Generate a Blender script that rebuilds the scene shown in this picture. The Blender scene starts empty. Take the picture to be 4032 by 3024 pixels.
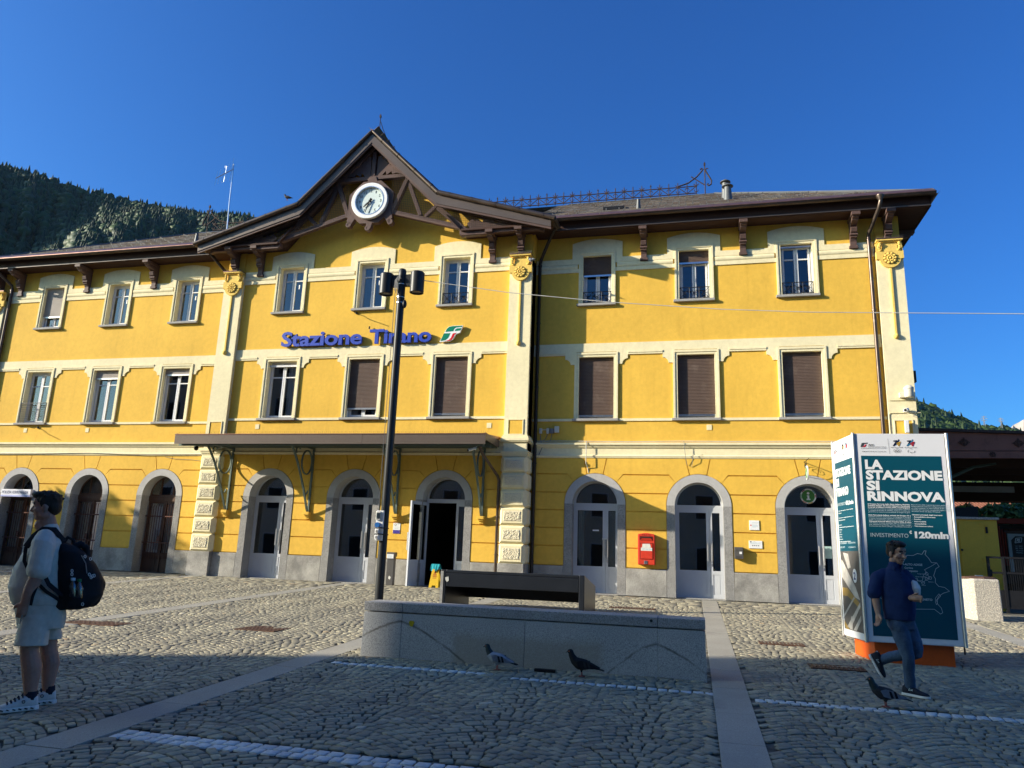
import bpy, bmesh, math, random
import numpy as np
from mathutils import Vector, Matrix
R = math.radians; PI = math.pi
rng = random.Random(7)
SC = bpy.context.scene
COL = SC.collection

# ------------------------------------------------------------------ camera
CAM = np.array((9.973, -20.730, 1.040)); YAW, PIT, ROL, FPX = -0.2445, 0.2246, 0.0365, 2901.28
_f = np.array((math.sin(YAW)*math.cos(PIT), math.cos(YAW)*math.cos(PIT), math.sin(PIT)))
_r0 = np.array((math.cos(YAW), -math.sin(YAW), 0)); _u0 = np.cross(_r0, _f)
_r = _r0*math.cos(ROL)+_u0*math.sin(ROL); _u = _u0*math.cos(ROL)-_r0*math.sin(ROL)
cd = bpy.data.cameras.new('camera'); cam = bpy.data.objects.new('camera', cd); COL.objects.link(cam)
cam.matrix_world = Matrix(((_r[0], _u[0], -_f[0], CAM[0]), (_r[1], _u[1], -_f[1], CAM[1]), (_r[2], _u[2], -_f[2], CAM[2]), (0, 0, 0, 1)))
cd.sensor_fit = 'HORIZONTAL'; cd.sensor_width = 36; cd.lens = FPX/4032*36
cd.clip_start = .05; cd.clip_end = 20000
SC.camera = cam
SC.render.resolution_x, SC.render.resolution_y = 1024, 768

# ------------------------------------------------------------------ world and sun
SUNV = Vector((-2.5, -1.0, 1.0)).normalized()
EL = math.asin(SUNV.z); AZ = math.atan2(SUNV.x, SUNV.y)
W = bpy.data.worlds.new('World'); SC.world = W; W.use_nodes = True
_n = W.node_tree.nodes; _l = W.node_tree.links
sky = _n.new('ShaderNodeTexSky'); sky.sky_type = 'NISHITA'; sky.sun_disc = False
sky.sun_elevation = EL; sky.sun_rotation = AZ; sky.altitude = 450
sky.air_density = 1.0; sky.dust_density = 3.0; sky.ozone_density = 6.0
# deepen the blue at constant brightness: colour / V, gamma, times V
_sp = _n.new('ShaderNodeSeparateColor'); _sp.mode = 'HSV'; _l.new(sky.outputs[0], _sp.inputs[0])
_dv = _n.new('ShaderNodeVectorMath'); _dv.operation = 'DIVIDE'; _l.new(sky.outputs[0], _dv.inputs[0]); _l.new(_sp.outputs[2], _dv.inputs[1])
_gm = _n.new('ShaderNodeGamma'); _gm.inputs['Gamma'].default_value = 1.85; _l.new(_dv.outputs[0], _gm.inputs['Color'])
_ml = _n.new('ShaderNodeVectorMath'); _ml.operation = 'MULTIPLY'; _l.new(_gm.outputs[0], _ml.inputs[0]); _l.new(_sp.outputs[2], _ml.inputs[1])
_tn = _n.new('ShaderNodeVectorMath'); _tn.operation = 'MULTIPLY'; _tn.inputs[1].default_value = (.95, 1.20, 1.0); _l.new(_ml.outputs[0], _tn.inputs[0])
_l.new(_tn.outputs[0], _n['Background'].inputs[0]); _n['Background'].inputs[1].default_value = .118
sd = bpy.data.lights.new('sun', 'SUN'); sd.energy = 5.0; sd.angle = R(.5); sd.color = (1, .90, .74)
sun = bpy.data.objects.new('sun', sd); COL.objects.link(sun)
sun.rotation_euler = SUNV.to_track_quat('Z', 'Y').to_euler()
SC.view_settings.view_transform = 'Standard'; SC.view_settings.look = 'None'
SC.view_settings.gamma = 1; SC.view_settings.use_curve_mapping = False
SC.view_settings.exposure = .86
SC.render.engine = 'CYCLES'; SC.cycles.use_denoising = True
SC.cycles.max_bounces = 6; SC.cycles.transparent_max_bounces = 12; SC.cycles.caustics_reflective = False; SC.cycles.caustics_refractive = False

# ------------------------------------------------------------------ materials
MATS = {}
def _nodes(name):
    m = bpy.data.materials.new(name); m.use_nodes = True
    return m, m.node_tree.nodes, m.node_tree.links, m.node_tree.nodes['Principled BSDF']
def _noise(n, l, co, scale, detail=5, rough=.55):
    t = n.new('ShaderNodeTexNoise'); t.inputs['Scale'].default_value = scale; t.inputs['Detail'].default_value = detail
    t.inputs['Roughness'].default_value = rough; l.new(co, t.inputs['Vector']); return t.outputs['Fac']
def _ramp(n, l, fac, stops):
    r = n.new('ShaderNodeValToRGB'); e = r.color_ramp.elements
    while len(e) > 1: e.remove(e[-1])
    e[0].position = stops[0][0]; e[0].color = (*stops[0][1], 1)
    for p, c in stops[1:]:
        q = e.new(p); q.color = (*c, 1)
    l.new(fac, r.inputs[0]); return r.outputs[0]
def _mix(n, l, fac, a, b, mode='MIX'):
    x = n.new('ShaderNodeMix'); x.data_type = 'RGBA'; x.blend_type = mode
    for s, v in ((0, fac), (6, a), (7, b)):
        if hasattr(v, 'is_linked'): l.new(v, x.inputs[s])
        elif isinstance(v, (int, float)): x.inputs[s].default_value = v
        else: x.inputs[s].default_value = (*v, 1)
    return x.outputs[2]
def _math(n, l, op, a, b=None, c=None):
    x = n.new('ShaderNodeMath'); x.operation = op
    for i, v in enumerate((a, b, c)):
        if v is None: continue
        if hasattr(v, 'is_linked'): l.new(v, x.inputs[i])
        else: x.inputs[i].default_value = v
    return x.outputs[0]
def _sc(c, k): return tuple(min(1, x*k) for x in c)
def M(name, col, rough=.7, metal=0, var=.12, scale=2.0, fine=30, fvar=.06, bump=0, bscale=60, speck=None, spec=.25, stretch=None, dirt=None, emit=None, coat=0):
    """noise-varied principled paint / stone / metal; speck=(colour, scale, amount) adds mineral grains; dirt=(colour, scale, threshold)"""
    m, n, l, p = _nodes(name)
    tc = n.new('ShaderNodeTexCoord'); co = tc.outputs['Object']
    if stretch:
        mp = n.new('ShaderNodeMapping'); mp.inputs['Scale'].default_value = stretch; l.new(co, mp.inputs[0]); co2 = mp.outputs[0]
    else: co2 = co
    c = _ramp(n, l, _noise(n, l, co2, scale), [(.3, _sc(col, 1-var)), (.7, _sc(col, 1+var))])
    if fvar:
        f = _ramp(n, l, _noise(n, l, co2, fine, 3), [(.3, (1-fvar,)*3), (.7, (1+fvar,)*3)])
        c = _mix(n, l, 1.0, c, f, 'MULTIPLY')
    if speck:
        sf = _ramp(n, l, _noise(n, l, co, speck[1], 2, .7), [(.5, (0, 0, 0)), (.58, (1, 1, 1))])
        c = _mix(n, l, _math(n, l, 'MULTIPLY', sf, speck[2]), c, speck[0])
    if dirt:
        df = _ramp(n, l, _noise(n, l, co, dirt[1], 6, .65), [(dirt[2], (0, 0, 0)), (dirt[2]+.15, (1, 1, 1))])
        c = _mix(n, l, _math(n, l, 'MULTIPLY', df, .6), c, dirt[0])
    l.new(c, p.inputs['Base Color'])
    p.inputs['Roughness'].default_value = rough; p.inputs['Metallic'].default_value = metal
    p.inputs['Specular IOR Level'].default_value = spec
    if coat: p.inputs['Coat Weight'].default_value = coat; p.inputs['Coat Roughness'].default_value = .15
    if bump:
        b = n.new('ShaderNodeBump'); b.inputs['Strength'].default_value = bump; b.inputs['Distance'].default_value = .02
        l.new(_noise(n, l, co, bscale, 6, .6), b.inputs['Height']); l.new(b.outputs[0], p.inputs['Normal'])
    if emit:
        p.inputs['Emission Color'].default_value = (*emit[0], 1); p.inputs['Emission Strength'].default_value = emit[1]
    MATS[name] = m; return m

def plaster(name, col, streak=.10):
    m, n, l, p = _nodes(name); tc = n.new('ShaderNodeTexCoord'); co = tc.outputs['Object']
    c = _ramp(n, l, _noise(n, l, co, .55, 6, .6), [(.28, _sc(col, .90)), (.72, _sc(col, 1.08))])
    f = _ramp(n, l, _noise(n, l, co, 9, 6, .65), [(.3, (.93, .92, .90)), (.7, (1.05, 1.05, 1.05))])
    c = _mix(n, l, 1.0, c, f, 'MULTIPLY')
    mp = n.new('ShaderNodeMapping'); mp.inputs['Scale'].default_value = (5, 5, .35); l.new(co, mp.inputs[0])
    s = _ramp(n, l, _noise(n, l, mp.outputs[0], 1.0, 5, .6), [(.55, (1, 1, 1)), (.8, (1-streak, 1-streak*1.1, 1-streak*1.3))])
    c = _mix(n, l, 1.0, c, s, 'MULTIPLY')
    l.new(c, p.inputs['Base Color']); p.inputs['Roughness'].default_value = .85; p.inputs['Specular IOR Level'].default_value = .25
    b = n.new('ShaderNodeBump'); b.inputs['Strength'].default_value = .42; b.inputs['Distance'].default_value = .012
    mp2 = n.new('ShaderNodeMapping'); mp2.inputs['Rotation'].default_value = (0, .6, 0); mp2.inputs['Scale'].default_value = (1, 1, .55); l.new(co, mp2.inputs[0])
    h = _math(n, l, 'ADD', _noise(n, l, mp2.outputs[0], 7, 4, .6), _math(n, l, 'MULTIPLY', _noise(n, l, co, 60, 3, .6), .25))
    l.new(h, b.inputs['Height']); l.new(b.outputs[0], p.inputs['Normal'])
    MATS[name] = m; return m

def glass_mat(name, tint=(.9, .95, .95), refl=.05):
    m = bpy.data.materials.new(name); m.use_nodes = True; n = m.node_tree.nodes; l = m.node_tree.links; n.clear()
    o = n.new('ShaderNodeOutputMaterial'); mx = n.new('ShaderNodeMixShader'); t = n.new('ShaderNodeBsdfTransparent'); g = n.new('ShaderNodeBsdfGlossy')
    fr = n.new('ShaderNodeFresnel'); fr.inputs[0].default_value = 1.5
    t.inputs[0].default_value = (*tint, 1); g.inputs['Roughness'].default_value = .015; g.inputs[0].default_value = (1, 1, 1, 1)
    tc = n.new('ShaderNodeTexCoord'); b = n.new('ShaderNodeBump'); b.inputs['Strength'].default_value = .02; b.inputs['Distance'].default_value = .05
    l.new(_noise(n, l, tc.outputs['Object'], 1.3, 1), b.inputs['Height']); l.new(b.outputs[0], g.inputs['Normal'])
    a = _math(n, l, 'ADD', _math(n, l, 'MULTIPLY', fr.outputs[0], 1.6), refl)
    l.new(a, mx.inputs[0]); l.new(t.outputs[0], mx.inputs[1]); l.new(g.outputs[0], mx.inputs[2]); l.new(mx.outputs[0], o.inputs[0])
    MATS[name] = m; return m

YEL = plaster('yellow_plaster', (.775, .475, .072)); CRM = plaster('cream_plaster', (.83, .74, .47), .06)
ORN = plaster('yellow_ornament', (.80, .56, .14), .05)
GRYP = plaster('grey_plaster', (.46, .45, .43), .05)
ROUGHC = M('rough_cream_stone', (.70, .63, .45), .9, var=.12, scale=3, bump=.5, bscale=45)
GRAN = M('granite_jamb', (.33, .32, .30), .85, var=.15, scale=3, bump=.5, bscale=90, speck=((.10, .10, .10), 55, .55), fine=70, fvar=.18)
PLIN = M('plinth_stone', (.36, .345, .31), .9, var=.28, scale=2.2, bump=.6, bscale=40, dirt=((.16, .155, .145), 1.6, .5), fine=40, fvar=.16)
SILL = M('sill_stone', (.34, .33, .31), .8, var=.12, bump=.2)
DOORG = M('door_grey_paint', (.52, .545, .585), .42, var=.04, spec=.5, fvar=.02)
STEELG = M('brushed_steel', (.62, .63, .65), .3, 1, var=.05)
GLASS = glass_mat('window_glass')
GLASSD = glass_mat('door_glass', (.72, .76, .76), .03)
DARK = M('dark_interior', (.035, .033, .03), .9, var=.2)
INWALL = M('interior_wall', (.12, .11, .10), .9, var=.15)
PVC = M('white_frame', (.74, .74, .73), .45, var=.03, fvar=.02)
CURT = M('curtain_cloth', (.62, .63, .60), .9, var=.06, stretch=(30, 30, 1), scale=1)
SHUT = M('brown_shutter', (.115, .078, .062), .62, var=.08, fvar=.05, dirt=((.20, .15, .12), 2.5, .55))
SHUTL = M('pale_shutter', (.34, .30, .265), .6, var=.08)
IRON = M('black_iron', (.02, .02, .022), .5, .3, var=.1)
RUST = M('rusty_iron', (.13, .062, .045), .8, .2, var=.3, scale=8)
WOOD = M('brown_painted_wood', (.105, .064, .054), .62, var=.18, scale=3, bump=.15, bscale=50, stretch=(1, 1, .4), dirt=((.13, .095, .085), 5, .56))
WOODB = M('dark_soffit_wood', (.060, .030, .022), .75, var=.2, stretch=(.5, 14, 14), scale=1)
FASC = M('brown_sheet_metal', (.125, .098, .082), .42, .35, var=.1, scale=1.2)
GUTT = M('copper_gutter', (.105, .080, .066), .36, .65, var=.22, scale=2.5, dirt=((.20, .17, .15), 3, .56))
COPP = M('copper_edge', (.23, .125, .095), .42, .75, var=.25, scale=6)
SLAT = M('roof_slate', (.155, .125, .098), .8, var=.25, scale=4, bump=.3, bscale=70, dirt=((.30, .28, .20), 4, .6))
HOOK = M('zinc_hook', (.42, .41, .39), .45, .7, var=.1)
ZINC = M('zinc_flue', (.13, .135, .135), .5, .3, var=.12)
GREEN = M('green_cast_iron', (.125, .165, .145), .55, .15, var=.1)
BRWOOD = M('brown_door_wood', (.11, .058, .035), .55, var=.15, stretch=(12, 12, .6), scale=1.2)
WHITE = M('white_enamel', (.80, .80, .78), .4, var=.02, fvar=.01)
CLOCKF = M('clock_face', (.62, .70, .66), .35, var=.02, fvar=.01)
BLACK = M('black_paint', (.012, .012, .013), .45, var=.05)
BLUEL = M('blue_letter', (.012, .05, .40), .4, var=.04, spec=.5)
LOGOG = M('logo_green', (.0, .19, .11), .4, var=.03); LOGOR = M('logo_red', (.62, .012, .02), .4, var=.03)
REDP = M('red_postbox_paint', (.60, .045, .022), .5, var=.1, scale=6, dirt=((.42, .10, .06), 7, .6))
LAMPB = M('lamp_black_paint', (.028, .030, .032), .42, .1, var=.15)
POLEG = M('pole_grey_paint', (.075, .076, .078), .45, .15, var=.15)
BENCHM = M('dark_blue_steel', (.020, .024, .032), .32, .25, var=.15, scale=3, dirt=((.10, .10, .10), 14, .70))
CONC = M('washed_concrete', (.40, .365, .31), .95, var=.1, bump=.9, bscale=45, speck=((.70, .64, .52), 38, .7), fine=50, fvar=.2)
CABLE = M('grey_cable', (.20, .20, .20), .6); WCABLE = M('pale_cable', (.55, .54, .50), .6)
PANELW = M('panel_white', (.76, .77, .79), .35, var=.02, fvar=.01)
TEAL = M('panel_teal', (.003, .070, .108), .38, var=.02, fvar=.01)
TXTW = M('print_white', (.78, .80, .80), .5, var=.01, fvar=0); TXTG = M('print_pale', (.45, .56, .60), .5, var=.01, fvar=0)
ORNG = M('orange_base_paint', (.62, .095, .012), .45, var=.05)
ALU = M('aluminium_edge', (.58, .57, .54), .4, .6, var=.08)
BEIGE = M('beige_plastic', (.66, .62, .50), .5, var=.05)
PUTTY = M('print_dark', (.05, .06, .07), .6, var=.02)

# ------------------------------------------------------------------ helpers
WLOC = {}
def put(o, parent=None):
    COL.objects.link(o)
    if parent is not None: o.parent = parent
    WLOC[o.name] = WLOC.get(parent.name, Vector((0, 0, 0))) + o.location if parent is not None else o.location.copy()
    return o
def tag(o, label=None, cat=None, group=None, kind=None):
    if label: o['label'] = label
    if cat: o['category'] = cat
    if group: o['group'] = group
    if kind: o['kind'] = kind
    return o
def thing(name, label, cat, loc=(0, 0, 0), rz=0, group=None):
    o = bpy.data.objects.new(name, None); o.location = loc; o.rotation_euler = (0, 0, rz); o.empty_display_size = .2
    put(o); return tag(o, label, cat, group)
def dup(o, parent=None, dloc=None, mirror=False):
    c = o.copy(); put(c, parent)
    if dloc is not None: c.location = Vector(o.location)+Vector(dloc)
    for ch in list(o.children): dup(ch, c)
    return c
class MB:
    def __init__(s): s.v = []; s.f = []; s.m = []; s.k = 0
    def add(s, vs, fs):
        o = len(s.v); s.v += [tuple(map(float, p)) for p in vs]; s.f += [tuple(i+o for i in f) for f in fs]; s.m += [s.k]*len(fs); return s
    def box(s, x0, x1, y0, y1, z0, z1):
        return s.add([(x0, y0, z0), (x1, y0, z0), (x1, y1, z0), (x0, y1, z0), (x0, y0, z1), (x1, y0, z1), (x1, y1, z1), (x0, y1, z1)],
                     [(0, 3, 2, 1), (4, 5, 6, 7), (0, 1, 5, 4), (1, 2, 6, 5), (2, 3, 7, 6), (3, 0, 4, 7)])
    def quad(s, *p): return s.add(p, [tuple(range(len(p)))])
    def prism(s, pts, ax, a, b):
        n = len(pts)
        mk = {'y': lambda p, t: (p[0], t, p[1]), 'x': lambda p, t: (t, p[0], p[1]), 'z': lambda p, t: (p[0], p[1], t)}[ax]
        vs = [mk(p, a) for p in pts]+[mk(p, b) for p in pts]
        return s.add(vs, [tuple(range(n)), tuple(range(2*n-1, n-1, -1))]+[(i, n+i, n+(i+1) % n, (i+1) % n) for i in range(n)])
    def strip(s, A, B):
        """quads between two equal-length point lists"""
        n = len(A); return s.add(list(A)+list(B), [(i, i+1, n+i+1, n+i) for i in range(n-1)])
    def tube(s, path, r, n=8, closed=False, caps=True, sq=1.0):
        P = [Vector(p) for p in path]; k = len(P); rs = r if isinstance(r, (list, tuple)) else [r]*k
        T = []
        for i in range(k):
            a = P[(i-1) % k] if (closed or i > 0) else P[i]; b = P[(i+1) % k] if (closed or i < k-1) else P[i]
            t = (b-a); T.append(t.normalized() if t.length > 1e-9 else Vector((0, 0, 1)))
        up = Vector((0, 0, 1)) if abs(T[0].z) < .9 else Vector((1, 0, 0))
        u = (up-T[0]*up.dot(T[0])).normalized(); vs = []
        for i in range(k):
            u = u-T[i]*u.dot(T[i])
            u = u.normalized() if u.length > 1e-6 else T[i].orthogonal().normalized()
            w = T[i].cross(u)
            for j in range(n):
                a = 2*PI*j/n+(PI/n); vs.append(P[i]+(u*math.cos(a)+w*math.sin(a)*sq)*rs[i])
        fs = [(i*n+j, i*n+(j+1) % n, ((i+1) % k)*n+(j+1) % n, ((i+1) % k)*n+j) for i in range(k if closed else k-1) for j in range(n)]
        if caps and not closed: fs += [tuple(range(n-1, -1, -1)), tuple((k-1)*n+j for j in range(n))]
        return s.add(vs, fs)
    def lathe(s, prof, c=(0, 0), n=20, a0=0, a1=2*PI):
        full = abs(a1-a0-2*PI) < 1e-6; m = n if full else n+1
        vs = [(c[0]+r*math.cos(a0+(a1-a0)*j/n), c[1]+r*math.sin(a0+(a1-a0)*j/n), z) for r, z in prof for j in range(m)]
        fs = [(i*m+j, i*m+(j+1) % m, (i+1)*m+(j+1) % m, (i+1)*m+j) for i in range(len(prof)-1) for j in range(n)]
        return s.add(vs, fs)
    def disc(s, c, r, y0, y1, n=32, rin=0):
        """disc or ring facing -y, thickness y0..y1"""
        ring = lambda R_, y: [(c[0]+R_*math.cos(2*PI*j/n), y, c[1]+R_*math.sin(2*PI*j/n)) for j in range(n)]
        if rin:
            A, B, C, D = ring(r, y0), ring(rin, y0), ring(rin, y1), ring(r, y1)
            vs = A+B+C+D; q = lambda a, b: [(a*n+j, a*n+(j+1) % n, b*n+(j+1) % n, b*n+j) for j in range(n)]
            return s.add(vs, q(0, 1)+q(1, 2)+q(2, 3)+q(3, 0))
        A, D = ring(r, y0), ring(r, y1)
        return s.add(A+D, [tuple(range(n)), tuple(range(2*n-1, n-1, -1))]+[(j, (j+1) % n, n+(j+1) % n, n+j) for j in range(n)])
    def ell(s, c, r, nu=12, nv=8):
        vs = []; fs = []
        for i in range(nv+1):
            t = PI*i/nv
            for j in range(nu):
                a = 2*PI*j/nu; vs.append((c[0]+r[0]*math.sin(t)*math.cos(a), c[1]+r[1]*math.sin(t)*math.sin(a), c[2]+r[2]*math.cos(t)))
        for i in range(nv):
            for j in range(nu): fs.append((i*nu+j, (i+1)*nu+j, (i+1)*nu+(j+1) % nu, i*nu+(j+1) % nu))
        return s.add(vs, fs)
    def mirror_x(s):
        n = len(s.v); s.v += [(-x, y, z) for x, y, z in s.v]; k = len(s.f)
        s.f += [tuple(i+n for i in reversed(f)) for f in s.f[:k]]; s.m += s.m[:k]; return s
    def build(s, name, mat, parent=None, smooth=None, bevel=0, seg=2, local=False, kind=None):
        me = bpy.data.meshes.new(name); off = Vector((0, 0, 0))
        if parent is not None and not local: off = WLOC.get(parent.name, off)
        me.from_pydata([(x-off.x, y-off.y, z-off.z) for x, y, z in s.v], [], s.f)
        for mm in (mat if isinstance(mat, (list, tuple)) else [mat]): me.materials.append(mm)
        if len(me.materials) > 1: me.polygons.foreach_set('material_index', s.m)
        bm = bmesh.new(); bm.from_mesh(me); bmesh.ops.recalc_face_normals(bm, faces=bm.faces); bm.to_mesh(me); bm.free()
        o = bpy.data.objects.new(name, me); put(o, parent)
        if smooth is not None:
            me.shade_smooth(); me.set_sharp_from_angle(angle=R(smooth))
        if bevel:
            b = o.modifiers.new('bevel', 'BEVEL'); b.width = bevel; b.segments = seg; b.limit_method = 'ANGLE'; b.angle_limit = R(40); b.harden_normals = False
        if kind: o['kind'] = kind
        return o
def box(name, mat, parent, x0, x1, y0, y1, z0, z1, bevel=0, local=False):
    return MB().box(x0, x1, y0, y1, z0, z1).build(name, mat, parent, bevel=bevel, local=local)
def text_mesh(body, size=1.0, bold=0.0, extrude=0.0, spacing=1.0, line=1.0, shear=0.0):
    cu = bpy.data.curves.new('lettering', 'FONT'); cu.body = body; cu.size = size; cu.offset = bold; cu.extrude = extrude
    cu.space_character = spacing; cu.space_line = line; cu.shear = shear; cu.resolution_u = 3
    ob = bpy.data.objects.new('lettering', cu); me = bpy.data.meshes.new_from_object(ob)
    bpy.data.objects.remove(ob); bpy.data.curves.remove(cu); return me
def text(name, body, mat, parent, x, y, z, h, width=None, bold=0.0, extrude=.001, face='-y', spacing=1.0, line=1.0, shear=0.0, ux=None, local=False):
    """lettering standing on a vertical face; (x,y,z) is its lower left, h the cap height, ux the reading direction in plan"""
    me = text_mesh(body, 1.0, bold, 0, spacing, line, shear)
    if not len(me.vertices): return None
    co = np.array([v.co[:] for v in me.vertices]); mn = co.min(0); mx = co.max(0)
    nl = body.count('\n')
    k = h/.72 if nl or any(ch in body for ch in 'gpqy') else h/max(1e-6, (mx[1]-mn[1]))
    sx = k if width is None else width/max(1e-6, mx[0]-mn[0])
    ux = Vector(ux or (1, 0, 0)).normalized(); nrm = Vector((ux.y, -ux.x, 0))
    off = Vector((0, 0, 0)) if (parent is None or local) else WLOC.get(parent.name, Vector((0, 0, 0)))
    y0 = mn[1] if not (nl or any(ch in body for ch in 'gpqy')) else 0
    base = Vector((x, y, z))-off
    P = [base+ux*((v.co.x-mn[0])*sx)+Vector((0, 0, 1))*((v.co.y-y0)*k) for v in me.vertices]
    faces = [tuple(p.vertices) for p in me.polygons]; n = len(P)
    edges = {}
    for f in faces:
        for a, b in zip(f, f[1:]+f[:1]):
            e = (min(a, b), max(a, b)); edges[e] = edges.get(e, 0)+1
    V = [tuple(p+nrm*extrude) for p in P]; F = faces
    if extrude > .004:
        V += [tuple(p) for p in P]
        F = faces+[(a, b, b+n, a+n) for (a, b), c in edges.items() if c == 1]
    me2 = bpy.data.meshes.new(name); me2.from_pydata(V, [], F); me2.materials.append(mat); bpy.data.meshes.remove(me)
    bm = bmesh.new(); bm.from_mesh(me2); bmesh.ops.recalc_face_normals(bm, faces=bm.faces); bm.to_mesh(me2); bm.free()
    o = bpy.data.objects.new(name, me2); put(o, parent); return o
def arc(cx, cz, r, a0, a1, n): return [(cx+r*math.cos(a0+(a1-a0)*i/n), cz+r*math.sin(a0+(a1-a0)*i/n)) for i in range(n+1)]
def gz(y): return .033*(y+.6) if y < -.6 else 0.0
# ================================================================== the station building
YW = .51                                   # wing wall face; the central block's face is y = 0
WX = [7.24, 10.12, 13.0]; CX = [-2.88, 0.0, 2.88]
SECT = [('left', YW, [-x for x in WX[::-1]], -15.75, -5.33), ('centre', 0.0, CX, -5.33, 5.33), ('right', YW, WX, 5.33, 15.75)]
ST = thing('station_building', 'long yellow station building with cream trim, clock gable and slate roof', 'station building', (0, 0, 0))
SPR, RO, RI = 2.47, .87, .65               # arch spring, outer and inner radius

def holes_wall(mb, x0, x1, z0, z1, holes, y):
    xs = sorted({x0, x1, *[h[0] for h in holes], *[h[1] for h in holes]}); zs = sorted({z0, z1, *[h[2] for h in holes], *[h[3] for h in holes]})
    for a, b in zip(xs, xs[1:]):
        for c, d in zip(zs, zs[1:]):
            mx, mz = (a+b)/2, (c+d)/2
            if any(h[0] < mx < h[1] and h[2] < mz < h[3] for h in holes): continue
            mb.quad((a, y, c), (b, y, c), (b, y, d), (a, y, d))
    for a, b, c, d in holes:
        mb.quad((a, y, c), (a, y+.3, c), (a, y+.3, d), (a, y, d)); mb.quad((b, y, c), (b, y, d), (b, y+.3, d), (b, y+.3, c))
        mb.quad((a, y, d), (a, y+.3, d), (b, y+.3, d), (b, y, d)); mb.quad((a, y, c), (b, y, c), (b, y+.3, c), (a, y+.3, c))

WALLS = {}
for nm, y, xs, x0, x1 in SECT:
    mb = MB(); holes = []
    for x in xs: holes += [(x-.58, x+.58, 4.90, 6.90), (x-.52, x+.52, 8.45, 10.12)]
    holes_wall(mb, x0, x1, 3.78, 10.8, holes, y)
    # ground storey with round-headed openings
    cur = x0; RW = .76
    for x in xs:
        mb.quad((cur, y, 0), (x-RW, y, 0), (x-RW, y, 3.78), (cur, y, 3.78)); cur = x+RW
        A = arc(x, SPR, RW, PI, 0, 20)
        mb.strip([(p[0], y, p[1]) for p in A], [(p[0], y, 3.78) for p in A])
    mb.quad((cur, y, 0), (x1, y, 0), (x1, y, 3.78), (cur, y, 3.78))
    if nm == 'centre':
        for s in (-1, 1): mb.quad((s*5.33, 0, 0), (s*5.33, .6, 0), (s*5.33, .6, 10.8), (s*5.33, 0, 10.8))
        P = [(-5.6, 10.79), (5.6, 10.79), (2.45, 11.75), (0, 14.12), (-2.45, 11.75)]
        mb.prism(P, 'y', .004, .3)
    WALLS[nm] = mb.build('wall', YEL, ST)
for s in (-1, 1): box('wall', YEL, ST, *sorted((s*15.75, s*15.70)), YW+.02, 11, 0, 10.9)      # end walls, back wall
box('wall', YEL, ST, -15.7, 15.7, 10.8, 11, 0, 10.9)
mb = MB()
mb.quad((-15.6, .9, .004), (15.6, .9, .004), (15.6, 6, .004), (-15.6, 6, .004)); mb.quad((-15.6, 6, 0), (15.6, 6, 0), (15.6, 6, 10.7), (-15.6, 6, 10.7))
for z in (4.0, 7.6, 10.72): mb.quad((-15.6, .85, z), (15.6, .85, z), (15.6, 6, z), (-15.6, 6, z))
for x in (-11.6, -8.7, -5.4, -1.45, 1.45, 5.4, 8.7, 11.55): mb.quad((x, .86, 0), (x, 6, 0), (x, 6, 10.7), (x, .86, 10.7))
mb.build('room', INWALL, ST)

# ---- bands, cornices, ledges -------------------------------------------------
def spans(xs, x0, x1, half):
    out = []; cur = x0
    for x in xs: out.append((cur, x-half)); cur = x+half
    out.append((cur, x1)); return out
for nm, y, xs, x0, x1 in SECT:
    a, b = (x0, x1) if nm != 'centre' else (-4.63, 4.63)
    if nm == 'left': a = -15.06
    if nm == 'right': b = 15.06
    if nm == 'left': b = -5.34
    if nm == 'right': a = 5.34
    prof = [(0, 3.775), (-.045, 3.79), (-.065, 3.85), (-.028, 3.885), (-.028, 4.075), (-.06, 4.09), (-.085, 4.15), (-.115, 4.165), (-.115, 4.215), (.004, 4.25)]
    MB().prism([(y+d, z) for d, z in prof], 'x', a, b).build('cornice', CRM, ST)
    MB().box(a, b, y-.014, y, 4.25, 4.43).build('ledge', YEL, ST)
    for p, q in spans(xs, a, b, .66): box('sill_band', CRM, ST, p, q, y-.03, y, 4.872, 4.945)
    mb = MB(); mb.box(a, b, y-.028, y, 6.975, 7.24)
    for x in xs:
        for s in (-1, 1):
            E = [(x+s*.60, 6.9755), (x+s*.935, 6.9755), (x+s*.935, 6.755)]+[(x+s*(.935-.165*math.sin(t)), 6.59+.165*math.cos(t)) for t in [PI/2*i/6 for i in range(1, 7)]]+[(x+s*.76, 6.59), (x+s*.60, 6.59)]
            mb.prism(E, 'y', y-.028, y)
    mb.build('frieze', CRM, ST)
    for p, q in spans(xs, a, b, .937):
        if q > p: MB().box(p, q, y-.034, y, 6.875, 6.925).box(p, q, y-.048, y, 6.925, 6.976).build('frieze_moulding', CRM, ST)
    for p, q in spans(xs, a, b, .555):
        mb = MB(); mb.box(p, q, y-.03, y, 9.525, 9.645); mb.box(p, q, y-.03, y, 9.80, 9.97)
        p2 = p+(.05 if p != a else 0); q2 = q-(.05 if q != b else 0)
        mb.box(p2, q2, y-.012, y, 9.645, 9.80)
        for i in range(6):
            t0, t1 = PI*i/6, PI*(i+1)/6
            mb.quad((p2, y-.012-.038*math.sin(t0), 9.722-.076*math.cos(t0)), (q2, y-.012-.038*math.sin(t0), 9.722-.076*math.cos(t0)),
                    (q2, y-.012-.038*math.sin(t1), 9.722-.076*math.cos(t1)), (p2, y-.012-.038*math.sin(t1), 9.722-.076*math.cos(t1)))
        mb.build('string_course', CRM, ST)

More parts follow.
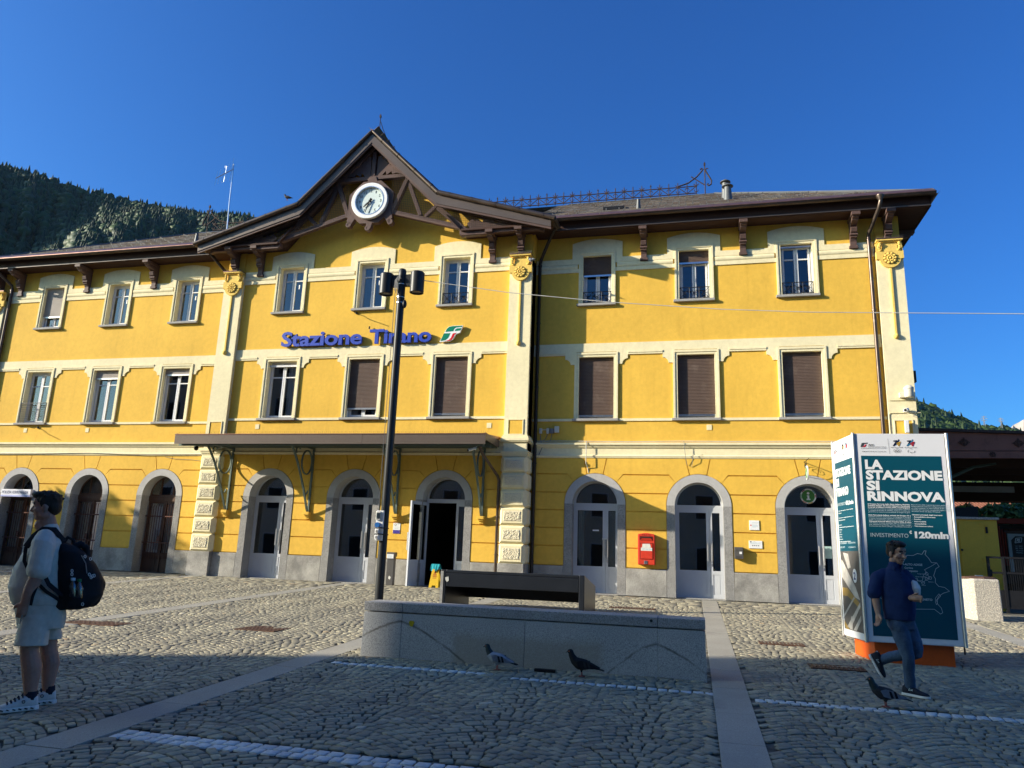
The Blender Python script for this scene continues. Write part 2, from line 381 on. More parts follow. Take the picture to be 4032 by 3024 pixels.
# ---- windows -----------------------------------------------------------------
def slats(mb, x0, x1, y, z0, z1, pitch=.042):
    n = max(1, int((z1-z0)/pitch)); h = (z1-z0)/n
    for i in range(n):
        a = z0+i*h; ys = [y+.006, y-.003, y-.003, y+.006]; zs = [a, a+h*.2, a+h*.75, a+h]
        mb.strip([(x0, yy, zz) for yy, zz in zip(ys, zs)], [(x1, yy, zz) for yy, zz in zip(ys, zs)])
def window(x, y, zb, zt, hw, sh=0.0, shm=None, bar=False, rail=None, curtain=False, top=False, paper=False):
    yf = y+.17
    w = MB()                                                       # fixed frame
    w.box(x-hw, x-hw+.05, yf, yf+.06, zb, zt).box(x+hw-.05, x+hw, yf, yf+.06, zb, zt).box(x-hw+.05, x+hw-.05, yf, yf+.06, zb, zb+.05).box(x-hw+.05, x+hw-.05, yf, yf+.06, zt-.05, zt)
    wo = w.build('window', PVC, ST)
    sur = MB(); o = hw+.125
    for s in (-1, 1):
        xa, xb = sorted((x+s*hw, x+s*(hw+.07))); sur.box(xa, xb, y-.032, y+.25, zb-.02, zt)
        xa, xb = sorted((x+s*(hw+.07), x+s*o)); sur.box(xa, xb, y-.052, y+.02, zb-.02, zt+.07)
    sur.box(x-hw-.07, x+hw+.07, y-.032, y+.25, zt, zt+.07); sur.box(x-o, x+o, y-.052, y+.02, zt+.07, zt+.135)
    sur.build('surround', CRM, wo)
    MB().box(x-hw-.17, x+hw+.14, y-.10, y+.25, zb-.08, zb-.008).build('sill', SILL, wo, bevel=.006)
    tz = zb+(zt-zb)*.73
    for s in (-1, 1):
        xa, xb = sorted((x+s*.006, x+s*(hw-.055))); sm = MB()
        ft = .052
        sm.box(xa, xa+ft, yf-.012, yf+.045, zb+.055, zt-.055).box(xb-ft, xb, yf-.012, yf+.045, zb+.055, zt-.055)
        sm.box(xa+ft, xb-ft, yf-.012, yf+.045, zb+.055, zb+.055+ft).box(xa+ft, xb-ft, yf-.012, yf+.045, zt-.055-ft, zt-.055).box(xa+ft, xb-ft, yf-.008, yf+.04, tz-.018, tz+.018)
        sm.build('sash', PVC, wo)
        for c, d in ((zb+.055+ft, tz-.018), (tz+.018, zt-.055-ft)):
            MB().quad((xa+ft, yf+.02, c), (xb-ft, yf+.02, c), (xb-ft, yf+.02, d), (xa+ft, yf+.02, d)).build('pane', GLASS, wo)
        if paper and s > 0: box('paper_note', WHITE, wo, x+.17, x+.21, yf+.012, yf+.016, zb+.85, zb+1.0)
    if curtain is not False:
        c = MB()
        for (p, q) in ([(x-hw+.05, x-.05), (x+.05, x+hw-.05)] if curtain == 2 else [(x+.08, x+hw-.05)]):
            n = 26; A = [(p+(q-p)*i/n, yf+.13+.022*math.sin(i*1.25)+.01*math.sin(i*.7), zb) for i in range(n+1)]
            c.strip(A, [(a, b, zt) for a, b, _ in A])
        c.build('curtain', CURT, wo, smooth=60)
    if sh > 0:
        zs = zt-(zt-zb)*sh; m = MB(); slats(m, x-hw, x+hw, y+.085, zs+.055, zt+.05); m.build('shutter', shm or SHUT, wo)
        MB().box(x-hw, x+hw, y+.075, y+.098, zs, zs+.055).build('shutter_bar', ALU if shm else STEELG, wo)
        if sh < .97:
            for s in (-1, 1): box('guide_rail', PVC, wo, *sorted((x+s*hw, x+s*(hw-.03))), y+.10, y+.13, zb, zs)
    if bar: box('shutter_bar', PVC, wo, x-hw, x+hw, y+.07, y+.10, zt-.17, zt-.11)
    if rail == 'h':
        r = MB()
        for i in range(9): r.box(x-hw-.03, x+hw+.03, y-.035, y-.025, zb+.06+i*.072, zb+.072+i*.072)
        r.box(x-hw-.03, x+hw+.03, y-.045, y-.02, zb+.70, zb+.725)
        for s in (-1, 1): r.box(x+s*(hw+.02)-.01, x+s*(hw+.02)+.01, y-.045, y-.02, zb, zb+.72)
        r.build('railing', IRON, wo)
    if rail == 'x':
        r = MB(); zr = zb+.38
        r.tube([(x-hw, y+.03, zr), (x+hw, y+.03, zr)], .012, 6); r.tube([(x-hw, y+.03, zb+.05), (x+hw, y+.03, zb+.05)], .010, 6)
        for k in range(4):
            xx = x-hw+.02+(2*hw-.04)*k/3; r.tube([(xx, y+.03, zb), (xx, y+.03, zr)], .010, 6)
        for k in range(3):
            a = x-hw+.02+(2*hw-.04)*k/3; b = a+(2*hw-.04)/3
            r.tube([(a, y+.03, zb+.05), ((a+b)/2, y+.025, zb+.2), (b, y+.03, zr)], .007, 5); r.tube([(b, y+.03, zb+.05), ((a+b)/2, y+.035, zb+.2), (a, y+.03, zr)], .007, 5)
            r.disc(((a+b)/2, zb+.2), .045, y+.02, y+.035, 14, .03)
        r.build('railing', IRON, wo)
    for s in (-1, 1):                                              # shutter stops on the sill
        MB().tube([(x+s*(hw+.10), y-.05, zb-.01), (x+s*(hw+.10), y-.05, zb+.09), (x+s*(hw+.06), y-.02, zb+.09)], .006, 5).build('shutter_stop', BEIGE, wo)
    if top:
        h = MB(); T = [(x-.77, 10.30)]+[(x-.77+1.54*i/12, 10.475+.125*(1-(2*i/12-1)**2)) for i in range(13)]+[(x+.77, 10.30)]
        h.prism([(x-.77, zt+.132)]+T[1:-1]+[(x+.77, zt+.132)], 'y', y-.026, y)
        for s in (-1, 1): h.box(*sorted((x+s*.56, x+s*.77)), y-.026, y, 9.971, zt+.132)
        h.build('hood', CRM, wo)
    return wo
MIDW = dict(zb=4.95, zt=6.82, hw=.52); TOPW = dict(zb=8.505, zt=10.05, hw=.435)
midp = [dict(rail='h'), dict(sh=.17, shm=SHUTL), dict(sh=.13, shm=SHUTL), dict(bar=True, curtain=1), dict(sh=.86), dict(sh=.965), dict(sh=.965), dict(sh=.965), dict(sh=.965)]
topp = [dict(sh=.74, shm=SHUTL), dict(paper=True), dict(paper=True), dict(paper=True), dict(paper=True), dict(rail='x'), dict(sh=.42, rail='x'), dict(sh=.26, rail='x'), dict(sh=.05, rail='x')]
k = 0
for nm, y, xs, x0, x1 in SECT:
    for x in xs:
        window(x, y, **MIDW, **midp[k]); window(x, y, **TOPW, **topp[k], top=True); k += 1

# ---- round-headed doors ------------------------------------------------------
def surround(x, y, par):
    a = MB(); ya, yb = y-.045, y+.34
    O = arc(x, SPR, RO, PI, 0, 28); I = arc(x, SPR, RI, PI, 0, 28)
    a.strip([(p[0], ya, p[1]) for p in O], [(p[0], ya, p[1]) for p in I]); a.strip([(p[0], ya, p[1]) for p in I], [(p[0], yb, p[1]) for p in I]); a.strip([(p[0], ya, p[1]) for p in O], [(p[0], y+.0, p[1]) for p in O])
    a.build('arch', GRYP, par)
    for s in (-1, 1):
        xa, xb = sorted((x+s*RI, x+s*RO)); xp, xq = sorted((x+s*RI, x+s*(RO+.0)))
        MB().box(xa, xb, ya, yb, .75, SPR).build('jamb', GRAN, par)
        MB().box(*sorted((x+s*(RI-.004), x+s*(RO+.012))), ya-.012, yb, 0, .75).build('jamb_foot', GRAN, par)
def leaf(par, xa, xb, yd, hinge=None, ang=0, handle=None):
    lf = MB(); t = .085 if xb-xa > .5 else .07; y0, y1 = yd, yd+.05
    lf.box(xa, xa+t, y0, y1, .012, 2.40).box(xb-t, xb, y0, y1, .012, 2.40).box(xa+t, xb-t, y0, y1, .64, .74).box(xa+t, xb-t, y0, y1, 2.31, 2.40).box(xa+t, xb-t, y0, y1, .012, .11).box(xa+t, xb-t, y0+.012, y1-.012, .11, .64)
    lf.box(xa+t+.03, xb-t-.03, y0+.006, y0+.02, .14, .61)
    o = lf.build('leaf', DOORG, par)
    p = MB().box(xa+t, xb-t, y0+.02, y0+.028, .74, 2.31).build('pane', GLASSD, o)
    kids = [o, p]
    if handle is not None:
        h = MB(); h.tube([(handle, y0-.06, 1.0), (handle, y0-.06, 1.5)], .022, 8); h.box(handle-.008, handle+.008, y0-.05, y0, 1.06, 1.09).box(handle-.008, handle+.008, y0-.05, y0, 1.41, 1.44)
        h.box(handle-.02, handle+.02, y0-.006, y0, .86, .93)
        kids.append(h.build('handle', STEELG, o))
    if ang:
        o.location = (hinge, yd, 0); o.rotation_euler = (0, 0, ang)
        for q in kids:
            for v in q.data.vertices: v.co.x -= hinge; v.co.y -= yd
    return o
def fanlight(x, yd, par, mat=DOORG, mull=()):
    f = MB(); O = arc(x, SPR, RI, PI, 0, 24); I = arc(x, SPR+.03, RI-.055, PI, 0, 24)
    f.strip([(p[0], yd, p[1]) for p in O], [(p[0], yd, p[1]) for p in I]); f.strip([(p[0], yd, p[1]) for p in I], [(p[0], yd+.05, p[1]) for p in I])
    f.box(x-RI, x+RI, yd-.004, yd+.05, SPR-.01, SPR+.045)
    for m_ in mull: f.box(x+m_-.022, x+m_+.022, yd, yd+.05, SPR+.045, SPR+.6)
    f.build('fanlight_frame', mat, par)
    MB().prism(arc(x, SPR+.03, RI-.06, PI, 0, 24), 'y', yd+.02, yd+.028).build('fanlight_pane', GLASSD, par)
def grey_door(x, y, open_=False):
    yd = y+.34; d = MB(); d.box(x-RI, x+RI, yd-.006, yd+.055, 2.40, SPR-.012); d.box(x-RI, x-RI+.025, yd, yd+.05, 0, 2.40).box(x+RI-.025, x+RI, yd, yd+.05, 0, 2.40)
    do = d.build('door', DOORG, ST); surround(x, y, do); fanlight(x, yd, do)
    if open_: leaf(do, x-.625, x+.275, yd, hinge=x-.625, ang=-R(103), handle=x+.22)
    else: leaf(do, x-.625, x+.275, yd, handle=x+.225)
    leaf(do, x+.28, x+.625, yd, handle=None if open_ else x+.33)
    MB().box(x-RI, x+RI, y+.05, yd+.3, -.02, .010).build('threshold', SILL, do)
    return do
def grille_door(x, y):
    yd = y+.34; d = MB()
    d.box(x-RI, x+RI, yd-.03, yd+.06, 2.30, 2.455).box(x-RI, x-RI+.06, yd, yd+.06, .0, 2.30).box(x+RI-.06, x+RI, yd, yd+.06, 0, 2.30).box(x-.05, x+.05, yd-.01, yd+.06, 0, 2.30)
    for s in (-1, 1):
        xa, xb = sorted((x+s*.05, x+s*(RI-.06)))
        d.box(xa, xb, yd+.005, yd+.055, .50, .62).box(xa, xb, yd+.005, yd+.055, 2.22, 2.30).box(xa, xb, yd+.02, yd+.05, 0, .50).box(xa+.07, xb-.07, yd+.008, yd+.02, .10, .42)
    do = d.build('door', BRWOOD, ST); surround(x, y, do); fanlight(x, yd, do, BRWOOD, (-.24, .24))
    for s in (-1, 1):
        xa, xb = sorted((x+s*.05, x+s*(RI-.06)))
        MB().quad((xa, yd+.03, .62), (xb, yd+.03, .62), (xb, yd+.03, 2.22), (xa, yd+.03, 2.22)).build('pane', GLASSD, do)
    c = MB(); n = 40; A = [(x-.58+1.16*i/n, yd+.12+.02*math.sin(i*1.3), .6) for i in range(n+1)]; c.strip(A, [(a, b, 2.25) for a, b, _ in A]); c.build('curtain', CURT, do, smooth=60)
    g = MB(); nb = 13
    for i in range(nb):
        xx = x-.56+1.12*i/(nb-1); g.tube([(xx, yd-.07, .42), (xx, yd-.07, 2.12), (xx, yd-.045, 2.19)], .010, 6)
    for z in (.92, 1.78): g.box(x-RI, x+RI, yd-.082, yd-.060, z, z+.035)
    g.build('grille', RUST, do); box('lock_box', RUST, do, x-.09, x+.02, yd-.09, yd-.06, .98, 1.16)
for x in SECT[0][2]: grille_door(x, YW)
for i, x in enumerate(CX): grey_door(x, 0, open_=(i == 2))
for x in WX: grey_door(x, YW)
# net curtains behind the first door right of the pilaster
c = MB()
for p, q in ((WX[0]-.52, WX[0]-.36), (WX[0]+.36, WX[0]+.55)):
    n = 14; A = [(p+(q-p)*i/n, YW+.46+.015*math.sin(i*1.4), .75) for i in range(n+1)]; c.strip(A, [(a, b, 2.3) for a, b, _ in A])
c.build('curtain', CURT, ST, smooth=60)

# ---- plaster blocks of the ground storey, plinth stones ------------------------
COURSE = [.735, 1.275, 1.78, 2.285, 2.79, 3.315, 3.775]
def edge(xc, side, z):
    """x of the plaster edge beside the arch of the bay at xc on the given side at height z"""
    if z <= SPR: return xc+side*(RO+.012)
    d = z-SPR; r = RO+.018
    return xc+side*(math.sqrt(max(0, r*r-d*d)))
for nm, y, xs, x0, x1 in SECT:
    wl = WALLS[nm]
    a, b = {'left': (-15.04, -5.36), 'centre': (-4.60, 4.60), 'right': (5.36, 15.04)}[nm]
    piers = [(None, a, xs[0], None)]+[(p, None, q, None) for p, q in zip(xs, xs[1:])]+[(xs[-1], None, None, b)]
    g = .016
    for L, lx, Rr, rx in piers:
        for ci, (z0, z1) in enumerate(zip(COURSE, COURSE[1:])):
            z0 += g; z1 -= g if ci < 5 else 0
            Lp, Rp = [], []
            top = ci == 5
            if not top:
                zsamp = [z0+(z1-z0)*i/5 for i in range(6)]
                for z in zsamp:
                    xl = lx if L is None else edge(L, 1, z); xr = rx if Rr is None else edge(Rr, -1, z)
                    if ci == 4:                                     # the upper corners are cut towards the arch
                        cut = max(0, z-(z1-.17))
                        if L is not None: xl = max(xl, L+.63+.02+cut*.9) if cut > 0 else xl
                        if Rr is not None: xr = min(xr, Rr-.63-.02-cut*.9) if cut > 0 else xr
                    Lp.append((xl, z)); Rp.append((xr, z))
                P = Rp+Lp[::-1]
            else:
                P = []
                xl0 = lx if L is None else L+.80; xr0 = rx if Rr is None else Rr-.80
                P += [(xl0, z0), (xr0, z0)]
                if Rr is not None:
                    for t in (.62, .45, .245): P.append((Rr-t, SPR+math.sqrt((RO+.018)**2-t*t)+.0))
                    P.append((Rr-.345, z1))
                else: P.append((rx, z1))
                if L is not None:
                    P.append((L+.345, z1))
                    for t in (.245, .45, .62): P.append((L+t, SPR+math.sqrt((RO+.018)**2-t*t)))
                else: P.append((lx, z1))
            MB().prism(P, 'y', y-.030, y+.001).build('plaster_block', YEL, wl)
        # plinth stones of this pier
        xl = lx if L is None else L+RO+.016; xr = rx if Rr is None else Rr-RO-.016
        MB().box(xl, xr, y-.055, y+.05, 0, .725).build('plinth_stone', PLIN, wl, bevel=.008)
    for x in xs:
        K = [(x-.222, SPR+.866), (x+.222, SPR+.866), (x+.322, 3.775), (x-.322, 3.775)]
        K = [(x+t, SPR+math.sqrt((RO+.018)**2-t*t)) for t in (-.222, 0, .222)]+[(x+.322, 3.775), (x-.322, 3.775)]
        MB().prism(K, 'y', y-.030, y+.001).build('plaster_block', YEL, wl)

# ---- pilasters with quoins and capitals -----------------------------------------
def rough_panel(mb, x0, x1, z0, z1, y, nx=24, nz=15, amp=.02, axis='y', seed=1):
    r = random.Random(seed); V = []
    for j in range(nz+1):
        for i in range(nx+1):
            e = 0 if i in (0, nx) or j in (0, nz) else r.uniform(.2, 1)*amp
            p, q = x0+(x1-x0)*i/nx, z0+(z1-z0)*j/nz
            V.append((p, y-e, q) if axis == 'y' else (y+e, p, q))
    mb.add(V, [(j*(nx+1)+i, j*(nx+1)+i+1, (j+1)*(nx+1)+i+1, (j+1)*(nx+1)+i) for j in range(nz) for i in range(nx)])
def quoin_mesh(h, depth, seed):
    q = MB(); w = .355; y0 = 0.0; b = .055
    F = [(-w, y0, 0), (w, y0, 0), (w, y0, h), (-w, y0, h)]; G = [(-w+b, y0-.055, b), (w-b, y0-.055, b), (w-b, y0-.055, h-b), (-w+b, y0-.055, h-b)]
    q.add(F+G, [(0, 1, 5, 4), (1, 2, 6, 5), (2, 3, 7, 6), (3, 0, 4, 7)])
    i = .05; H = [(-w+b+i, y0-.055, b+i), (w-b-i, y0-.055, b+i), (w-b-i, y0-.055, h-b-i), (-w+b+i, y0-.055, h-b-i)]
    q.add(G+H, [(0, 1, 5, 4), (1, 2, 6, 5), (2, 3, 7, 6), (3, 0, 4, 7)])
    q.k = 1; rough_panel(q, -w+b+i, w-b-i, b+i, h-b-i, y0-.055, amp=.022, seed=seed); q.k = 0
    for s in (-1, 1):
        q.add([(s*w, y0, 0), (s*w, depth, 0), (s*w, depth, h), (s*w, y0, h), (s*(w+.05), y0+b, b), (s*(w+.05), depth-b, b), (s*(w+.05), depth-b, h-b), (s*(w+.05), y0+b, h-b)],
              [(0, 1, 5, 4), (1, 2, 6, 5), (2, 3, 7, 6), (3, 0, 4, 7), (4, 5, 6, 7)])
    q.add([(-w, y0, h), (w, y0, h), (w, depth, h), (-w, depth, h), (-w, y0, 0), (w, y0, 0), (w, depth, 0), (-w, depth, 0)], [(0, 1, 2, 3), (4, 5, 6, 7)])
    return q
QZ = [(.735, 1.265), (1.285, 1.775), (1.795, 2.285), (2.305, 2.79), (2.81, 3.265), (3.285, 3.74)]
quoin_src = []
cap_src = None
def pilaster(cx, yf):
    global cap_src
    sh = MB(); sh.box(cx-.345, cx+.345, yf, yf+.62, 4.37, 9.80)
    sh.box(cx-.345, cx+.345, yf+.002, yf+.62, 3.78, 4.17)
    po = sh.build('pilaster', CRM, ST)
    m = MB(); yy = yf
    for d, za, zb in ((.03, 3.745, 3.80), (.055, 3.80, 3.86), (.075, 3.86, 3.89), (.045, 4.165, 4.20), (.07, 4.20, 4.27), (.05, 4.27, 4.32), (.025, 4.32, 4.372)):
        m.box(cx-.345-d, cx+.345+d, yf-d, yf+.62, za, zb)
    m.build('base_moulding', CRM, po)
    MB().box(cx-.375, cx+.375, yf-.055, yf+.62, 0, .735).build('plinth_stone', PLIN, po, bevel=.008)
    MB().box(cx-.30, cx+.30, yf+.09, yf+.62, 9.80, 10.72).build('attic_block', YEL, po)
    pn = MB(); pn.box(cx-.21, cx+.21, yf-.004, yf, 4.40, 4.81); pn.build('panel', YEL, po)
    fr = MB()
    for bx in ((cx-.235, cx-.21, 4.375, 4.835), (cx+.21, cx+.235, 4.375, 4.835)): fr.box(bx[0], bx[1], yf-.02, yf, bx[2], bx[3])
    fr.box(cx-.21, cx+.21, yf-.02, yf, 4.81, 4.835).box(cx-.21, cx+.21, yf-.02, yf, 4.375, 4.40)
    fr.build('panel_frame', CRM, po)
    for i, (za, zb) in enumerate(QZ):
        if len(quoin_src) < 6:
            o = quoin_mesh(zb-za, .62, i+3).build('quoin', [CRM, ROUGHC], po, local=True); quoin_src.append(o)
        else:
            o = quoin_src[i].copy(); put(o, po)
        o.location = (cx, yf-.002, za)
    core = MB().box(cx-.34, cx+.34, yf+.01, yf+.62, .735, 3.745).build('core', CRM, po)
    # capital
    if cap_src is None:
        c = MB(); P = [(-.35, 9.37), (-.26, 9.37)]+[(p[0], p[1]) for p in arc(0, 9.385, .272, PI+.06, 2*PI-.06, 18)]+[(.26, 9.37), (.35, 9.37), (.35, 9.60), (.215, 9.60), (.20, 9.66), (.20, 9.86), (-.20, 9.86), (-.20, 9.66), (-.215, 9.60), (-.35, 9.60)]
        c.prism(P, 'y', -.065, .05)
        c.box(-.30, .30, -.11, .2, 9.855, 9.89).box(-.335, .335, -.15, .2, 9.89, 9.935)
        c.box(-.345, .345, -.01, .6, 9.60, 9.86)
        co = c.build('capital', ORN, po, local=True, bevel=.008)
        fl = MB()
        for k_ in range(10):
            t = 2*PI*k_/10
            fl.ell((.135*math.cos(t), -.082, 9.385+.135*math.sin(t)), (.052, .026, .036), 8, 6)
            fl.ell((.075*math.cos(t+.3), -.085, 9.385+.075*math.sin(t+.3)), (.030, .028, .03), 8, 6)
        fl.ell((0, -.09, 9.385), (.035, .035, .035), 8, 6); fl.build('rosette', ORN, co, local=True, smooth=50)
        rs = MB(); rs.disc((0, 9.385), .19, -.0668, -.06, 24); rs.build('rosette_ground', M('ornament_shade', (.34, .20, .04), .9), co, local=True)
        st = MB(); st.box(-.032, .032, -.04, .01, 7.19, 9.14); st.build('stem', ORN, co, local=True, bevel=.008)
        bl = MB(); bl.ell((0, -.02, 7.14), (.075, .07, .08), 14, 10); bl.build('ball', ORN, co, local=True, smooth=60)
        lv = MB()
        for s in (-1, 1):
            for k_ in range(5):
                z = 9.63+.045*k_; xx = s*(.235+.02*math.sin(k_*1.3))
                lv.ell((xx+s*.02*k_*.4, -.07-.012*k_, z), (.05, .03, .03), 8, 6)
            lv.tube([(s*.22, -.05, 9.61), (s*.30, -.09, 9.70), (s*.27, -.11, 9.80), (s*.22, -.09, 9.84)], .025, 6)
        lv.build('leaf_scroll', ORN, co, local=True, smooth=50)
        cp = MB().box(-.345, .345, -.165, .2, 9.936, 9.955); cp.build('copper_cap', COPP, co, local=True)
        sp = MB()
        for k_ in range(26):
            xx = -.335+.67*k_/25; sp.tube([(xx, -.13, 9.95), (xx+.012, -.14, 10.03)], .0022, 3); sp.tube([(xx, -.02, 9.95), (xx-.012, -.02, 10.03)], .0022, 3)
        sp.build('bird_spikes', IRON, co, local=True)
        co.location = (cx, yf, 0); cap_src = co
    else:
        d_ = dup(cap_src, po); d_.location = (cx, yf, 0)
    return po
for s in (-1, 1): pilaster(s*4.985, -.13)
for s in (-1, 1): pilaster(s*15.42, YW-.13)

# ---- timber brackets, soffits, gutters ------------------------------------------
BRP = [(.0, 9.78), (-.07, 9.78), (-.10, 9.84), (-.10, 9.98), (-.14, 10.06), (-.20, 10.08), (-.17, 10.16), (-.26, 10.22), (-.30, 10.33), (-.24, 10.38), (-.34, 10.43), (-.50, 10.46), (-.52, 10.50), (-.58, 10.52), (-.60, 10.58), (-.60, 10.70), (.0, 10.70)]
br_src = None
def bracket(x, y, rz=0):
    global br_src
    if br_src is None:
        b = MB(); b.prism(BRP[:-2]+[(-.60, 10.64), (0, 10.64)], 'x', -.085, .085); b.prism([(-.02, 10.56), (-.66, 10.56), (-.66, 10.66), (-.02, 10.66)], 'x', -.115, .115)
        b.box(-.115, .115, -.11, 0, 9.78, 9.86).prism([(-.17, 10.10), (-.235, 10.14), (-.21, 10.22), (-.15, 10.20)], 'x', -.105, .105)
        br_src = b.build('bracket', WOOD, ST, local=True, bevel=.006); o = br_src
    else: o = br_src.copy(); put(o, ST)
    o.location = (x, y, 0); o.rotation_euler = (0, 0, rz)
for s in (-1, 1):
    for x in (8.66, 11.53, 14.53): bracket(s*x, YW)
    bracket(s*15.42, YW-.05)
    for x in (4.05, 4.98): bracket(s*x, 0 if x < 4.5 else -.06)
    for y in (1.5, 3.6, 5.7): bracket(s*15.75, y, s*PI/2)
for s in (-1, 1):
    sf = MB(); xa, xb = sorted((s*5.36, s*16.42)); sf.box(xa, xb, -.05, YW, 10.70, 10.74)
    xa, xb = sorted((s*15.75, s*16.42)); sf.box(xa, xb, YW, 11.6, 10.70, 10.74)
    sf.build('soffit', WOODB, ST)
for s in (-1, 1):
    f = MB(); xa, xb = sorted((s*5.9, s*16.44)); f.box(xa, xb, -.08, -.05, 10.68, 11.0)
    xa, xb = sorted((s*16.42, s*16.45)); f.box(xa, xb, -.08, 11.6, 10.68, 10.97); f.build('fascia_board', WOODB, ST)
    t = MB(); xa, xb = sorted((s*5.95, s*16.44)); t.box(xa, xb, -.105, -.08, 10.70, 10.735); t.build('drip_strip', FASC, ST)
    g = MB(); n = 8; x0, x1 = sorted((s*5.9, s*16.53))
    prof = [(-.275+.078*math.cos(t), 10.995+.078*math.sin(t)) for t in [PI+PI*i/n for i in range(n+1)]]
    g.strip([(x0, a, b) for a, b in prof], [(x1, a, b) for a, b in prof]); g.tube([(x0, -.355, 10.997), (x1, -.355, 10.997)], .011, 6)
    y1 = 11.6; pr2 = [(16.455+.078+.078*math.cos(t), 10.995+.078*math.sin(t)) for t in [PI+PI*i/n for i in range(n+1)]]
    g.strip([(s*a, -.35, b) for a, b in pr2], [(s*a, y1, b) for a, b in pr2])
    g.build('gutter', GUTT, ST, smooth=60)
    cl = MB(); xx = x0+.35
    while xx < x1:
        for i in range(n):
            a0, a1 = PI+PI*i/n, PI+PI*(i+1)/n; r_ = .084
            cl.quad((xx-.014, -.275+r_*math.cos(a0), 10.995+r_*math.sin(a0)), (xx+.014, -.275+r_*math.cos(a0), 10.995+r_*math.sin(a0)), (xx+.014, -.275+r_*math.cos(a1), 10.995+r_*math.sin(a1)), (xx-.014, -.275+r_*math.cos(a1), 10.995+r_*math.sin(a1)))
        cl.box(xx-.014, xx+.014, -.36, -.10, 11.0, 11.008)
        xx += .62
    cl.build('gutter_clip', GUTT, ST, kind='stuff')

# ---- main roof ------------------------------------------------------------------
RY0, RZ0, RY1, RZ1 = -.26, 11.02, 5.3, 14.26
SLP = (RZ1-RZ0)/(RY1-RY0); HX = 16.5
def rz(y): return RZ0+SLP*(y-RY0)
rf = MB()
for s in (-1, 1):
    A = (s*5.5, RY0, RZ0); B = (s*HX, RY0, RZ0); C_ = (s*(HX-(RY1-RY0)), RY1, RZ1); D = (s*5.5, RY1, RZ1)
    rf.quad(A, B, C_, D); Y2 = RY1*2-RY0; rf.quad(B, (s*HX, Y2, RZ0), C_); rf.quad((s*5.5, Y2, RZ0), (s*HX, Y2, RZ0), C_, D)
rf.quad((-5.5, RY1, RZ1), (5.5, RY1, RZ1), (5.5, RY1*2-RY0, RZ0), (-5.5, RY1*2-RY0, RZ0))
roof = rf.build('roof', SLAT, ST)
nrm = Vector((0, -SLP, 1)).normalized(); upv = Vector((0, 1, SLP)).normalized()
sl_src = []
for k in range(5):
    q = random.Random(k+20); h = [q.uniform(.012, .026) for _ in range(4)]
    w, L = .205, .36; d = q.uniform(-.02, .02)
    b = MB(); V = [(-w, 0, .004), (w, d, .004), (w, L, .002), (-w, L, .002), (-w+.004, 0, h[0]), (w-.004, d, h[1]), (w, L, .006), (-w, L, .006)]
    b.add(V, [(0, 3, 2, 1), (4, 5, 6, 7), (0, 1, 5, 4), (1, 2, 6, 5), (3, 0, 4, 7)])
    sl_src.append(b)
slots = []
for s in (-1, 1):
    row = 0; t = .02
    Ltot = math.hypot(RY1-RY0, RZ1-RZ0)
    while t < Ltot-.1:
        y = RY0+t*upv.y; z = RZ0+t*upv.z; xlim = HX-(y-RY0)-.2
        x = 5.3+(row % 2)*.21
        while x < xlim:
            slots.append((s*x, y, z)); x += .42
        t += .235; row += 1
slots.sort(key=lambda p: (p[0]-CAM[0])**2+(p[1]-CAM[1])**2)
mt = Matrix(((1, 0, 0), (0, upv.y, nrm.y), (0, upv.z, nrm.z)))
SLM = [M('slate_%s' % nme, c_, .8, var=.2, scale=5, bump=.3, bscale=70, dirt=((.30, .28, .20), 5, .60)) for nme, c_ in (('brown', (.15, .115, .09)), ('grey', (.165, .15, .13)), ('ochre', (.20, .155, .105)))]
me_cache = {}
rest = MB(); hooks = MB()
for i, (x, y, z) in enumerate(slots):
    kk = rng.randrange(5); kc = rng.choice((0, 0, 1, 1, 2))
    if i < 300:
        if (kk, kc) not in me_cache:
            me = bpy.data.meshes.new('slate'); me.from_pydata([tuple(mt @ Vector(v)) for v in sl_src[kk].v], [], sl_src[kk].f); me.materials.append(SLM[kc]); me_cache[(kk, kc)] = me
        o = bpy.data.objects.new('slate', me_cache[(kk, kc)]); put(o, roof); o.location = (x, y, z)
    else:
        rest.k = kc; rest.add([tuple(mt @ Vector(v)+Vector((x, y, z))) for v in sl_src[kk].v], sl_src[kk].f)
    if (i*7) % 3 == 0:
        hk = [(-.018, -.03, .02), (.018, -.03, .02), (.018, -.03, .075), (-.018, -.03, .075), (-.018, .02, .02), (.018, .02, .02)]
        hooks.add([tuple(mt @ Vector(v)+Vector((x, y, z))) for v in hk], [(0, 1, 2, 3), (0, 4, 5, 1)])
rest.build('slate_field', SLM, roof, kind='stuff'); hooks.build('snow_hook', HOOK, roof, kind='stuff')
for s in (-1, 1):
    a, b = sorted((s*5.5, s*(HX-(RY1-RY0)))); e = MB()
    e.prism([(RY1-.16, RZ1-.06), (RY1, RZ1+.05), (RY1+.16, RZ1-.06)], 'x', a, b)
    e.build('ridge_cap', ZINC, ST)
    h = MB(); h.tube([(s*(HX-(RY1-RY0)), RY1, RZ1+.01), (s*HX, RY0, RZ0+.02)], .055, 6); h.build('hip_cap', ZINC, ST)
    cpe = MB(); xa, xb = sorted((s*5.95, s*HX)); cpe.add([(xa, -.37, RZ0-.035), (xb, -.37, RZ0-.035), (xb, -.16, RZ0+.13), (xa, -.16, RZ0+.13), (xa, -.37, RZ0-.015), (xb, -.37, RZ0-.015), (xb, -.16, RZ0+.15), (xa, -.16, RZ0+.15)], [(0, 1, 2, 3), (4, 5, 6, 7), (0, 1, 5, 4)]); cpe.build('copper_flashing', COPP, ST)

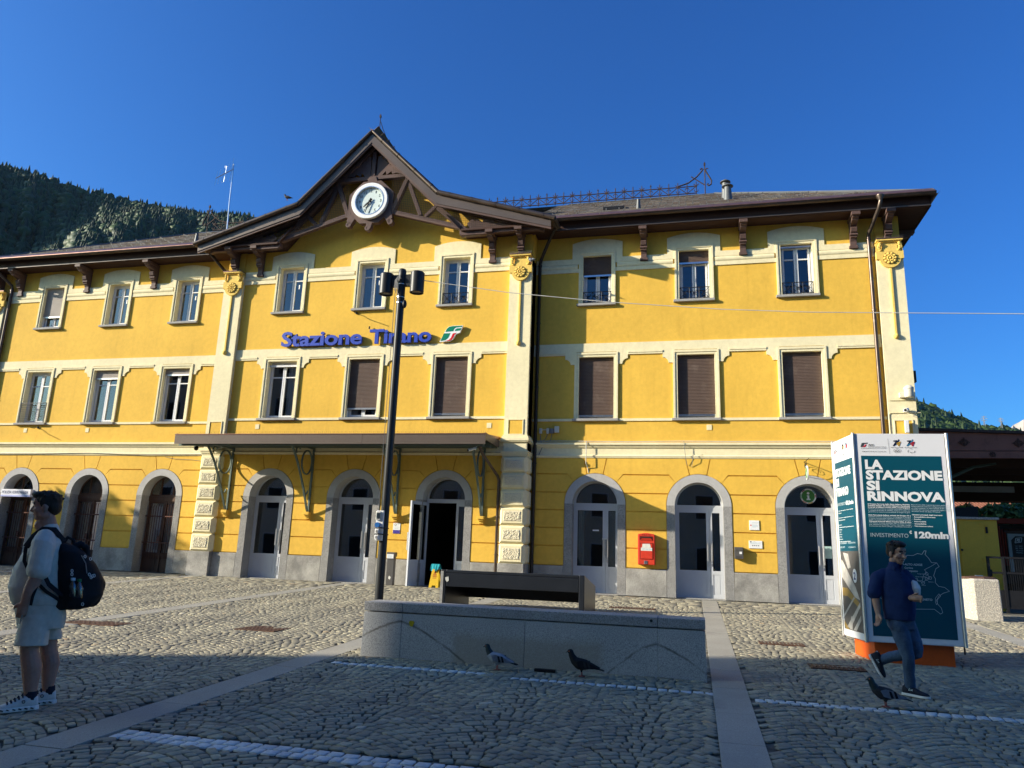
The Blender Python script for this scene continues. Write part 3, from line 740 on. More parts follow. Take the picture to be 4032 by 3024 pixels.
# ridge cresting
CREST = M('cresting_iron', (.055, .036, .030), .75, .2, var=.3, scale=6)
def fleur(m, x, y, z, s=1, up=1):
    for d in (-1, 1): m.tube([(x, y, z), (x+d*.05*s, y, z+.015*up), (x+d*.075*s, y, z+.06*up), (x+d*.06*s, y, z+.085*up)], .015, 4)
def cresting(x0, x1, y, zb, endx, par):
    m = MB(); n = int(abs(x1-x0)/.33); sgn = 1 if x1 > x0 else -1
    m.tube([(x0, y, zb+.05), (x1, y, zb+.05)], .021, 5); m.tube([(x0, y, zb+.33), (x1, y, zb+.33)], .021, 5)
    for i in range(n+1):
        x = x0+(x1-x0)*i/n; hi = i % 2
        m.tube([(x, y, zb), (x, y, zb+.46)], .019, 5); m.ell((x, y, zb+.485), (.018, .018, .035), 6, 5)
        if hi:
            m.ell((x, y, zb+.33), (.04, .02, .04), 8, 6)
            for t in (PI/4, 3*PI/4): m.tube([(x, y, zb+.33), (x+.11*math.cos(t), y, zb+.33+.11*math.sin(t))], .017, 4); m.ell((x+.115*math.cos(t), y, zb+.33+.115*math.sin(t)), (.02, .015, .02), 6, 5)
            fleur(m, x, y, zb+.10)
        else:
            fleur(m, x, y, zb+.27, 1, -1)
            if i % 6 == 0: m.tube([(x, y, zb+.46), (x, y, zb+.54)], [.04, .004], 4)
        if i < n:
            xn = x0+(x1-x0)*(i+1)/n
            m.tube([(x, y, zb+.05 if not hi else zb+.33), (xn, y, zb+.33 if not hi else zb+.05)], .017, 4)
    x = endx; m.tube([(x, y, zb), (x, y, zb+1.18)], .022, 6); m.tube([(x, y, zb+1.15), (x, y, zb+1.22), (x, y, zb+1.30)], [.045, .05, .004], 4)
    d = sgn
    m.tube([(x-d*1.0, y, zb+.36), (x-d*.6, y, zb+.48), (x-d*.3, y, zb+.70), (x-d*.1, y, zb+.93), (x-d*.06, y, zb+.99), (x-d*.10, y, zb+1.03), (x-d*.17, y, zb+1.0)], .026, 6)
    m.tube([(x+d*.02, y, zb+.96), (x+d*.08, y, zb+.82), (x+d*.17, y, zb+.65), (x+d*.24, y, zb+.50), (x+d*.22, y, zb+.36), (x+d*.13, y, zb+.31), (x+d*.08, y, zb+.36), (x+d*.12, y, zb+.40)], .028, 6)
    m.tube([(x+d*.02, y, zb+.94), (x+d*.07, y, zb+1.03), (x+d*.13, y, zb+1.0)], .022, 5)
    m.tube([(x, y, zb+.34), (x-d*.28, y, zb+.56), (x-d*.46, y, zb+.70)], .021, 5); m.ell((x-d*.48, y, zb+.72), (.025, .02, .03), 6, 5)
    m.build('ridge_cresting', CREST, par)
cresting(.6, 10.30, RY1, RZ1+.05, 10.62, ST); cresting(-.6, -10.30, RY1, RZ1+.05, -10.62, ST)
m = MB()
for i in range(9):
    y = -.35+i*.42; m.tube([(0, y, 14.30), (0, y, 14.74)], .011, 5); m.ell((0, y, 14.77), (.02, .02, .035), 6, 5)
    if i < 8: m.tube([(0, y, 14.34 if i % 2 else 14.60), (0, y+.42, 14.60 if i % 2 else 14.34)], .009, 4)
m.tube([(0, -.35, 14.36), (0, 3.0, 14.36)], .011, 5); m.tube([(0, -.35, 14.62), (0, 3.0, 14.62)], .011, 5)
m.tube([(0, -.35, 14.3), (0, -.35, 15.22)], .013, 5); m.tube([(0, -.35, 15.12), (0, -.35, 15.18), (0, -.35, 15.27)], [.035, .04, .003], 4)
m.tube([(0, -.30, 15.0), (0, -.1, 14.85), (0, .3, 14.70), (0, .9, 14.64)], .012, 5)
m.build('ridge_cresting', CREST, ST)
# flues, skylight
def flue(x, y, r0, r1, z0, z1, capr):
    f = MB(); f.lathe([(r0*1.35, z0-.35), (r0*1.3, z0+.02), (r0, z0+.04), (r1, z1)], (x, y), 20); o = f.build('flue', ZINC, roof, smooth=40)
    c = MB(); c.lathe([(r1*.5, z1), (capr, z1+.03), (capr*.98, z1+.05), (.01, z1+.16)], (x, y), 20)
    for i in range(3): c.box(x+r1*.7*math.cos(i*2.1)-.01, x+r1*.7*math.cos(i*2.1)+.01, y+r1*.7*math.sin(i*2.1)-.01, y+r1*.7*math.sin(i*2.1)+.01, z1-.1, z1+.06)
    c.build('cowl', ZINC, o, smooth=35)
flue(11.25, 2.2, .145, .11, rz(2.2)-.1, 12.88, .18); flue(11.22, 2.9, .14, .11, rz(2.9)-.1, 13.40, .175)
f = MB(); f.lathe([(.085, rz(1.2)-.1), (.05, rz(1.2)+.30), (.055, rz(1.2)+.32), (.0, rz(1.2)+.33)], (8.45, 1.2), 14); f.build('vent_pipe', ZINC, roof, smooth=40)
f = MB(); f.lathe([(.085, rz(1.0)-.1), (.05, rz(1.0)+.30), (.055, rz(1.0)+.32), (.0, rz(1.0)+.33)], (-7.6, 1.0), 14); f.build('vent_pipe', ZINC, roof, smooth=40)
f = MB(); y = 1.5; f.add([(7.3, y-.15, rz(y-.15)+.03), (7.95, y-.15, rz(y-.15)+.03), (7.95, y+.35, rz(y+.35)+.02), (7.3, y+.35, rz(y+.35)+.02), (7.3, y-.15, rz(y-.15)+.14), (7.95, y-.15, rz(y-.15)+.14), (7.95, y+.35, rz(y+.35)+.10), (7.3, y+.35, rz(y+.35)+.10)], [(0, 3, 2, 1), (4, 5, 6, 7), (0, 1, 5, 4), (1, 2, 6, 5), (2, 3, 7, 6), (3, 0, 4, 7)])
f.build('skylight', IRON, roof)
# ================================================================== clock gable
GP = [(-6.08, 10.80), (-2.42, 11.93), (0, 14.33), (2.42, 11.93), (6.08, 10.80)]
GY0, GY1 = -.82, 7.5
g = MB()
for (xa, za), (xb, zb) in zip(GP, GP[1:]):
    V = [(xa, GY0, za), (xb, GY0, zb), (xb, GY1, zb), (xa, GY1, za)]; n = Vector((zb-za, 0, -(xb-xa))).normalized()*-.10 if False else Vector((0, 0, -.10))
    g.add(V+[(p[0], p[1], p[2]-.10) for p in V], [(0, 1, 2, 3), (4, 7, 6, 5), (0, 4, 5, 1), (1, 5, 6, 2), (2, 6, 7, 3), (3, 7, 4, 0)])
groof = g.build('gable_roof', SLAT, ST)
# slates of the gable roof
def gslates(xa, za, xb, zb, s):
    d = Vector((xb-xa, 0, zb-za)); L = d.length; d.normalize(); nn = Vector((-d.z, 0, d.x)); nn = nn if nn.z > 0 else -nn
    m = MB(); t = .03; row = 0
    while t < L-.05:
        y = GY0+.02+(row % 2)*.2
        while y < 3.2:
            p = Vector((xa, 0, za))+d*t; h = rng.uniform(.012, .026)
            q = [p+Vector((0, y, 0)), p+Vector((0, y+.40, 0)), p+d*.34+Vector((0, y+.40, 0)), p+d*.34+Vector((0, y, 0))]
            m.k = rng.choice((0, 0, 1, 2)); m.add([*(a+nn*.004 for a in q), q[0]+nn*(h+.01), q[1]+nn*(h+.01), q[2]+nn*.008, q[3]+nn*.008], [(4, 5, 6, 7), (0, 1, 5, 4), (1, 2, 6, 5), (3, 0, 4, 7)])
            y += .41
        t += .235; row += 1
    m.build('slate_field', SLM, groof, kind='stuff')
for s in (-1, 1):
    gslates(s*6.08, 10.80, s*2.42, 11.93, s); gslates(s*2.42, 11.93, 0, 14.33, s)
# boarded underside, rake fascias, gutters on the rakes
for s in (-1, 1):
    P = [(s*6.02, 10.66), (s*2.36, 11.79), (0, 14.15)]
    u = MB()
    for (xa, za), (xb, zb) in zip(P, P[1:]):
        u.quad((xa, GY0+.03, za), (xb, GY0+.03, zb), (xb, .0, zb), (xa, .0, za))
    u.build('rake_lining', WOODB, ST)
    f = MB()
    for (xa, za), (xb, zb), h0, h1 in ((P[0], P[1], .16, .24), (P[1], P[2], .24, .24)):
        V = [(xa, GY0-.02, za-h0), (xb, GY0-.02, zb-h1), (xb, GY0-.02, zb+.05), (xa, GY0-.02, za+.05)]
        f.add(V+[(p[0], p[1]+.035, p[2]) for p in V], [(0, 1, 2, 3), (7, 6, 5, 4), (0, 4, 5, 1), (1, 5, 6, 2), (2, 6, 7, 3), (3, 7, 4, 0)])
    f.build('rake_fascia', FASC, ST)
    t = MB()
    for (xa, za), (xb, zb), h0, h1 in ((P[0], P[1], .16, .24), (P[1], P[2], .24, .24)):
        V = [(xa, GY0+.00, za-h0-.07), (xb, GY0+.0, zb-h1-.07), (xb, GY0+.0, zb-h1), (xa, GY0+.0, za-h0)]
        t.add(V+[(p[0], p[1]+.05, p[2]) for p in V], [(0, 1, 2, 3), (7, 6, 5, 4), (0, 4, 5, 1), (1, 5, 6, 2), (2, 6, 7, 3), (3, 7, 4, 0)])
    t.build('rake_batten', WOOD, ST)
    gt = MB(); path = [(s*6.15, GY0-.07, 10.745), (s*2.42, GY0-.07, 11.90), (s*.03, GY0-.05, 14.29)]
    gt.tube(path[:2], .075, 12); gt.tube(path[1:], [.075, .05], 10)
    gt.tube([(s*6.12, GY0-.07, 10.74), (s*6.14, -.25, 10.74)], .07, 10)
    gt.build('rake_gutter', GUTT, ST, smooth=50)
    for i in range(5):
        cl = MB(); a = Vector(path[0]).lerp(Vector(path[1]), (i+.5)/5); d = (Vector(path[1])-Vector(path[0])).normalized(); cl.tube([a-d*.03, a+d*.03], .083, 12); cl.build('gutter_clip', GUTT, ST, smooth=50)
    for i in range(4):
        cl = MB(); a = Vector(path[1]).lerp(Vector(path[2]), (i+.4)/4); d = (Vector(path[2])-Vector(path[1])).normalized(); cl.tube([a-d*.03, a+d*.03], .081-.02*(i/4), 12); cl.build('gutter_clip', GUTT, ST, smooth=50)
    e = MB(); Q = [(s*6.12, 10.83), (s*2.43, 11.97), (0, 14.37)]
    for (xa, za), (xb, zb) in zip(Q, Q[1:]): e.add([(xa, GY0-.06, za-.03), (xb, GY0-.06, zb-.03), (xb, GY0+.10, zb), (xa, GY0+.10, za), (xa, GY0-.06, za), (xb, GY0-.06, zb), (xb, GY0+.10, zb+.025), (xa, GY0+.10, za+.025)], [(0, 1, 5, 4), (4, 5, 6, 7), (1, 2, 6, 5), (3, 0, 4, 7), (0, 3, 2, 1)])
    e.build('copper_flashing', COPP, ST)
    # horizontal boxed eave at the gable foot and its rising end
    b = MB(); xa, xb = sorted((s*3.16, s*6.0)); b.box(xa, xb, -.66, 0, 10.66, 10.72); b.build('soffit', WOODB, ST)
    b = MB(); b.add([(s*3.16, -.64, 10.67), (s*2.62, -.64, 11.26), (s*2.62, 0, 11.26), (s*3.16, 0, 10.67), (s*3.12, -.64, 10.72), (s*2.58, -.64, 11.31), (s*2.58, 0, 11.31), (s*3.12, 0, 10.72)], [(0, 1, 2, 3), (4, 7, 6, 5), (0, 4, 5, 1), (1, 5, 6, 2), (2, 6, 7, 3), (3, 7, 4, 0)]); b.build('soffit', WOODB, ST)
# truss timbers
TY0, TY1 = -.55, -.41
tr = thing_part = bpy.data.objects.new('gable_truss', None); put(tr, ST)
def beam(p, q, w, y0=TY0, y1=TY1, name='beam', mat=None):
    a, b = Vector((p[0], 0, p[1])), Vector((q[0], 0, q[1])); d = (b-a).normalized(); n = Vector((-d.z, 0, d.x))*(w/2)
    P = [a-n, b-n, b+n, a+n]
    return MB().prism([(v.x, v.z) for v in P], 'y', y0, y1).build(name, mat or WOOD, tr, bevel=.012, seg=1)
beam((0, 12.86), (0, 13.75), .145)
beam((-1.36, 12.79), (1.36, 12.79), .14, TY0-.01, TY1)
for s in (-1, 1):
    beam((0, 13.92), (s*2.28, 11.66), .13); beam((s*2.28, 11.66), (s*5.75, 10.57), .13)
    beam((s*1.24, 12.72), (s*.73, 11.44), .135, TY0-.02, TY1); beam((s*1.24, 12.60), (s*1.74, 11.34), .125, TY0+.01, TY1)
    beam((s*2.26, 11.64), (s*1.90, 11.30), .12, TY0+.01, TY1); beam((s*.70, 11.56), (s*3.12, 10.83), .155, TY0-.005, TY1)
    beam((s*2.30, 11.58), (s*3.30, 10.70), .16, TY0+.012, TY1)
    beam((s*3.10, 10.645), (s*5.72, 10.645), .17, TY0-.03, TY1); beam((s*3.15, 10.55), (s*4.2, 10.55), .05, TY0-.045, TY1)
    # sawn foliage boards
    q = MB(); P = [(3.42, 10.74), (3.30, 10.95), (3.46, 11.10), (3.55, 11.02), (3.66, 11.07), (3.72, 10.98)]+[(3.98+.19*math.cos(a), 10.92+.19*math.sin(a)) for a in [PI*.9-PI*.9*i/10 for i in range(11)]]+[(4.26, 10.90), (4.34, 10.95), (4.40, 10.88), (4.55, 10.92), (4.62, 10.84), (4.80, 10.86), (4.86, 10.79), (5.05, 10.80), (5.2, 10.74)]
    q.prism([(s*x, z) for x, z in P], 'y', TY0+.04, TY0+.065); q.build('foliage_board', WOOD, tr); q = MB()
    P = [(.10, 12.88), (.12, 13.58), (.24, 13.60), (.30, 13.45), (.40, 13.50), (.44, 13.32), (.55, 13.34), (.58, 13.22), (.72, 13.22), (.86, 13.08), (1.02, 12.96), (.98, 12.88), (.80, 12.93), (.66, 12.90), (.62, 13.0), (.46, 12.88), (.42, 13.02), (.30, 12.88)]
    q.prism([(s*x, z) for x, z in P], 'y', TY0+.04, TY0+.065)
    q.build('foliage_board', WOOD, tr)
# board behind the clock with scrolled feet
CX0, CZ0 = .02, 11.92
b = MB(); b.prism([(CX0+.83*math.cos(a)*(1 if k_ % 2 else .93), CZ0+.80*math.sin(a)*(1 if k_ % 2 else .93)) for k_, a in enumerate([PI/8*i for i in range(16)])], 'y', TY0-.035, TY1+.02)
for s in (-1, 1):
    b.prism([(CX0+s*.72, CZ0-.30), (CX0+s*.80, CZ0-.62), (CX0+s*.62, CZ0-.74), (CX0+s*.50, CZ0-.55)], 'y', TY0-.04, TY1)
    b.disc((CX0+s*.72, CZ0-.74), .10, TY0-.04, TY1, 18, .035); b.disc((CX0+s*.72, CZ0-.74), .05, TY0-.03, TY1, 14)
b.disc((CX0-.04, CZ0-.90), .10, TY0-.04, TY1, 18, .03); b.prism([(CX0-.12, CZ0-.70), (CX0+.12, CZ0-.70), (CX0+.07, CZ0-.92), (CX0-.04, CZ0-.98)], 'y', TY0-.036, TY1)
b.prism([(CX0-.20, CZ0+.66), (CX0+.20, CZ0+.66), (CX0+.12, CZ0+.90), (CX0-.12, CZ0+.90)], 'y', TY0-.036, TY1)
b.build('clock_board', WOOD, tr, bevel=.01, seg=1)
# pigeon netting stretched over the truss
nt_ = MB()
for s in (-1, 1):
    for i in range(62):
        x = .75+i*.062
        if x < 2.3: zt_, zb_ = 13.92-(13.92-11.66)*x/2.28-.05, 11.56-(x-.7)*.30
        else: zt_, zb_ = 11.66-(x-2.28)*.314, max(10.62, 11.56-(x-.7)*.30)
        if zt_ > zb_: nt_.box(s*x-.0022, s*x+.0022, TY0-.075, TY0-.072, zb_, zt_)
    for i in range(38):
        z = 10.70+i*.062
        xm = (13.92-z)/.991 if z > 11.66 else 2.28+(11.66-z)/.314; xl = max(.75, (11.56-z)/.30+.7) if z < 11.5 else .8
        xm = min(xm, 4.6)
        if xm > xl: nt_.box(*sorted((s*xl, s*xm)), TY0-.0785, TY0-.0755, z-.0022, z+.0022)
nt_.build('pigeon_net', M('net_cord', (.045, .035, .03), .8), tr, kind='stuff')

# ---- the clock
ck = thing('station_clock', 'round white station clock with black numerals under the gable peak', 'clock', (CX0, TY0-.06, CZ0))
c = MB(); c.disc((CX0, CZ0), .625, TY0-.15, TY0-.035, 56, .49); c.build('rim', WHITE, ck, bevel=.012, smooth=40)
MB().disc((CX0, CZ0), .50, TY0-.075, TY0-.04, 48).build('dial', CLOCKF, ck, smooth=40)
MB().disc((CX0, CZ0), .50, TY0-.158, TY0-.148, 56, .478).build('bezel', STEELG, ck)
tk = MB()
for i in range(60):
    a = 2*PI*i/60; w_, h_ = (.009, .020) if i % 5 else (.012, .03); ca, sa = math.cos(a), math.sin(a)
    P = []
    for u_, v_ in ((-w_, .445), (w_, .445), (w_, .445+h_), (-w_, .445+h_)): P.append((CX0+u_*ca+v_*sa, TY0-.077, CZ0-u_*sa+v_*ca))
    tk.quad(*P)
tk.build('minute_marks', BLACK, ck)
for i in range(1, 13):
    a = 2*PI*i/12; s_ = str(i); wd = .055 if i < 10 else .10
    if i in (1,): wd = .035
    if i == 11: wd = .075
    text('numeral', s_, BLACK, ck, CX0+.365*math.sin(a)-wd/2, TY0-.076, CZ0+.365*math.cos(a)-.048, .096, width=wd, bold=.012)
hour, minute = 7, 33
for L, w_, ang, y_, nm in ((.29, .024, 2*PI*(hour+minute/60)/12, TY0-.105, 'hour_hand'), (.41, .016, 2*PI*minute/60, TY0-.120, 'minute_hand')):
    ca, sa = math.cos(ang), math.sin(ang); P = [(-w_, -.10), (w_, -.10), (w_*1.1, L*.6), (w_*.5, L), (-w_*.5, L), (-w_*1.1, L*.6)]
    MB().prism([(CX0+u_*ca+v_*sa, CZ0-u_*sa+v_*ca) for u_, v_ in P], 'y', y_-.006, y_+.006).build(nm, BLACK, ck)
MB().disc((CX0, CZ0), .035, TY0-.13, TY0-.075, 20).build('hub', BLACK, ck)

# ================================================================== entrance canopy
cp = bpy.data.objects.new('entrance_canopy', None); put(cp, ST)
KX0, KX1, KD = -5.22, 4.50, -1.60
m = MB(); m.add([(KX0, -.0, 4.33), (KX1, -.0, 4.33), (KX1, KD, 4.17), (KX0, KD, 4.17), (KX0, -.0, 4.26), (KX1, -.0, 4.26), (KX1, KD, 4.10), (KX0, KD, 4.10)], [(0, 1, 2, 3), (4, 7, 6, 5), (0, 4, 5, 1), (1, 5, 6, 2), (2, 6, 7, 3), (3, 7, 4, 0)]); m.build('canopy_roof', COPP, cp)
box('fascia', FASC, cp, KX0-.02, -1.0, KD-.05, KD, 3.88, 4.155); box('fascia', FASC, cp, -.996, .9, KD-.052, KD, 3.878, 4.157); box('fascia', FASC, cp, .904, KX1+.02, KD-.05, KD, 3.88, 4.155)
for x0, x1 in ((KX0-.02, KX0+.02), (KX1-.02, KX1+.02)): box('end_fascia', FASC, cp, x0, x1, KD+.001, -.15, 4.0, 4.20)
e = MB(); e.box(KX0-.03, KX1+.03, KD-.065, KD+.05, 4.157, 4.178); e.build('copper_edge', COPP, cp)
sp = MB()
for i in range(240):
    x = KX0+(KX1-KX0)*i/239; sp.tube([(x, KD-.02, 4.17), (x+.012*((i % 3)-1), KD-.03, 4.245)], .0022, 3, caps=False)
sp.build('bird_spikes', IRON, cp, kind='stuff')
m = MB()
for y in (-1.5, -.8, -.12): m.box(KX0+.05, KX1-.05, y-.03, y+.03, 4.16+y*.1-.17, 4.16+y*.1-.07+.07)
m.build('purlin', GREEN, cp)
MB().add([(KX0+.03, -.01, 4.24), (KX1-.03, -.01, 4.24), (KX1-.03, KD+.01, 4.09), (KX0+.03, KD+.01, 4.09)], [(0, 1, 2, 3)]).build('lining', M('canopy_lining', (.16, .13, .09), .8, var=.15), cp)
src = None
for x in (-4.27, -1.44, 1.42, 4.06):
    if src is None:
        b = bpy.data.objects.new('canopy_bracket', None); put(b, cp); b.location = (x, 0, 0)
        k = MB(); k.box(-.028, .028, -.085, -.02, 2.02, 4.02); k.box(-.025, .025, -1.52, -.02, 3.93, 4.0)
        path = [(0, -1.48, 3.95), (0, -1.22, 3.74), (0, -.95, 3.42), (0, -.70, 3.05), (0, -.48, 2.70), (0, -.30, 2.36), (0, -.18, 2.12), (0, -.12, 2.02)]
        def ribbon(mb, P, w, t):
            for (p, q) in zip(P, P[1:]):
                p, q = Vector(p), Vector(q); d = (q-p).normalized(); n_ = Vector((0, -d.z, d.y))*t
                mb.add([p-n_+Vector((-w, 0, 0)), p-n_+Vector((w, 0, 0)), p+n_+Vector((w, 0, 0)), p+n_+Vector((-w, 0, 0)), q-n_+Vector((-w, 0, 0)), q-n_+Vector((w, 0, 0)), q+n_+Vector((w, 0, 0)), q+n_+Vector((-w, 0, 0))],
                       [(0, 1, 5, 4), (1, 2, 6, 5), (2, 3, 7, 6), (3, 0, 4, 7)])
        ribbon(k, path, .026, .024)
        ribbon(k, [(0, -.42+.30*math.cos(2*PI*i/28), 3.49+.36*math.sin(2*PI*i/28)) for i in range(29)], .022, .017)
        ribbon(k, [(0, -.32+.10*math.cos(t), 2.66+.12*math.sin(t)) for t in [PI*1.0+PI*i/8 for i in range(9)]], .018, .014)
        ribbon(k, [(0, -.98+.12*math.cos(t), 3.78+.10*math.sin(t)) for t in [PI*.2+PI*1.1*i/8 for i in range(9)]], .018, .014)
        o1 = k.build('ironwork', GREEN, b, local=True)
        co = MB(); co.box(-.10, .10, -.20, 0, 1.93, 2.02).box(-.085, .085, -.16, 0, 1.88, 1.93).box(-.07, .07, -.11, 0, 1.81, 1.88)
        o2 = co.build('corbel', YEL, b, local=True, bevel=.008); src = b
    else:
        b = src.copy(); put(b, cp); b.location = (x, 0, 0); dup(o1, b); dup(o2, b)
# downpipes
def pipe(path, r=.05, mat=None, par=None, name='downpipe', rings=()):
    p = MB(); p.tube(path, r, 12)
    for z in rings: p.tube([(path[-1][0], path[-1][1], z), (path[-1][0], path[-1][1], z+.03)], r+.012, 12)
    return p.build(name, mat or GUTT, par or ST, smooth=50)
pipe([(4.33, -1.45, 3.92), (4.33, -1.42, 3.78), (4.36, -1.30, 3.66), (4.52, -.16, 3.16), (4.54, -.11, 3.05), (4.54, -.11, .0)], .042, GUTT, cp, rings=(2.0, .95))
DPB = M('dark_downpipe', (.045, .036, .030), .5, .4, var=.3, scale=3)
for s in (-1, 1):
    pipe([(s*6.10, -.30, 10.93), (s*6.08, -.28, 10.78), (s*5.9, -.1, 10.55), (s*5.50, .38, 9.98), (s*5.46, .43, 9.85), (s*5.46, .43, 0)], .052, DPB, rings=(9.78, 7.9, 5.9, 3.6, 1.9, .8))
    pipe([(s*15.12, -.36, 10.95), (s*15.12, -.36, 10.80), (s*15.08, -.30, 10.62), (s*14.94, .40, 10.20), (s*14.93, .43, 10.08), (s*14.93, .43, 0)], .052, rings=(10.0, 7.9, 5.9, 4.4, 2.4))
    MB().lathe([(.05, 10.78), (.055, 10.84), (.11, 10.94), (.11, 10.97)], (s*15.12, -.36), 14).build('hopper', GUTT, ST, smooth=40)
# conduits lying on the cornice
m = MB(); m.tube([(5.50, YW-.05, 4.275), (6.2, YW-.06, 4.28), (6.98, YW-.06, 4.272), (8.3, YW-.055, 4.262), (9.6, YW-.06, 4.276), (11.2, YW-.055, 4.265), (12.8, YW-.06, 4.272), (14.9, YW-.055, 4.265)], .012, 6)
m.tube([(6.98, YW-.06, 4.27), (6.99, YW-.14, 4.23), (6.99, YW-.15, 3.62), (7.03, YW-.05, 3.50), (7.05, YW-.03, 3.36)], .012, 6)
m.build('conduit', WCABLE, ST)
m = MB(); m.tube([(-15, YW-.08, 3.82), (-12.5, YW-.085, 3.84), (-10.2, YW-.08, 3.865), (-8.0, YW-.085, 3.82), (-5.5, YW-.08, 3.84)], .008, 5)
m.tube([(9.75, YW-.13, 4.27), (9.78, YW-.13, 3.9), (9.82, YW-.06, 3.6), (9.95, YW-.04, 3.55), (9.98, YW-.12, 3.75), (10.0, YW-.13, 4.0)], .007, 5)
m.tube([(-7.2, YW-.05, 3.75), (-6.8, YW-.05, 3.68), (-6.2, YW-.05, 3.66), (-5.6, YW-.04, 3.60)], .006, 5)
m.tube([(5.6, YW-.03, 4.5), (5.62, YW-.04, 4.33), (5.68, YW-.05, 4.1), (5.55, YW-.05, 3.8)], .010, 5); m.tube([(5.83, YW-.03, 4.5), (5.75, YW-.05, 4.32), (5.62, YW-.05, 4.25)], .008, 5); m.tube([(5.95, YW-.03, 4.5), (5.92, YW-.05, 4.3), (5.8, YW-.05, 4.26)], .008, 5)
m.build('conduit', CABLE, ST)
for x0, x1, z0, z1, mt_ in ((5.575, 5.655, 4.50, 4.66, BEIGE), (5.79, 5.865, 4.50, 4.66, BEIGE), (5.885, 6.01, 4.51, 4.65, CABLE), (6.03, 6.165, 4.53, 4.72, BEIGE)): box('junction_box', mt_, ST, x0, x1, YW-.08, YW, z0, z1, bevel=.008)
m = MB(); m.tube([(5.655, YW-.03, 4.62), (5.79, YW-.03, 4.62)], .012, 6); m.build('conduit', BEIGE, ST)
for x, y in ((10.45, YW), (-3.55, 0), (4.15, 0), (-13.2, YW), (-10.55, YW)): box('vent_cover', CRM, ST, x-.07, x+.07, y-.012, y, 4.60, 4.75)
# wall lamp arms (dead lamp brackets under two sills)
def arm(x, y, z):
    m = MB(); m.tube([(x, y, z), (x, y-.10, z), (x+.02, y-.18, z-.05), (x+.10, y-.42, z-.06)], .012, 6); m.ell((x, y-.02, z), (.04, .03, .04), 8, 6); m.build('lamp_arm', IRON, ST)
arm(-.42, 0, 8.35); arm(-12.65, YW, 4.77)
# ================================================================== the square: base sheet, slabs, setts
def gmat(name, stops, rough=.85, bump=.16):
    m, n, l, p = _nodes(name)
    a = n.new('ShaderNodeAttribute'); a.attribute_name = 'tone'; a.attribute_type = 'GEOMETRY'
    c = _ramp(n, l, a.outputs['Fac'], stops)
    tc = n.new('ShaderNodeTexCoord'); co = tc.outputs['Object']
    f = _ramp(n, l, _noise(n, l, co, 28, 5, .65), [(.3, (.80, .80, .80)), (.7, (1.18, 1.18, 1.18))]); c = _mix(n, l, 1.0, c, f, 'MULTIPLY')
    f = _ramp(n, l, _noise(n, l, co, .7, 5, .6), [(.35, (.80, .80, .82)), (.65, (1.1, 1.09, 1.06))]); c = _mix(n, l, 1.0, c, f, 'MULTIPLY')
    l.new(c, p.inputs['Base Color']); p.inputs['Roughness'].default_value = rough; p.inputs['Specular IOR Level'].default_value = .35
    b = n.new('ShaderNodeBump'); b.inputs['Strength'].default_value = bump; b.inputs['Distance'].default_value = .006
    l.new(_noise(n, l, co, 55, 5, .65), b.inputs['Height']); l.new(b.outputs[0], p.inputs['Normal'])
    MATS[name] = m; return m
SETT = gmat('porphyry_sett', [(0, (.20, .185, .145)), (.35, (.285, .262, .195)), (.6, (.345, .315, .225)), (.80, (.41, .378, .275)), (.90, (.37, .275, .165)), (1, (.51, .475, .37))])
WSET = gmat('white_marble_sett', [(0, (.52, .52, .51)), (1, (.72, .72, .70))])
JOINT = M('joint_earth', (.13, .122, .10), .95, var=.35, scale=6, bump=.4, bscale=80, dirt=((.06, .075, .035), 1.2, .60))
SLAB = M('granite_slab', (.37, .35, .295), .8, var=.10, scale=1.4, bump=.18, bscale=120, speck=((.13, .13, .13), 160, .45), fine=80, fvar=.15, dirt=((.16, .15, .14), 1.1, .62))
gr = MB(); xs = (-2500, 2500)
for (ya, za), (yb, zb) in zip([(-2500, -2.03), (-60, -2.0), (-.6, -.016), (2500, -.014)], [(-60, -2.0), (-.6, -.016), (2500, -.014)]):
    gr.quad((xs[0], ya, za), (xs[1], ya, za), (xs[1], yb, zb), (xs[0], yb, zb))
plaza = tag(gr.build('plaza_ground', JOINT), 'cobbled station square', None, kind='structure')

STRIPX = [-10.05, -4.93, .20, 5.22, 10.33, 15.45]; SW = .19
def inview(x, y, z=0, m=500):
    d = np.stack([x-CAM[0], y-CAM[1], np.zeros_like(x)+z-CAM[2]], -1); w = d@_f
    u = 2016+FPX*(d@_r)/np.maximum(w, .1); v = 1512-FPX*(d@_u)/np.maximum(w, .1)
    return (w > .5) & (u > -m) & (u < 4032+m) & (v < 3024+m), np.hypot(x-CAM[0], y-CAM[1])
nr = np.random.RandomState(4)
cs = []                                         # x, y, angle, length, width, kind
bays = [(-15.17, -10.05)]+list(zip(STRIPX, STRIPX[1:]))+[(15.45, 20.5)]
for a, b in bays:
    n = 4; w = (b-a-2*SW)/n
    for c in range(n):
        xc = a+SW+w*(c+.5); sag = .34; ns = 11
        for j in range(-6, 190):
            y0 = -19.5+j*.1
            bw = nr.uniform(.72, 1.28, ns); bt = np.concatenate([[0], np.cumsum(bw)])/bw.sum()*2-1; sg_ = sag*nr.uniform(.95, 1.05)
            for i in range(ns):
                t = (bt[i]+bt[i+1])/2; dt = bt[i+1]-bt[i]
                cs.append((xc+t*w/2, y0+sg_*(1-t*t)-.17, math.atan2(-2*sg_*t, w/2), w/2*dt*math.sqrt(1+(4*sg_*t/w)**2)*.97, .1*max(.80, math.cos(math.atan2(2*sg_*t, w/2))), 0))
rows = [(-2.1+i*.171, i) for i in range(12)]
for y, i in rows:
    x = -16.2+(i % 2)*.15
    while x < 20:
        L = nr.uniform(.22, .38); cs.append((x+L/2, y+.085, 0, L-.008, .164, 1)); x += L
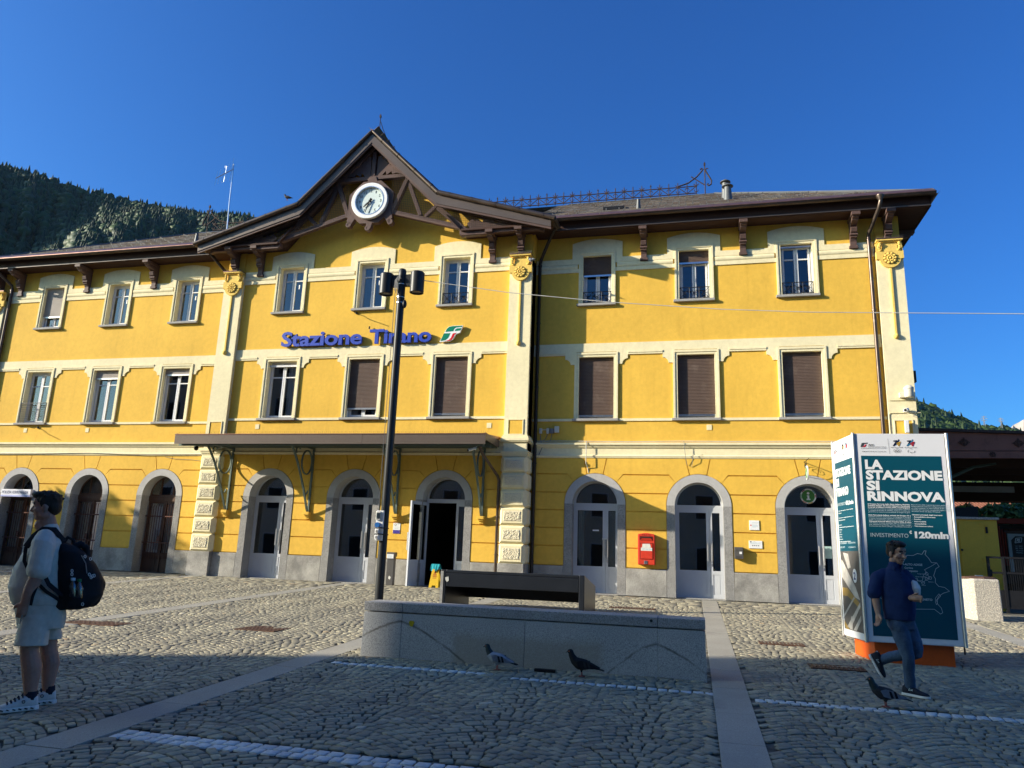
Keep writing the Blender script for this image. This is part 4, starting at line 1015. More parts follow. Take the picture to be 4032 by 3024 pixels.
wl = [(5.45, 10.12, -15.30), (5.45, 10.12, -15.185), (5.56, 7.55, -11.78), (7.88, 10.12, -11.90), (10.56, 15.2, -12.02), (10.56, 15.2, -12.09)]
for a, b, y in wl:
    x = a
    while x < b:
        L = nr.uniform(.095, .135); cs.append((x+L/2, y+.008*math.sin(x*3), 0, L-.010, .068 if a == 10.56 else .105, 2)); x += L
C_ = np.array(cs)
x, y, an, ln, wd, kd = C_.T
keep, dist = inview(x, y)
for sx in STRIPX: keep &= ~((np.abs(x-sx) < SW+.045) & (kd < 2)) | (kd == 2)
keep &= ~((kd == 0) & ((y > -2.16) | (y < -19)))
for a, b, yy in wl: keep &= ~((kd == 0) & (x > a-.04) & (x < b+.04) & (np.abs(y-yy) < .085))
keep &= ~((kd < 2) & (x > 5.70) & (x < 10.06) & (y > -11.16) & (y < -10.8))
C_ = C_[keep]; dist = dist[keep]; x, y, an, ln, wd, kd = C_.T; N = len(C_)
x = x+nr.uniform(-.006, .006, N)*(kd == 0); y = y+nr.uniform(-.008, .008, N)*(kd == 0); an = an+nr.uniform(-.035, .035, N)*(kd < 2)
g0 = np.where(y < -.6, .033*(y+.6), 0)
L2 = ln/2-.004-nr.uniform(0, .005, N)*(kd == 0); W2 = wd/2-.004-nr.uniform(0, .005, N)*(kd == 0)
ca, sa = np.cos(an), np.sin(an); up = nr.uniform(-.003, .003, N)
tx, ty = nr.uniform(-.012, .012, N), nr.uniform(-.012, .012, N)
# crumb the corners so that no two stones match
V = np.zeros((N, 12, 3)); sg = np.array([(-1, -1), (1, -1), (1, 1), (-1, 1)])
for ring, (ins, dz) in enumerate(((0, -.015), (.001, -.003), (.005, 0.0))):
    for q in range(4):
        jx = nr.uniform(-.0035, .0035, N)*(kd < 2) if ring == 0 else JX[q]; jy = nr.uniform(-.003, .003, N)*(kd < 2) if ring == 0 else JY[q]
        if ring == 0:
            if q == 0: JX, JY = [], []
            JX.append(jx); JY.append(jy)
        px = sg[q][0]*(L2-ins)+jx; py = sg[q][1]*(W2-ins)+jy
        V[:, ring*4+q, 0] = x+ca*px-sa*py; V[:, ring*4+q, 1] = y+sa*px+ca*py
        V[:, ring*4+q, 2] = g0+.033*(V[:, ring*4+q, 1]-y)*(y < -.6)+up+dz+(px*tx+py*ty if ring > 0 else 0)
Fq = [(8, 9, 10, 11)]+[(r_*4+q, r_*4+(q+1) % 4, (r_+1)*4+(q+1) % 4, (r_+1)*4+q) for r_ in (0, 1) for q in range(4)]
tone = np.clip(nr.beta(2, 2.2, N)*.72+(nr.rand(N) < .07)*nr.uniform(.25, .4, N), 0, 1)
def setts(idx, name, mat, parent, kind=None):
    n = len(idx); me = bpy.data.meshes.new(name)
    v = V[idx].reshape(-1, 3); f = (np.array(Fq)[None]+(np.arange(n)*12)[:, None, None]).reshape(-1, 4)
    me.vertices.add(len(v)); me.vertices.foreach_set('co', v.ravel()); me.loops.add(f.size); me.loops.foreach_set('vertex_index', f.ravel().astype(np.int32))
    me.polygons.add(len(f)); me.polygons.foreach_set('loop_start', (np.arange(len(f))*4).astype(np.int32)); me.polygons.foreach_set('loop_total', np.full(len(f), 4, np.int32))
    me.update(calc_edges=True); me.materials.append(mat)
    at = me.attributes.new('tone', 'FLOAT', 'FACE'); at.data.foreach_set('value', np.repeat(tone[idx], len(Fq)))
    o = bpy.data.objects.new(name, me); put(o, parent)
    if kind: o['kind'] = kind
    return o
for i in np.where(kd == 2)[0]: setts(np.array([i]), 'white_sett', WSET, plaza)
cob = np.where(kd != 2)[0]; inf, _ = inview(x[cob], y[cob], g0[cob], 20)
order = cob[np.lexsort((dist[cob], ~inf))]
for i in order[:300]: setts(np.array([i]), 'cobble', SETT, plaza)
setts(order[300:], 'cobble_field', SETT, plaza, 'stuff')
for sx in STRIPX:
    yy = -19.6
    while yy < -.07:
        L = nr.uniform(.9, 1.5); y1 = min(yy+L, -.065)
        kp, _ = inview(np.array([sx, sx]), np.array([yy, y1]), 0, 900)
        if kp.any() and not (sx == 5.22 and False):
            b = MB(); h = nr.uniform(-.001, .003); a, c = yy+.004, y1-.004
            b.add([(sx-SW+.004, a, gz(a)-.03), (sx+SW-.004, a, gz(a)-.03), (sx+SW-.004, c, gz(c)-.03), (sx-SW+.004, c, gz(c)-.03), (sx-SW+.004, a, gz(a)+h), (sx+SW-.004, a, gz(a)+h), (sx+SW-.004, c, gz(c)+h), (sx-SW+.004, c, gz(c)+h)],
                  [(4, 5, 6, 7), (0, 1, 5, 4), (1, 2, 6, 5), (2, 3, 7, 6), (3, 0, 4, 7)])
            b.build('granite_slab', SLAB, plaza, bevel=.003, seg=1)
        yy += L
# cast-iron gratings let into the paving
GRATE = M('rusty_grate', (.11, .062, .045), .75, .4, var=.3, scale=12)
def grate(x, y, w, d, n, label, rows=1):
    t = thing('drain_grate', label, 'drain grate', (x, y, gz(y)), 0, 'drain grates in the paving')
    f = MB(); f.box(x-w/2, x+w/2, y-d/2, y+d/2, gz(y)-.02, gz(y)-.004); f.build('pit', DARK, t)
    fr = MB(); z0, z1 = gz(y)-.015, gz(y)+.009
    fr.box(x-w/2-.03, x+w/2+.03, y-d/2-.03, y-d/2, z0, z1).box(x-w/2-.03, x+w/2+.03, y+d/2, y+d/2+.03, z0, z1).box(x-w/2-.03, x-w/2, y-d/2, y+d/2, z0, z1).box(x+w/2, x+w/2+.03, y-d/2, y+d/2, z0, z1)
    if rows > 1: fr.box(x-w/2, x+w/2, y-.015, y+.015, z0, z1-.001)
    fr.build('frame', GRATE, t)
    for i in range(n):
        xx = x-w/2+w*(i+.5)/n; box('bar', GRATE, t, xx-w/n*.28, xx+w/n*.28, y-d/2, y+d/2, gz(y)-.012, gz(y)+.006)
grate(8.60, -3.25, .95, .36, 16, 'long rusty drain grate in front of the grey door by the red letter box')
grate(11.78, -9.62, .62, .34, 11, 'double-slotted iron drain grate in cobbles beside the orange kiosk base', 2)
grate(11.30, -7.62, .62, .34, 11, 'iron drain grate in cobbles between stone bench wall and kiosk')
def manhole(x, y, w, d, label):
    t = thing('manhole_cover', label, 'manhole cover', (x, y, gz(y)), 0, 'manhole covers in the paving')
    MB().box(x-w/2, x+w/2, y-d/2, y+d/2, gz(y)-.02, gz(y)+.005).build('plate', GRATE, t)
    s = MB()
    for i in range(11):
        for j in range(5): s.ell((x-w/2+w*(i+.5)/11, y-d/2+d*(j+.5)/5, gz(y)+.005), (w/34, d/16, .005), 6, 3)
    s.build('tread', GRATE, t)
manhole(3.23, -9.55, .70, .62, 'rusty chequered manhole cover in sunlit cobbles left of the stone bench wall')
manhole(.55, -10.1, 1.0, .5, 'reddish rusty manhole cover in sunlit cobbles right of the man in shorts')
manhole(5.05, -7.6, .5, .5, 'small rusty manhole cover close behind the left end of the stone wall')

# ================================================================== low granite wall
m_, n_, l_, p_ = _nodes('stained_granite'); tc = n_.new('ShaderNodeTexCoord'); co = tc.outputs['Object']
c = _ramp(n_, l_, _noise(n_, l_, co, 1.3, 5), [(.3, (.35, .355, .35)), (.7, (.44, .445, .435))])
sp_ = _ramp(n_, l_, _noise(n_, l_, co, 85, 2, .7), [(.36, (.62, .62, .64)), (.5, (1, 1, 1)), (.66, (1.3, 1.3, 1.28))]); c = _mix(n_, l_, 1.0, c, sp_, 'MULTIPLY')
sx_ = n_.new('ShaderNodeSeparateXYZ'); l_.new(co, sx_.inputs[0])
def _tri(x0, z0, sl, sr):
    d = _math(n_, l_, 'SUBTRACT', sx_.outputs[0], x0)
    l1 = _math(n_, l_, 'MULTIPLY', _math(n_, l_, 'MAXIMUM', d, 0.0), sr); l2 = _math(n_, l_, 'MULTIPLY', _math(n_, l_, 'MINIMUM', d, 0.0), -sl)
    r = _math(n_, l_, 'POWER', _math(n_, l_, 'ADD', l1, l2), 1.4)
    return _math(n_, l_, 'SUBTRACT', z0, r)
tide = _math(n_, l_, 'SMOOTH_MAX', _tri(6.2, .10, .62, .62), _tri(9.5, .02, .85, .72), .05)
wob = _math(n_, l_, 'MULTIPLY', _math(n_, l_, 'SUBTRACT', _noise(n_, l_, co, 7, 4), .5), .05)
dz_ = _math(n_, l_, 'SUBTRACT', _math(n_, l_, 'ADD', sx_.outputs[2], wob), tide)
lin = _ramp(n_, l_, _math(n_, l_, 'ABSOLUTE', dz_), [(.004, (1, 1, 1)), (.022, (0, 0, 0))])
pat = _ramp(n_, l_, _noise(n_, l_, co, 3, 3), [(.35, (.25, .25, .25)), (.6, (1, 1, 1))])
below = _ramp(n_, l_, dz_, [(0, (.0, .0, .0)), (.02, (.9, .9, .9)), (.22, (.5, .5, .5)), (.38, (0, 0, 0))])
midx = _ramp(n_, l_, _math(n_, l_, 'ABSOLUTE', _math(n_, l_, 'SUBTRACT', sx_.outputs[0], 7.9)), [(.9, (1, 1, 1)), (1.75, (0, 0, 0))])
zfade = _ramp(n_, l_, _math(n_, l_, 'ADD', sx_.outputs[2], _math(n_, l_, 'MULTIPLY', _noise(n_, l_, co, 3, 4), .12)), [(.0, (1, 1, 1)), (.10, (0, 0, 0))])
dep = _math(n_, l_, 'MULTIPLY', _math(n_, l_, 'MULTIPLY', midx, zfade), .65); c = _mix(n_, l_, dep, c, (.30, .27, .215))
c = _mix(n_, l_, _math(n_, l_, 'MULTIPLY', _math(n_, l_, 'MULTIPLY', lin, pat), .85), c, (.085, .078, .06))
l_.new(c, p_.inputs['Base Color']); p_.inputs['Roughness'].default_value = .7
b_ = n_.new('ShaderNodeBump'); b_.inputs['Strength'].default_value = .25; b_.inputs['Distance'].default_value = .006; l_.new(_noise(n_, l_, co, 110, 4, .7), b_.inputs['Height']); l_.new(b_.outputs[0], p_.inputs['Normal'])
WGRAN = m_
COPE = M('coping_granite', (.35, .35, .345), .75, var=.08, bump=.25, bscale=110, speck=((.12, .12, .12), 90, .6), fine=70, fvar=.22)
sw = thing('granite_wall', 'low grey granite seat wall with stained front in the middle of the square', 'stone wall', (7.88, -11.2, gz(-11.2)))
X0, X1 = 5.68, 10.083; zg = gz(-11.2); ff = -11.2
for a, b in ((X0, 6.222), (6.222, 7.88), (7.88, 9.527), (9.527, X1)):
    o0 = .02 if a == X0 else .002; o1 = .02 if b == X1 else .002
    B = MB(); B.add([(a+(-.012 if a == X0 else .002), ff-.012, zg-.06), (b+(.012 if b == X1 else -.002), ff-.012, zg-.06), (b-(-.012 if b == X1 else .002), ff+.47, zg-.06), (a+(-.012 if a == X0 else .002), ff+.47, zg-.06),
                     (a+o0*0+.002, ff, .205), (b-.002, ff, .205), (b-.002, ff+.45, .205), (a+.002, ff+.45, .205)], [(0, 3, 2, 1), (4, 5, 6, 7), (0, 1, 5, 4), (1, 2, 6, 5), (2, 3, 7, 6), (3, 0, 4, 7)])
    o = B.build('block', WGRAN, sw, bevel=.004)
    off = Vector(WLOC[sw.name])
    for v in o.data.vertices: v.co += off
    o.location = -off
for a, b in ((X0-.006, 6.222), (6.222, 9.527), (9.527, X1+.006)): box('coping', COPE, sw, a+.002, b-.002, ff-.008, ff+.458, .218, .333, bevel=.008)
for x, z in ((9.45, .29),): MB().disc((x, z), .018, ff-.010, ff-.006, 12).build('bolt_hole', DARK, sw)
MB().prism([(6.36+.034*math.cos(t)*(1+.25*math.sin(3*t)), .085+.045*math.sin(t)*(1+.2*math.cos(2*t))) for t in [2*PI*i/14 for i in range(14)]], 'y', ff-.0085, ff-.004).build('paint_splash', M('yellow_spray', (.42, .33, .012), .8), sw)
tag(MB().box(8.06, 8.32, -11.44, -11.38, gz(-11.4)-.0, gz(-11.4)+.035).build('rubber_strip', IRON, None, bevel=.006), 'small black rubber strip lying at the foot of the granite wall', 'rubber strip')

# ================================================================== sloping steel lounger behind the wall
bn = thing('steel_lounger', 'large dark blue steel lounger bench behind the granite wall', 'bench', (6.42, -6, gz(-6)))
BX0, BX1 = 4.955, 7.893; yb = -4.30
zf, zr_ = .655, .395
B = MB(); B.add([(BX0+.11, -6, zf-.003), (BX1-.11, -6, zf-.003), (BX1-.11, yb, zr_), (BX0+.11, yb, zr_), (BX0+.11, -6, zf-.06), (BX1-.11, -6, zf-.06), (BX1-.11, yb, zr_-.06), (BX0+.11, yb, zr_-.06)], [(0, 3, 2, 1), (4, 5, 6, 7), (0, 1, 5, 4), (1, 2, 6, 5), (2, 3, 7, 6), (3, 0, 4, 7)]); B.build('seat', BENCHM, bn, bevel=.01)
box('front_panel', BENCHM, bn, BX0+.112, BX1-.112, -5.998, -5.93, .325, .59, .008)
box('rear_panel', BENCHM, bn, BX0+.112, BX1-.112, yb-.07, yb-.002, .04, .34, .008)
for a, b in ((BX0, BX0+.11), (BX1-.11, BX1)):
    MB().prism([(-6.004, gz(-6)-.02), (-6.004, zf), (yb+.004, zr_+.003), (yb+.004, gz(yb)-.02)], 'x', a, b).build('side_panel', BENCHM, bn, bevel=.012)
LITWORN = M('lit_worn_steel_edge', (.30, .30, .29), .5, .3, var=.3, scale=9)
box('lit_worn_edge', LITWORN, bn, BX0-.003, BX0+.055, -6.010, -6.004, gz(-6), zf-.03)  # pale strip: brightness of the sunlit edge put into the colour, plus wear
MB().prism([(5.05, .50), (5.12, .52), (5.13, .44), (5.09, .41), (5.06, .45)], 'y', -6.0085, -6.0045).build('sticker', M('torn_sticker', (.45, .46, .44), .7), bn)

# ================================================================== street lamp with sockets and cable
lx, ly = 3.635, -6.0; lg = gz(ly)
lp = thing('street_lamp', 'tall black twin-headed street lamp in front of the station sign', 'street lamp', (lx, ly, lg))
m = MB(); m.lathe([(.16, lg-.05), (.16, lg+.02), (.09, lg+.03), (.089, 2.4), (.087, 7.10), (.087, 7.20), (.075, 7.235), (0, 7.235)], (lx, ly), 24); m.build('pole', LAMPB, lp, smooth=40)
for s in (-1, 1):
    hx = lx+s*.372; h = MB(); h.lathe([(0, 7.15), (.135, 7.15), (.158, 7.125), (.158, 6.66), (.135, 6.655), (.125, 6.70), (0, 6.70)], (hx, ly), 28); ho = h.build('lamp_head', LAMPB, lp, smooth=40)
    MB().lathe([(0, 6.695), (.12, 6.695), (.12, 6.69), (0, 6.685)], (hx, ly), 24).build('lens', M('lamp_lens', (.22, .22, .21), .25), ho)
    box('arm', LAMPB, lp, *sorted((lx+s*.08, lx+s*.235)), ly-.045, ly+.045, 6.82, 7.10, .006)
for z in (6.55, 6.42, 6.86): MB().lathe([(.089, z), (.096, z+.002), (.096, z+.018), (.089, z+.02)], (lx, ly), 20).build('strap', STEELG, lp, smooth=40)
m = MB(); m.ell((lx+.11, ly-.02, 6.40), (.05, .06, .10), 10, 8); m.build('bracket_box', LAMPB, lp, smooth=50)
m = MB()
for k_ in range(6): m.tube([(lx-.03+.012*k_, ly-.10-.004*k_, 7.08-.02*k_), (lx-.12+.01*k_, ly-.11, 6.95), (lx-.13+.02*k_, ly-.115, 6.72), (lx-.05, ly-.10, 6.60+.03*k_), (lx-.02, ly-.10, 6.85)], .006, 5)
m.tube([(lx-.095, ly-.09, 6.95+.01*i) for i in range(2)]+[(lx-.105, ly-.10, 6.6), (lx-.11, ly-.09, 5.0), (lx-.105, ly-.10, 3.2), (lx-.11, ly-.095, 2.1), (lx-.09, ly-.12, 1.80)], .006, 5)
m.build('cable_coil', CABLE, lp)
sb = thing('socket_panel', 'white outdoor socket box with blue plug strapped to lamp post', 'socket box', (lx-.08, ly-.12, 1.18))
box('backplate', PVC, sb, lx-.135, lx+.03, ly-.135, ly-.088, 1.18, 1.80, .01)
box('meter_window', ALU, sb, lx-.128, lx-.02, ly-.175, ly-.136, 1.60, 1.78, .01); box('meter_glass', GLASS, sb, lx-.118, lx-.03, ly-.18, ly-.176, 1.63, 1.75)
BLUP = M('blue_plastic', (.015, .12, .38), .4); m = MB(); m.disc((lx-.075, 1.50), .055, ly-.20, ly-.136, 20); m.build('blue_socket', BLUP, sb, smooth=40)
for z in (1.37, 1.25):
    box('white_socket', PVC, sb, lx-.125, lx-.035, ly-.185, ly-.136, z-.045, z+.045, .012); MB().disc((lx-.075, z), .028, ly-.19, ly-.186, 16).build('socket_face', CABLE, sb)
for z in (1.31, 1.44): MB().tube([(lx-.14, ly-.15, z), (lx-.05, ly-.2, z+.01), (lx+.06, ly-.14, z), (lx+.105, ly, z)], .012, 5).build('strap', IRON, sb)
CP = [(lx+.53, -6, 6.945), (6.13, -6, 6.56), (8.3, -6, 6.24), (10.57, -6, 5.98), (12.3, -6, 5.84), (14.03, -6, 5.75), (15.95, -6, 5.65), (19, -6, 5.60), (24, -6, 5.75), (30, -6, 6.2)]
tag(MB().tube(CP, .008, 6).build('overhead_cable', WCABLE), 'thin pale overhead cable running right from the street lamp', 'cable')
# ================================================================== station name sign
sg = thing('station_sign', 'blue raised letters Stazione Tirano with a green, white and red emblem on the facade', 'station sign', (0, -.10, 7.25))
def letters(word, x0, x1, zb, cap):
    adv = {}; me = text_mesh(word, 1.0, .026, 0, .97); co = np.array([v.co[:] for v in me.vertices]); mn, mx = co.min(0), co.max(0); bpy.data.meshes.remove(me)
    tot = mx[0]-mn[0]; k = (x1-x0)/tot
    capm = text_mesh('S', 1.0, .026, 0); cc = np.array([v.co[:] for v in capm.vertices]); kz = cap/(cc[:, 1].max()-cc[:, 1].min()); z00 = cc[:, 1].min(); bpy.data.meshes.remove(capm)
    for i, ch in enumerate(word):
        pre = word[:i+1]; m1 = text_mesh(pre, 1.0, .026, 0, .97); c1 = np.array([v.co[:] for v in m1.vertices]); bpy.data.meshes.remove(m1)
        m2 = text_mesh(ch, 1.0, .026, 0); c2 = np.array([v.co[:] for v in m2.vertices]); w = c2[:, 0].max()-c2[:, 0].min(); h = c2[:, 1].max()-c2[:, 1].min(); bot = c2[:, 1].min(); bpy.data.meshes.remove(m2)
        xr = c1[:, 0].max(); xl = xr-w
        text('letter', ch, BLUEL, sg, x0+(xl-mn[0])*k, -.055, zb+(bot-z00)*kz, h*kz, width=w*k, bold=.026, extrude=.075)
letters('Stazione', -2.95, -.11, 7.275, .50); letters('Tirano', .14, 2.21, 7.275, .48)
E0 = [(2.477, 7.275), (2.62, 7.275), (2.80, 7.29), (2.90, 7.34), (2.96, 7.44), (2.985, 7.50), (3.06, 7.53), (3.125, 7.55), (3.21, 7.775), (2.88, 7.775), (2.76, 7.755), (2.68, 7.68), (2.60, 7.52)]
MB().prism(E0, 'y', -.10, -.03).build('emblem', TXTW, sg)
MB().prism([(2.655, 7.585), (2.69, 7.68), (2.77, 7.745), (2.88, 7.765), (3.185, 7.765), (3.17, 7.725), (2.99, 7.715), (2.93, 7.675), (2.91, 7.60)], 'y', -.104, -.1).build('emblem_green', LOGOG, sg)
MB().prism([(2.955, 7.60), (2.97, 7.65), (3.02, 7.685), (3.16, 7.69), (3.13, 7.615)], 'y', -.104, -.1).build('emblem_green', LOGOG, sg)
MB().prism([(2.51, 7.30), (2.60, 7.54), (2.815, 7.54), (2.76, 7.40), (2.67, 7.32)], 'y', -.104, -.1).build('emblem_green', LOGOG, sg)
MB().prism([(2.64, 7.285), (2.77, 7.32), (2.84, 7.39), (2.895, 7.53), (3.02, 7.545), (2.955, 7.49), (2.93, 7.42), (2.87, 7.33), (2.79, 7.295)], 'y', -.104, -.1).build('emblem_red', LOGOR, sg)
tag(MB().tube([(.075, -.05, 7.79), (.09, -.07, 7.86), (.085, -.05, 7.87)], .022, 6).build('sign_spotlight', IRON), 'tiny black spotlight stub above the first capital T of the blue sign', 'spotlight')

# ================================================================== red letter box
mx_ = thing('letter_box', 'weathered red wall letter box marked POSTE between the grey doors', 'letter box', (8.69, YW, .85))
x0, x1, yf = 8.465, 8.93, YW-.20
B = MB(); P = [(x0, .84), (x1, .84), (x1, 1.66)]+[(x1-(x1-x0)*i/10, 1.66+.035*math.sin(PI*i/10)) for i in range(1, 10)]+[(x0, 1.66)]
B.prism(P, 'y', yf, YW-.02); B.build('body', REDP, mx_, bevel=.018)
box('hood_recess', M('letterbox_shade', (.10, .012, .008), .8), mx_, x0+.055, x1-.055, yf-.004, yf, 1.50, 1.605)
B = MB(); B.add([(x0+.055, yf-.006, 1.49), (x1-.055, yf-.006, 1.49), (x1-.12, yf-.03, 1.555), (x0+.12, yf-.03, 1.555)], [(0, 1, 2, 3)]); B.build('chute_flap', REDP, mx_)
box('slot', DARK, mx_, x0+.12, x1-.12, yf-.012, yf-.004, 1.56, 1.60)
box('door_gap', M('letterbox_gap', (.07, .008, .006), .8), mx_, x0+.065, x1-.045, yf-.003, yf, .985, 1.425); box('door', REDP, mx_, x0+.080, x1-.062, yf-.014, yf-.001, 1.0, 1.41, .006)
PAPER = M('paper_label', (.70, .69, .62), .8, var=.06, scale=14)
MB().prism([(x0+.115, 1.30), (x1-.115, 1.30), (x1-.115, 1.34), (x1-.14, 1.405), (x0+.13, 1.40)], 'y', yf-.017, yf-.0145).build('label', PAPER, mx_); box('label', PAPER, mx_, x0+.085, x1-.075, yf-.0175, yf-.0145, 1.215, 1.298)
for i in range(3): box('print_line', TXTG, mx_, x0+.11+.1*i, x0+.19+.1*i, yf-.0185, yf-.0178, 1.25, 1.275)
text('lettering', 'POSTE', IRON, mx_, x0+.125, yf-.002, 1.625, .03, width=.22, bold=.01, extrude=.003, spacing=1.5)
box('lock', STEELG, mx_, x0+.17, x0+.26, yf-.012, yf, .86, .95, .01)
# plaques and boxes on the wall
pq = thing('wall_plaque', 'square white plaque with faint red mark on yellow pier by the third grey door', 'plaque', (11.56, YW, 1.86))
box('plate', WHITE, pq, 11.434, 11.69, YW-.05, YW-.024, 1.86, 2.115, .004)
MB().disc((11.475, 1.985), .018, YW-.0515, YW-.0502, 14).build('mark', LOGOR, pq)
for zz, w in ((2.05, .16), (1.993, .14), (1.965, .14), (1.94, .11)): box('print_line', TXTG, pq, 11.505, 11.505+w, YW-.0515, YW-.0502, zz-.006, zz+.006)
pq = thing('wall_plaque', 'wide white plaque with small crests below the square plaque', 'plaque', (11.58, YW, 1.37))
box('plate', WHITE, pq, 11.407, 11.75, YW-.05, YW-.024, 1.375, 1.578, .004)
box('flag_print', PUTTY, pq, 11.435, 11.475, YW-.0515, YW-.0502, 1.535, 1.56); MB().tube([(11.51, YW-.051, 1.535), (11.535, YW-.051, 1.545), (11.55, YW-.051, 1.565), (11.565, YW-.051, 1.54), (11.60, YW-.051, 1.533)], .003, 4).build('mark', TXTG, pq)
for zz, w in ((1.525, .28), (1.505, .27), (1.495, .24)): box('print_line', TXTG, pq, 11.44, 11.44+w, YW-.0515, YW-.0502, zz-.0025, zz+.0025)
for i in range(4): MB().disc((11.505+.05*i, 1.45), .015, YW-.0515, YW-.0502, 8).build('crest', PUTTY, pq)
lb = thing('mail_box', 'small dark grey private mail box on the pier left of two white plaques', 'mail box', (11.14, YW, 1.09))
GREYB = M('grey_box_paint', (.11, .105, .10), .45, .2); box('body', GREYB, lb, 11.025, 11.25, YW-.17, YW-.024, 1.09, 1.395, .008); box('flap', GREYB, lb, 11.035, 11.24, YW-.178, YW-.17, 1.30, 1.375, .004); box('name_card', WHITE, lb, 11.15, 11.215, YW-.182, YW-.171, 1.215, 1.275)
for i in range(3): box('vent_slot', DARK, lb, 11.05, 11.22, YW-.172, YW-.1695, 1.11+.02*i, 1.118+.02*i)
pq = thing('wall_notice', 'white and purple notice on yellow wall left of the open door', 'notice', (1.47, 0, 1.46))
box('plate', WHITE, pq, 1.355, 1.583, -.042, -.024, 1.46, 1.766, .003); box('purple_band', M('purple_print', (.06, .04, .28), .5), pq, 1.359, 1.579, -.0435, -.0422, 1.463, 1.562); MB().disc((1.43, 1.715), .032, -.0435, -.0422, 18, .022).build('ring_mark', PUTTY, pq)
for zz, w in ((1.715, .07), (1.65, .13), (1.60, .13)): box('print_line', TXTG, pq, 1.40 if zz < 1.7 else 1.47, (1.40 if zz < 1.7 else 1.47)+w, -.0435, -.0422, zz-.006, zz+.006)
ab = thing('ashtray_bin', 'slim dark metal ashtray bin standing left of the open station door', 'ashtray bin', (1.50, -.34, 0))
box('body', GREYB, ab, 1.40, 1.61, -.42, -.26, 0, .80, .008); box('head', GREYB, ab, 1.385, 1.635, -.44, -.25, .80, .925, .01); box('notice', WHITE, ab, 1.395, 1.60, -.4425, -.4405, .75, .87)
for i in range(4): box('print_line', TXTG, ab, 1.43, 1.56, -.4435, -.4427, .77+.02*i, .777+.02*i)
MB().prism([(1.48, .18), (1.53, .16), (1.55, .23), (1.50, .27), (1.475, .23)], 'y', -.4225, -.4204).build('torn_sticker', PAPER, ab)
# wet floor sign with a cloth over it
ws = thing('wet_floor_sign', 'yellow folding wet floor sign in the open station doorway', 'wet floor sign', (2.85, -.30, 0))
YSIGN = M('yellow_sign_plastic', (.66, .42, .02), .5, var=.05)
for s, yy in ((-1, -.30), (1, -.30)):
    B = MB(); zt = .60; d = .13*s
    V = lambda x, z, e: (x, yy+d*(1-z/zt)+e*s*.008, z)
    F = [(2.71, 0), (2.79, 0), (2.81, .06), (2.90, .06), (2.92, 0), (2.995, 0), (2.945, zt), (2.765, zt)]
    B.add([V(a, b, 0) for a, b in F]+[V(a, b, 1) for a, b in F], [tuple(range(8)), tuple(range(15, 7, -1))]+[(i, (i+1) % 8, 8+(i+1) % 8, 8+i) for i in range(8)]); B.build('board', YSIGN, ws)
def onb(x, z, e=.0015): return (x, -.30-.13*(1-z/.60)-.008-e, z)
SR = M('sign_red', (.32, .02, .015), .5)
B = MB(); T0 = [(2.80, .345), (2.90, .345), (2.85, .455)]; T1 = [(2.822, .36), (2.878, .36), (2.85, .425)]
B.add([onb(*p) for p in T0]+[onb(*p) for p in T1], [(i, (i+1) % 3, 3+(i+1) % 3, 3+i) for i in range(3)]); B.build('warning_triangle', SR, ws)
B = MB(); B.add([onb(2.845, .365, .002), onb(2.855, .365, .002), onb(2.862, .395, .002), onb(2.852, .415, .002), onb(2.842, .39, .002)], [(0, 1, 2, 3, 4)]); B.build('slipping_figure', SR, ws)
for z in (.325, .31, .295, .28, .25): B = MB(); B.add([onb(2.79, z), onb(2.91, z), onb(2.91, z+.008), onb(2.79, z+.008)], [(0, 1, 2, 3)]); B.build('print_line', SR, ws)
cl = MB(); nx, nz = 14, 8; V = []
for j in range(nz+1):
    for i in range(nx+1):
        x = 2.725+.26*i/nx; t = j/nz*2-1; s_ = abs(t)
        V.append((x+.012*math.sin(i*1.7+t*2), -.30+t*.10+.012*math.sin(i*1.4)*s_, .645-.17*s_*s_*(1+.18*math.sin(i*.9))))
cl.add(V, [(j*(nx+1)+i, j*(nx+1)+i+1, (j+1)*(nx+1)+i+1, (j+1)*(nx+1)+i) for j in range(nz) for i in range(nx)])
tag(cl.build('cleaning_cloth', M('turquoise_cloth', (.02, .28, .33), .9, var=.15, scale=12), None, smooth=70), 'turquoise cleaning cloth draped over the yellow wet floor sign', 'cloth')
# round i sign in the fanlight and the hanging i sign
ii = thing('info_roundel', 'round green information disc with white i in the third fanlight', 'information sign', (13.02, YW+.33, 2.82))
GRN = M('info_green', (.07, .24, .06), .5, var=.03); cx, cz, yv = 13.02, 2.82, YW+.332
MB().disc((cx, cz), .205, yv-.006, yv, 40).build('rim', TXTW, ii); MB().disc((cx, cz), .168, yv-.009, yv-.0062, 36).build('disc', GRN, ii)
for k_, (a0, a1, c_) in enumerate(((20, 55, (.05, .3, .45)), (-10, 12, (.45, .05, .15)), (-95, -55, (.75, .45, .06)), (-140, -105, (.7, .2, .1)), (165, 200, (.2, .4, .15)), (115, 145, (.35, .03, .10)))):
    B = MB(); n = 6; B.strip([(cx+.200*math.cos(R(a0+(a1-a0)*i/n)), yv-.0075, cz+.200*math.sin(R(a0+(a1-a0)*i/n))) for i in range(n+1)], [(cx+.178*math.cos(R(a0+(a1-a0)*i/n)), yv-.0075, cz+.178*math.sin(R(a0+(a1-a0)*i/n))) for i in range(n+1)])
    B.build('rim_arc', M('rim_colour', c_, .5), ii)
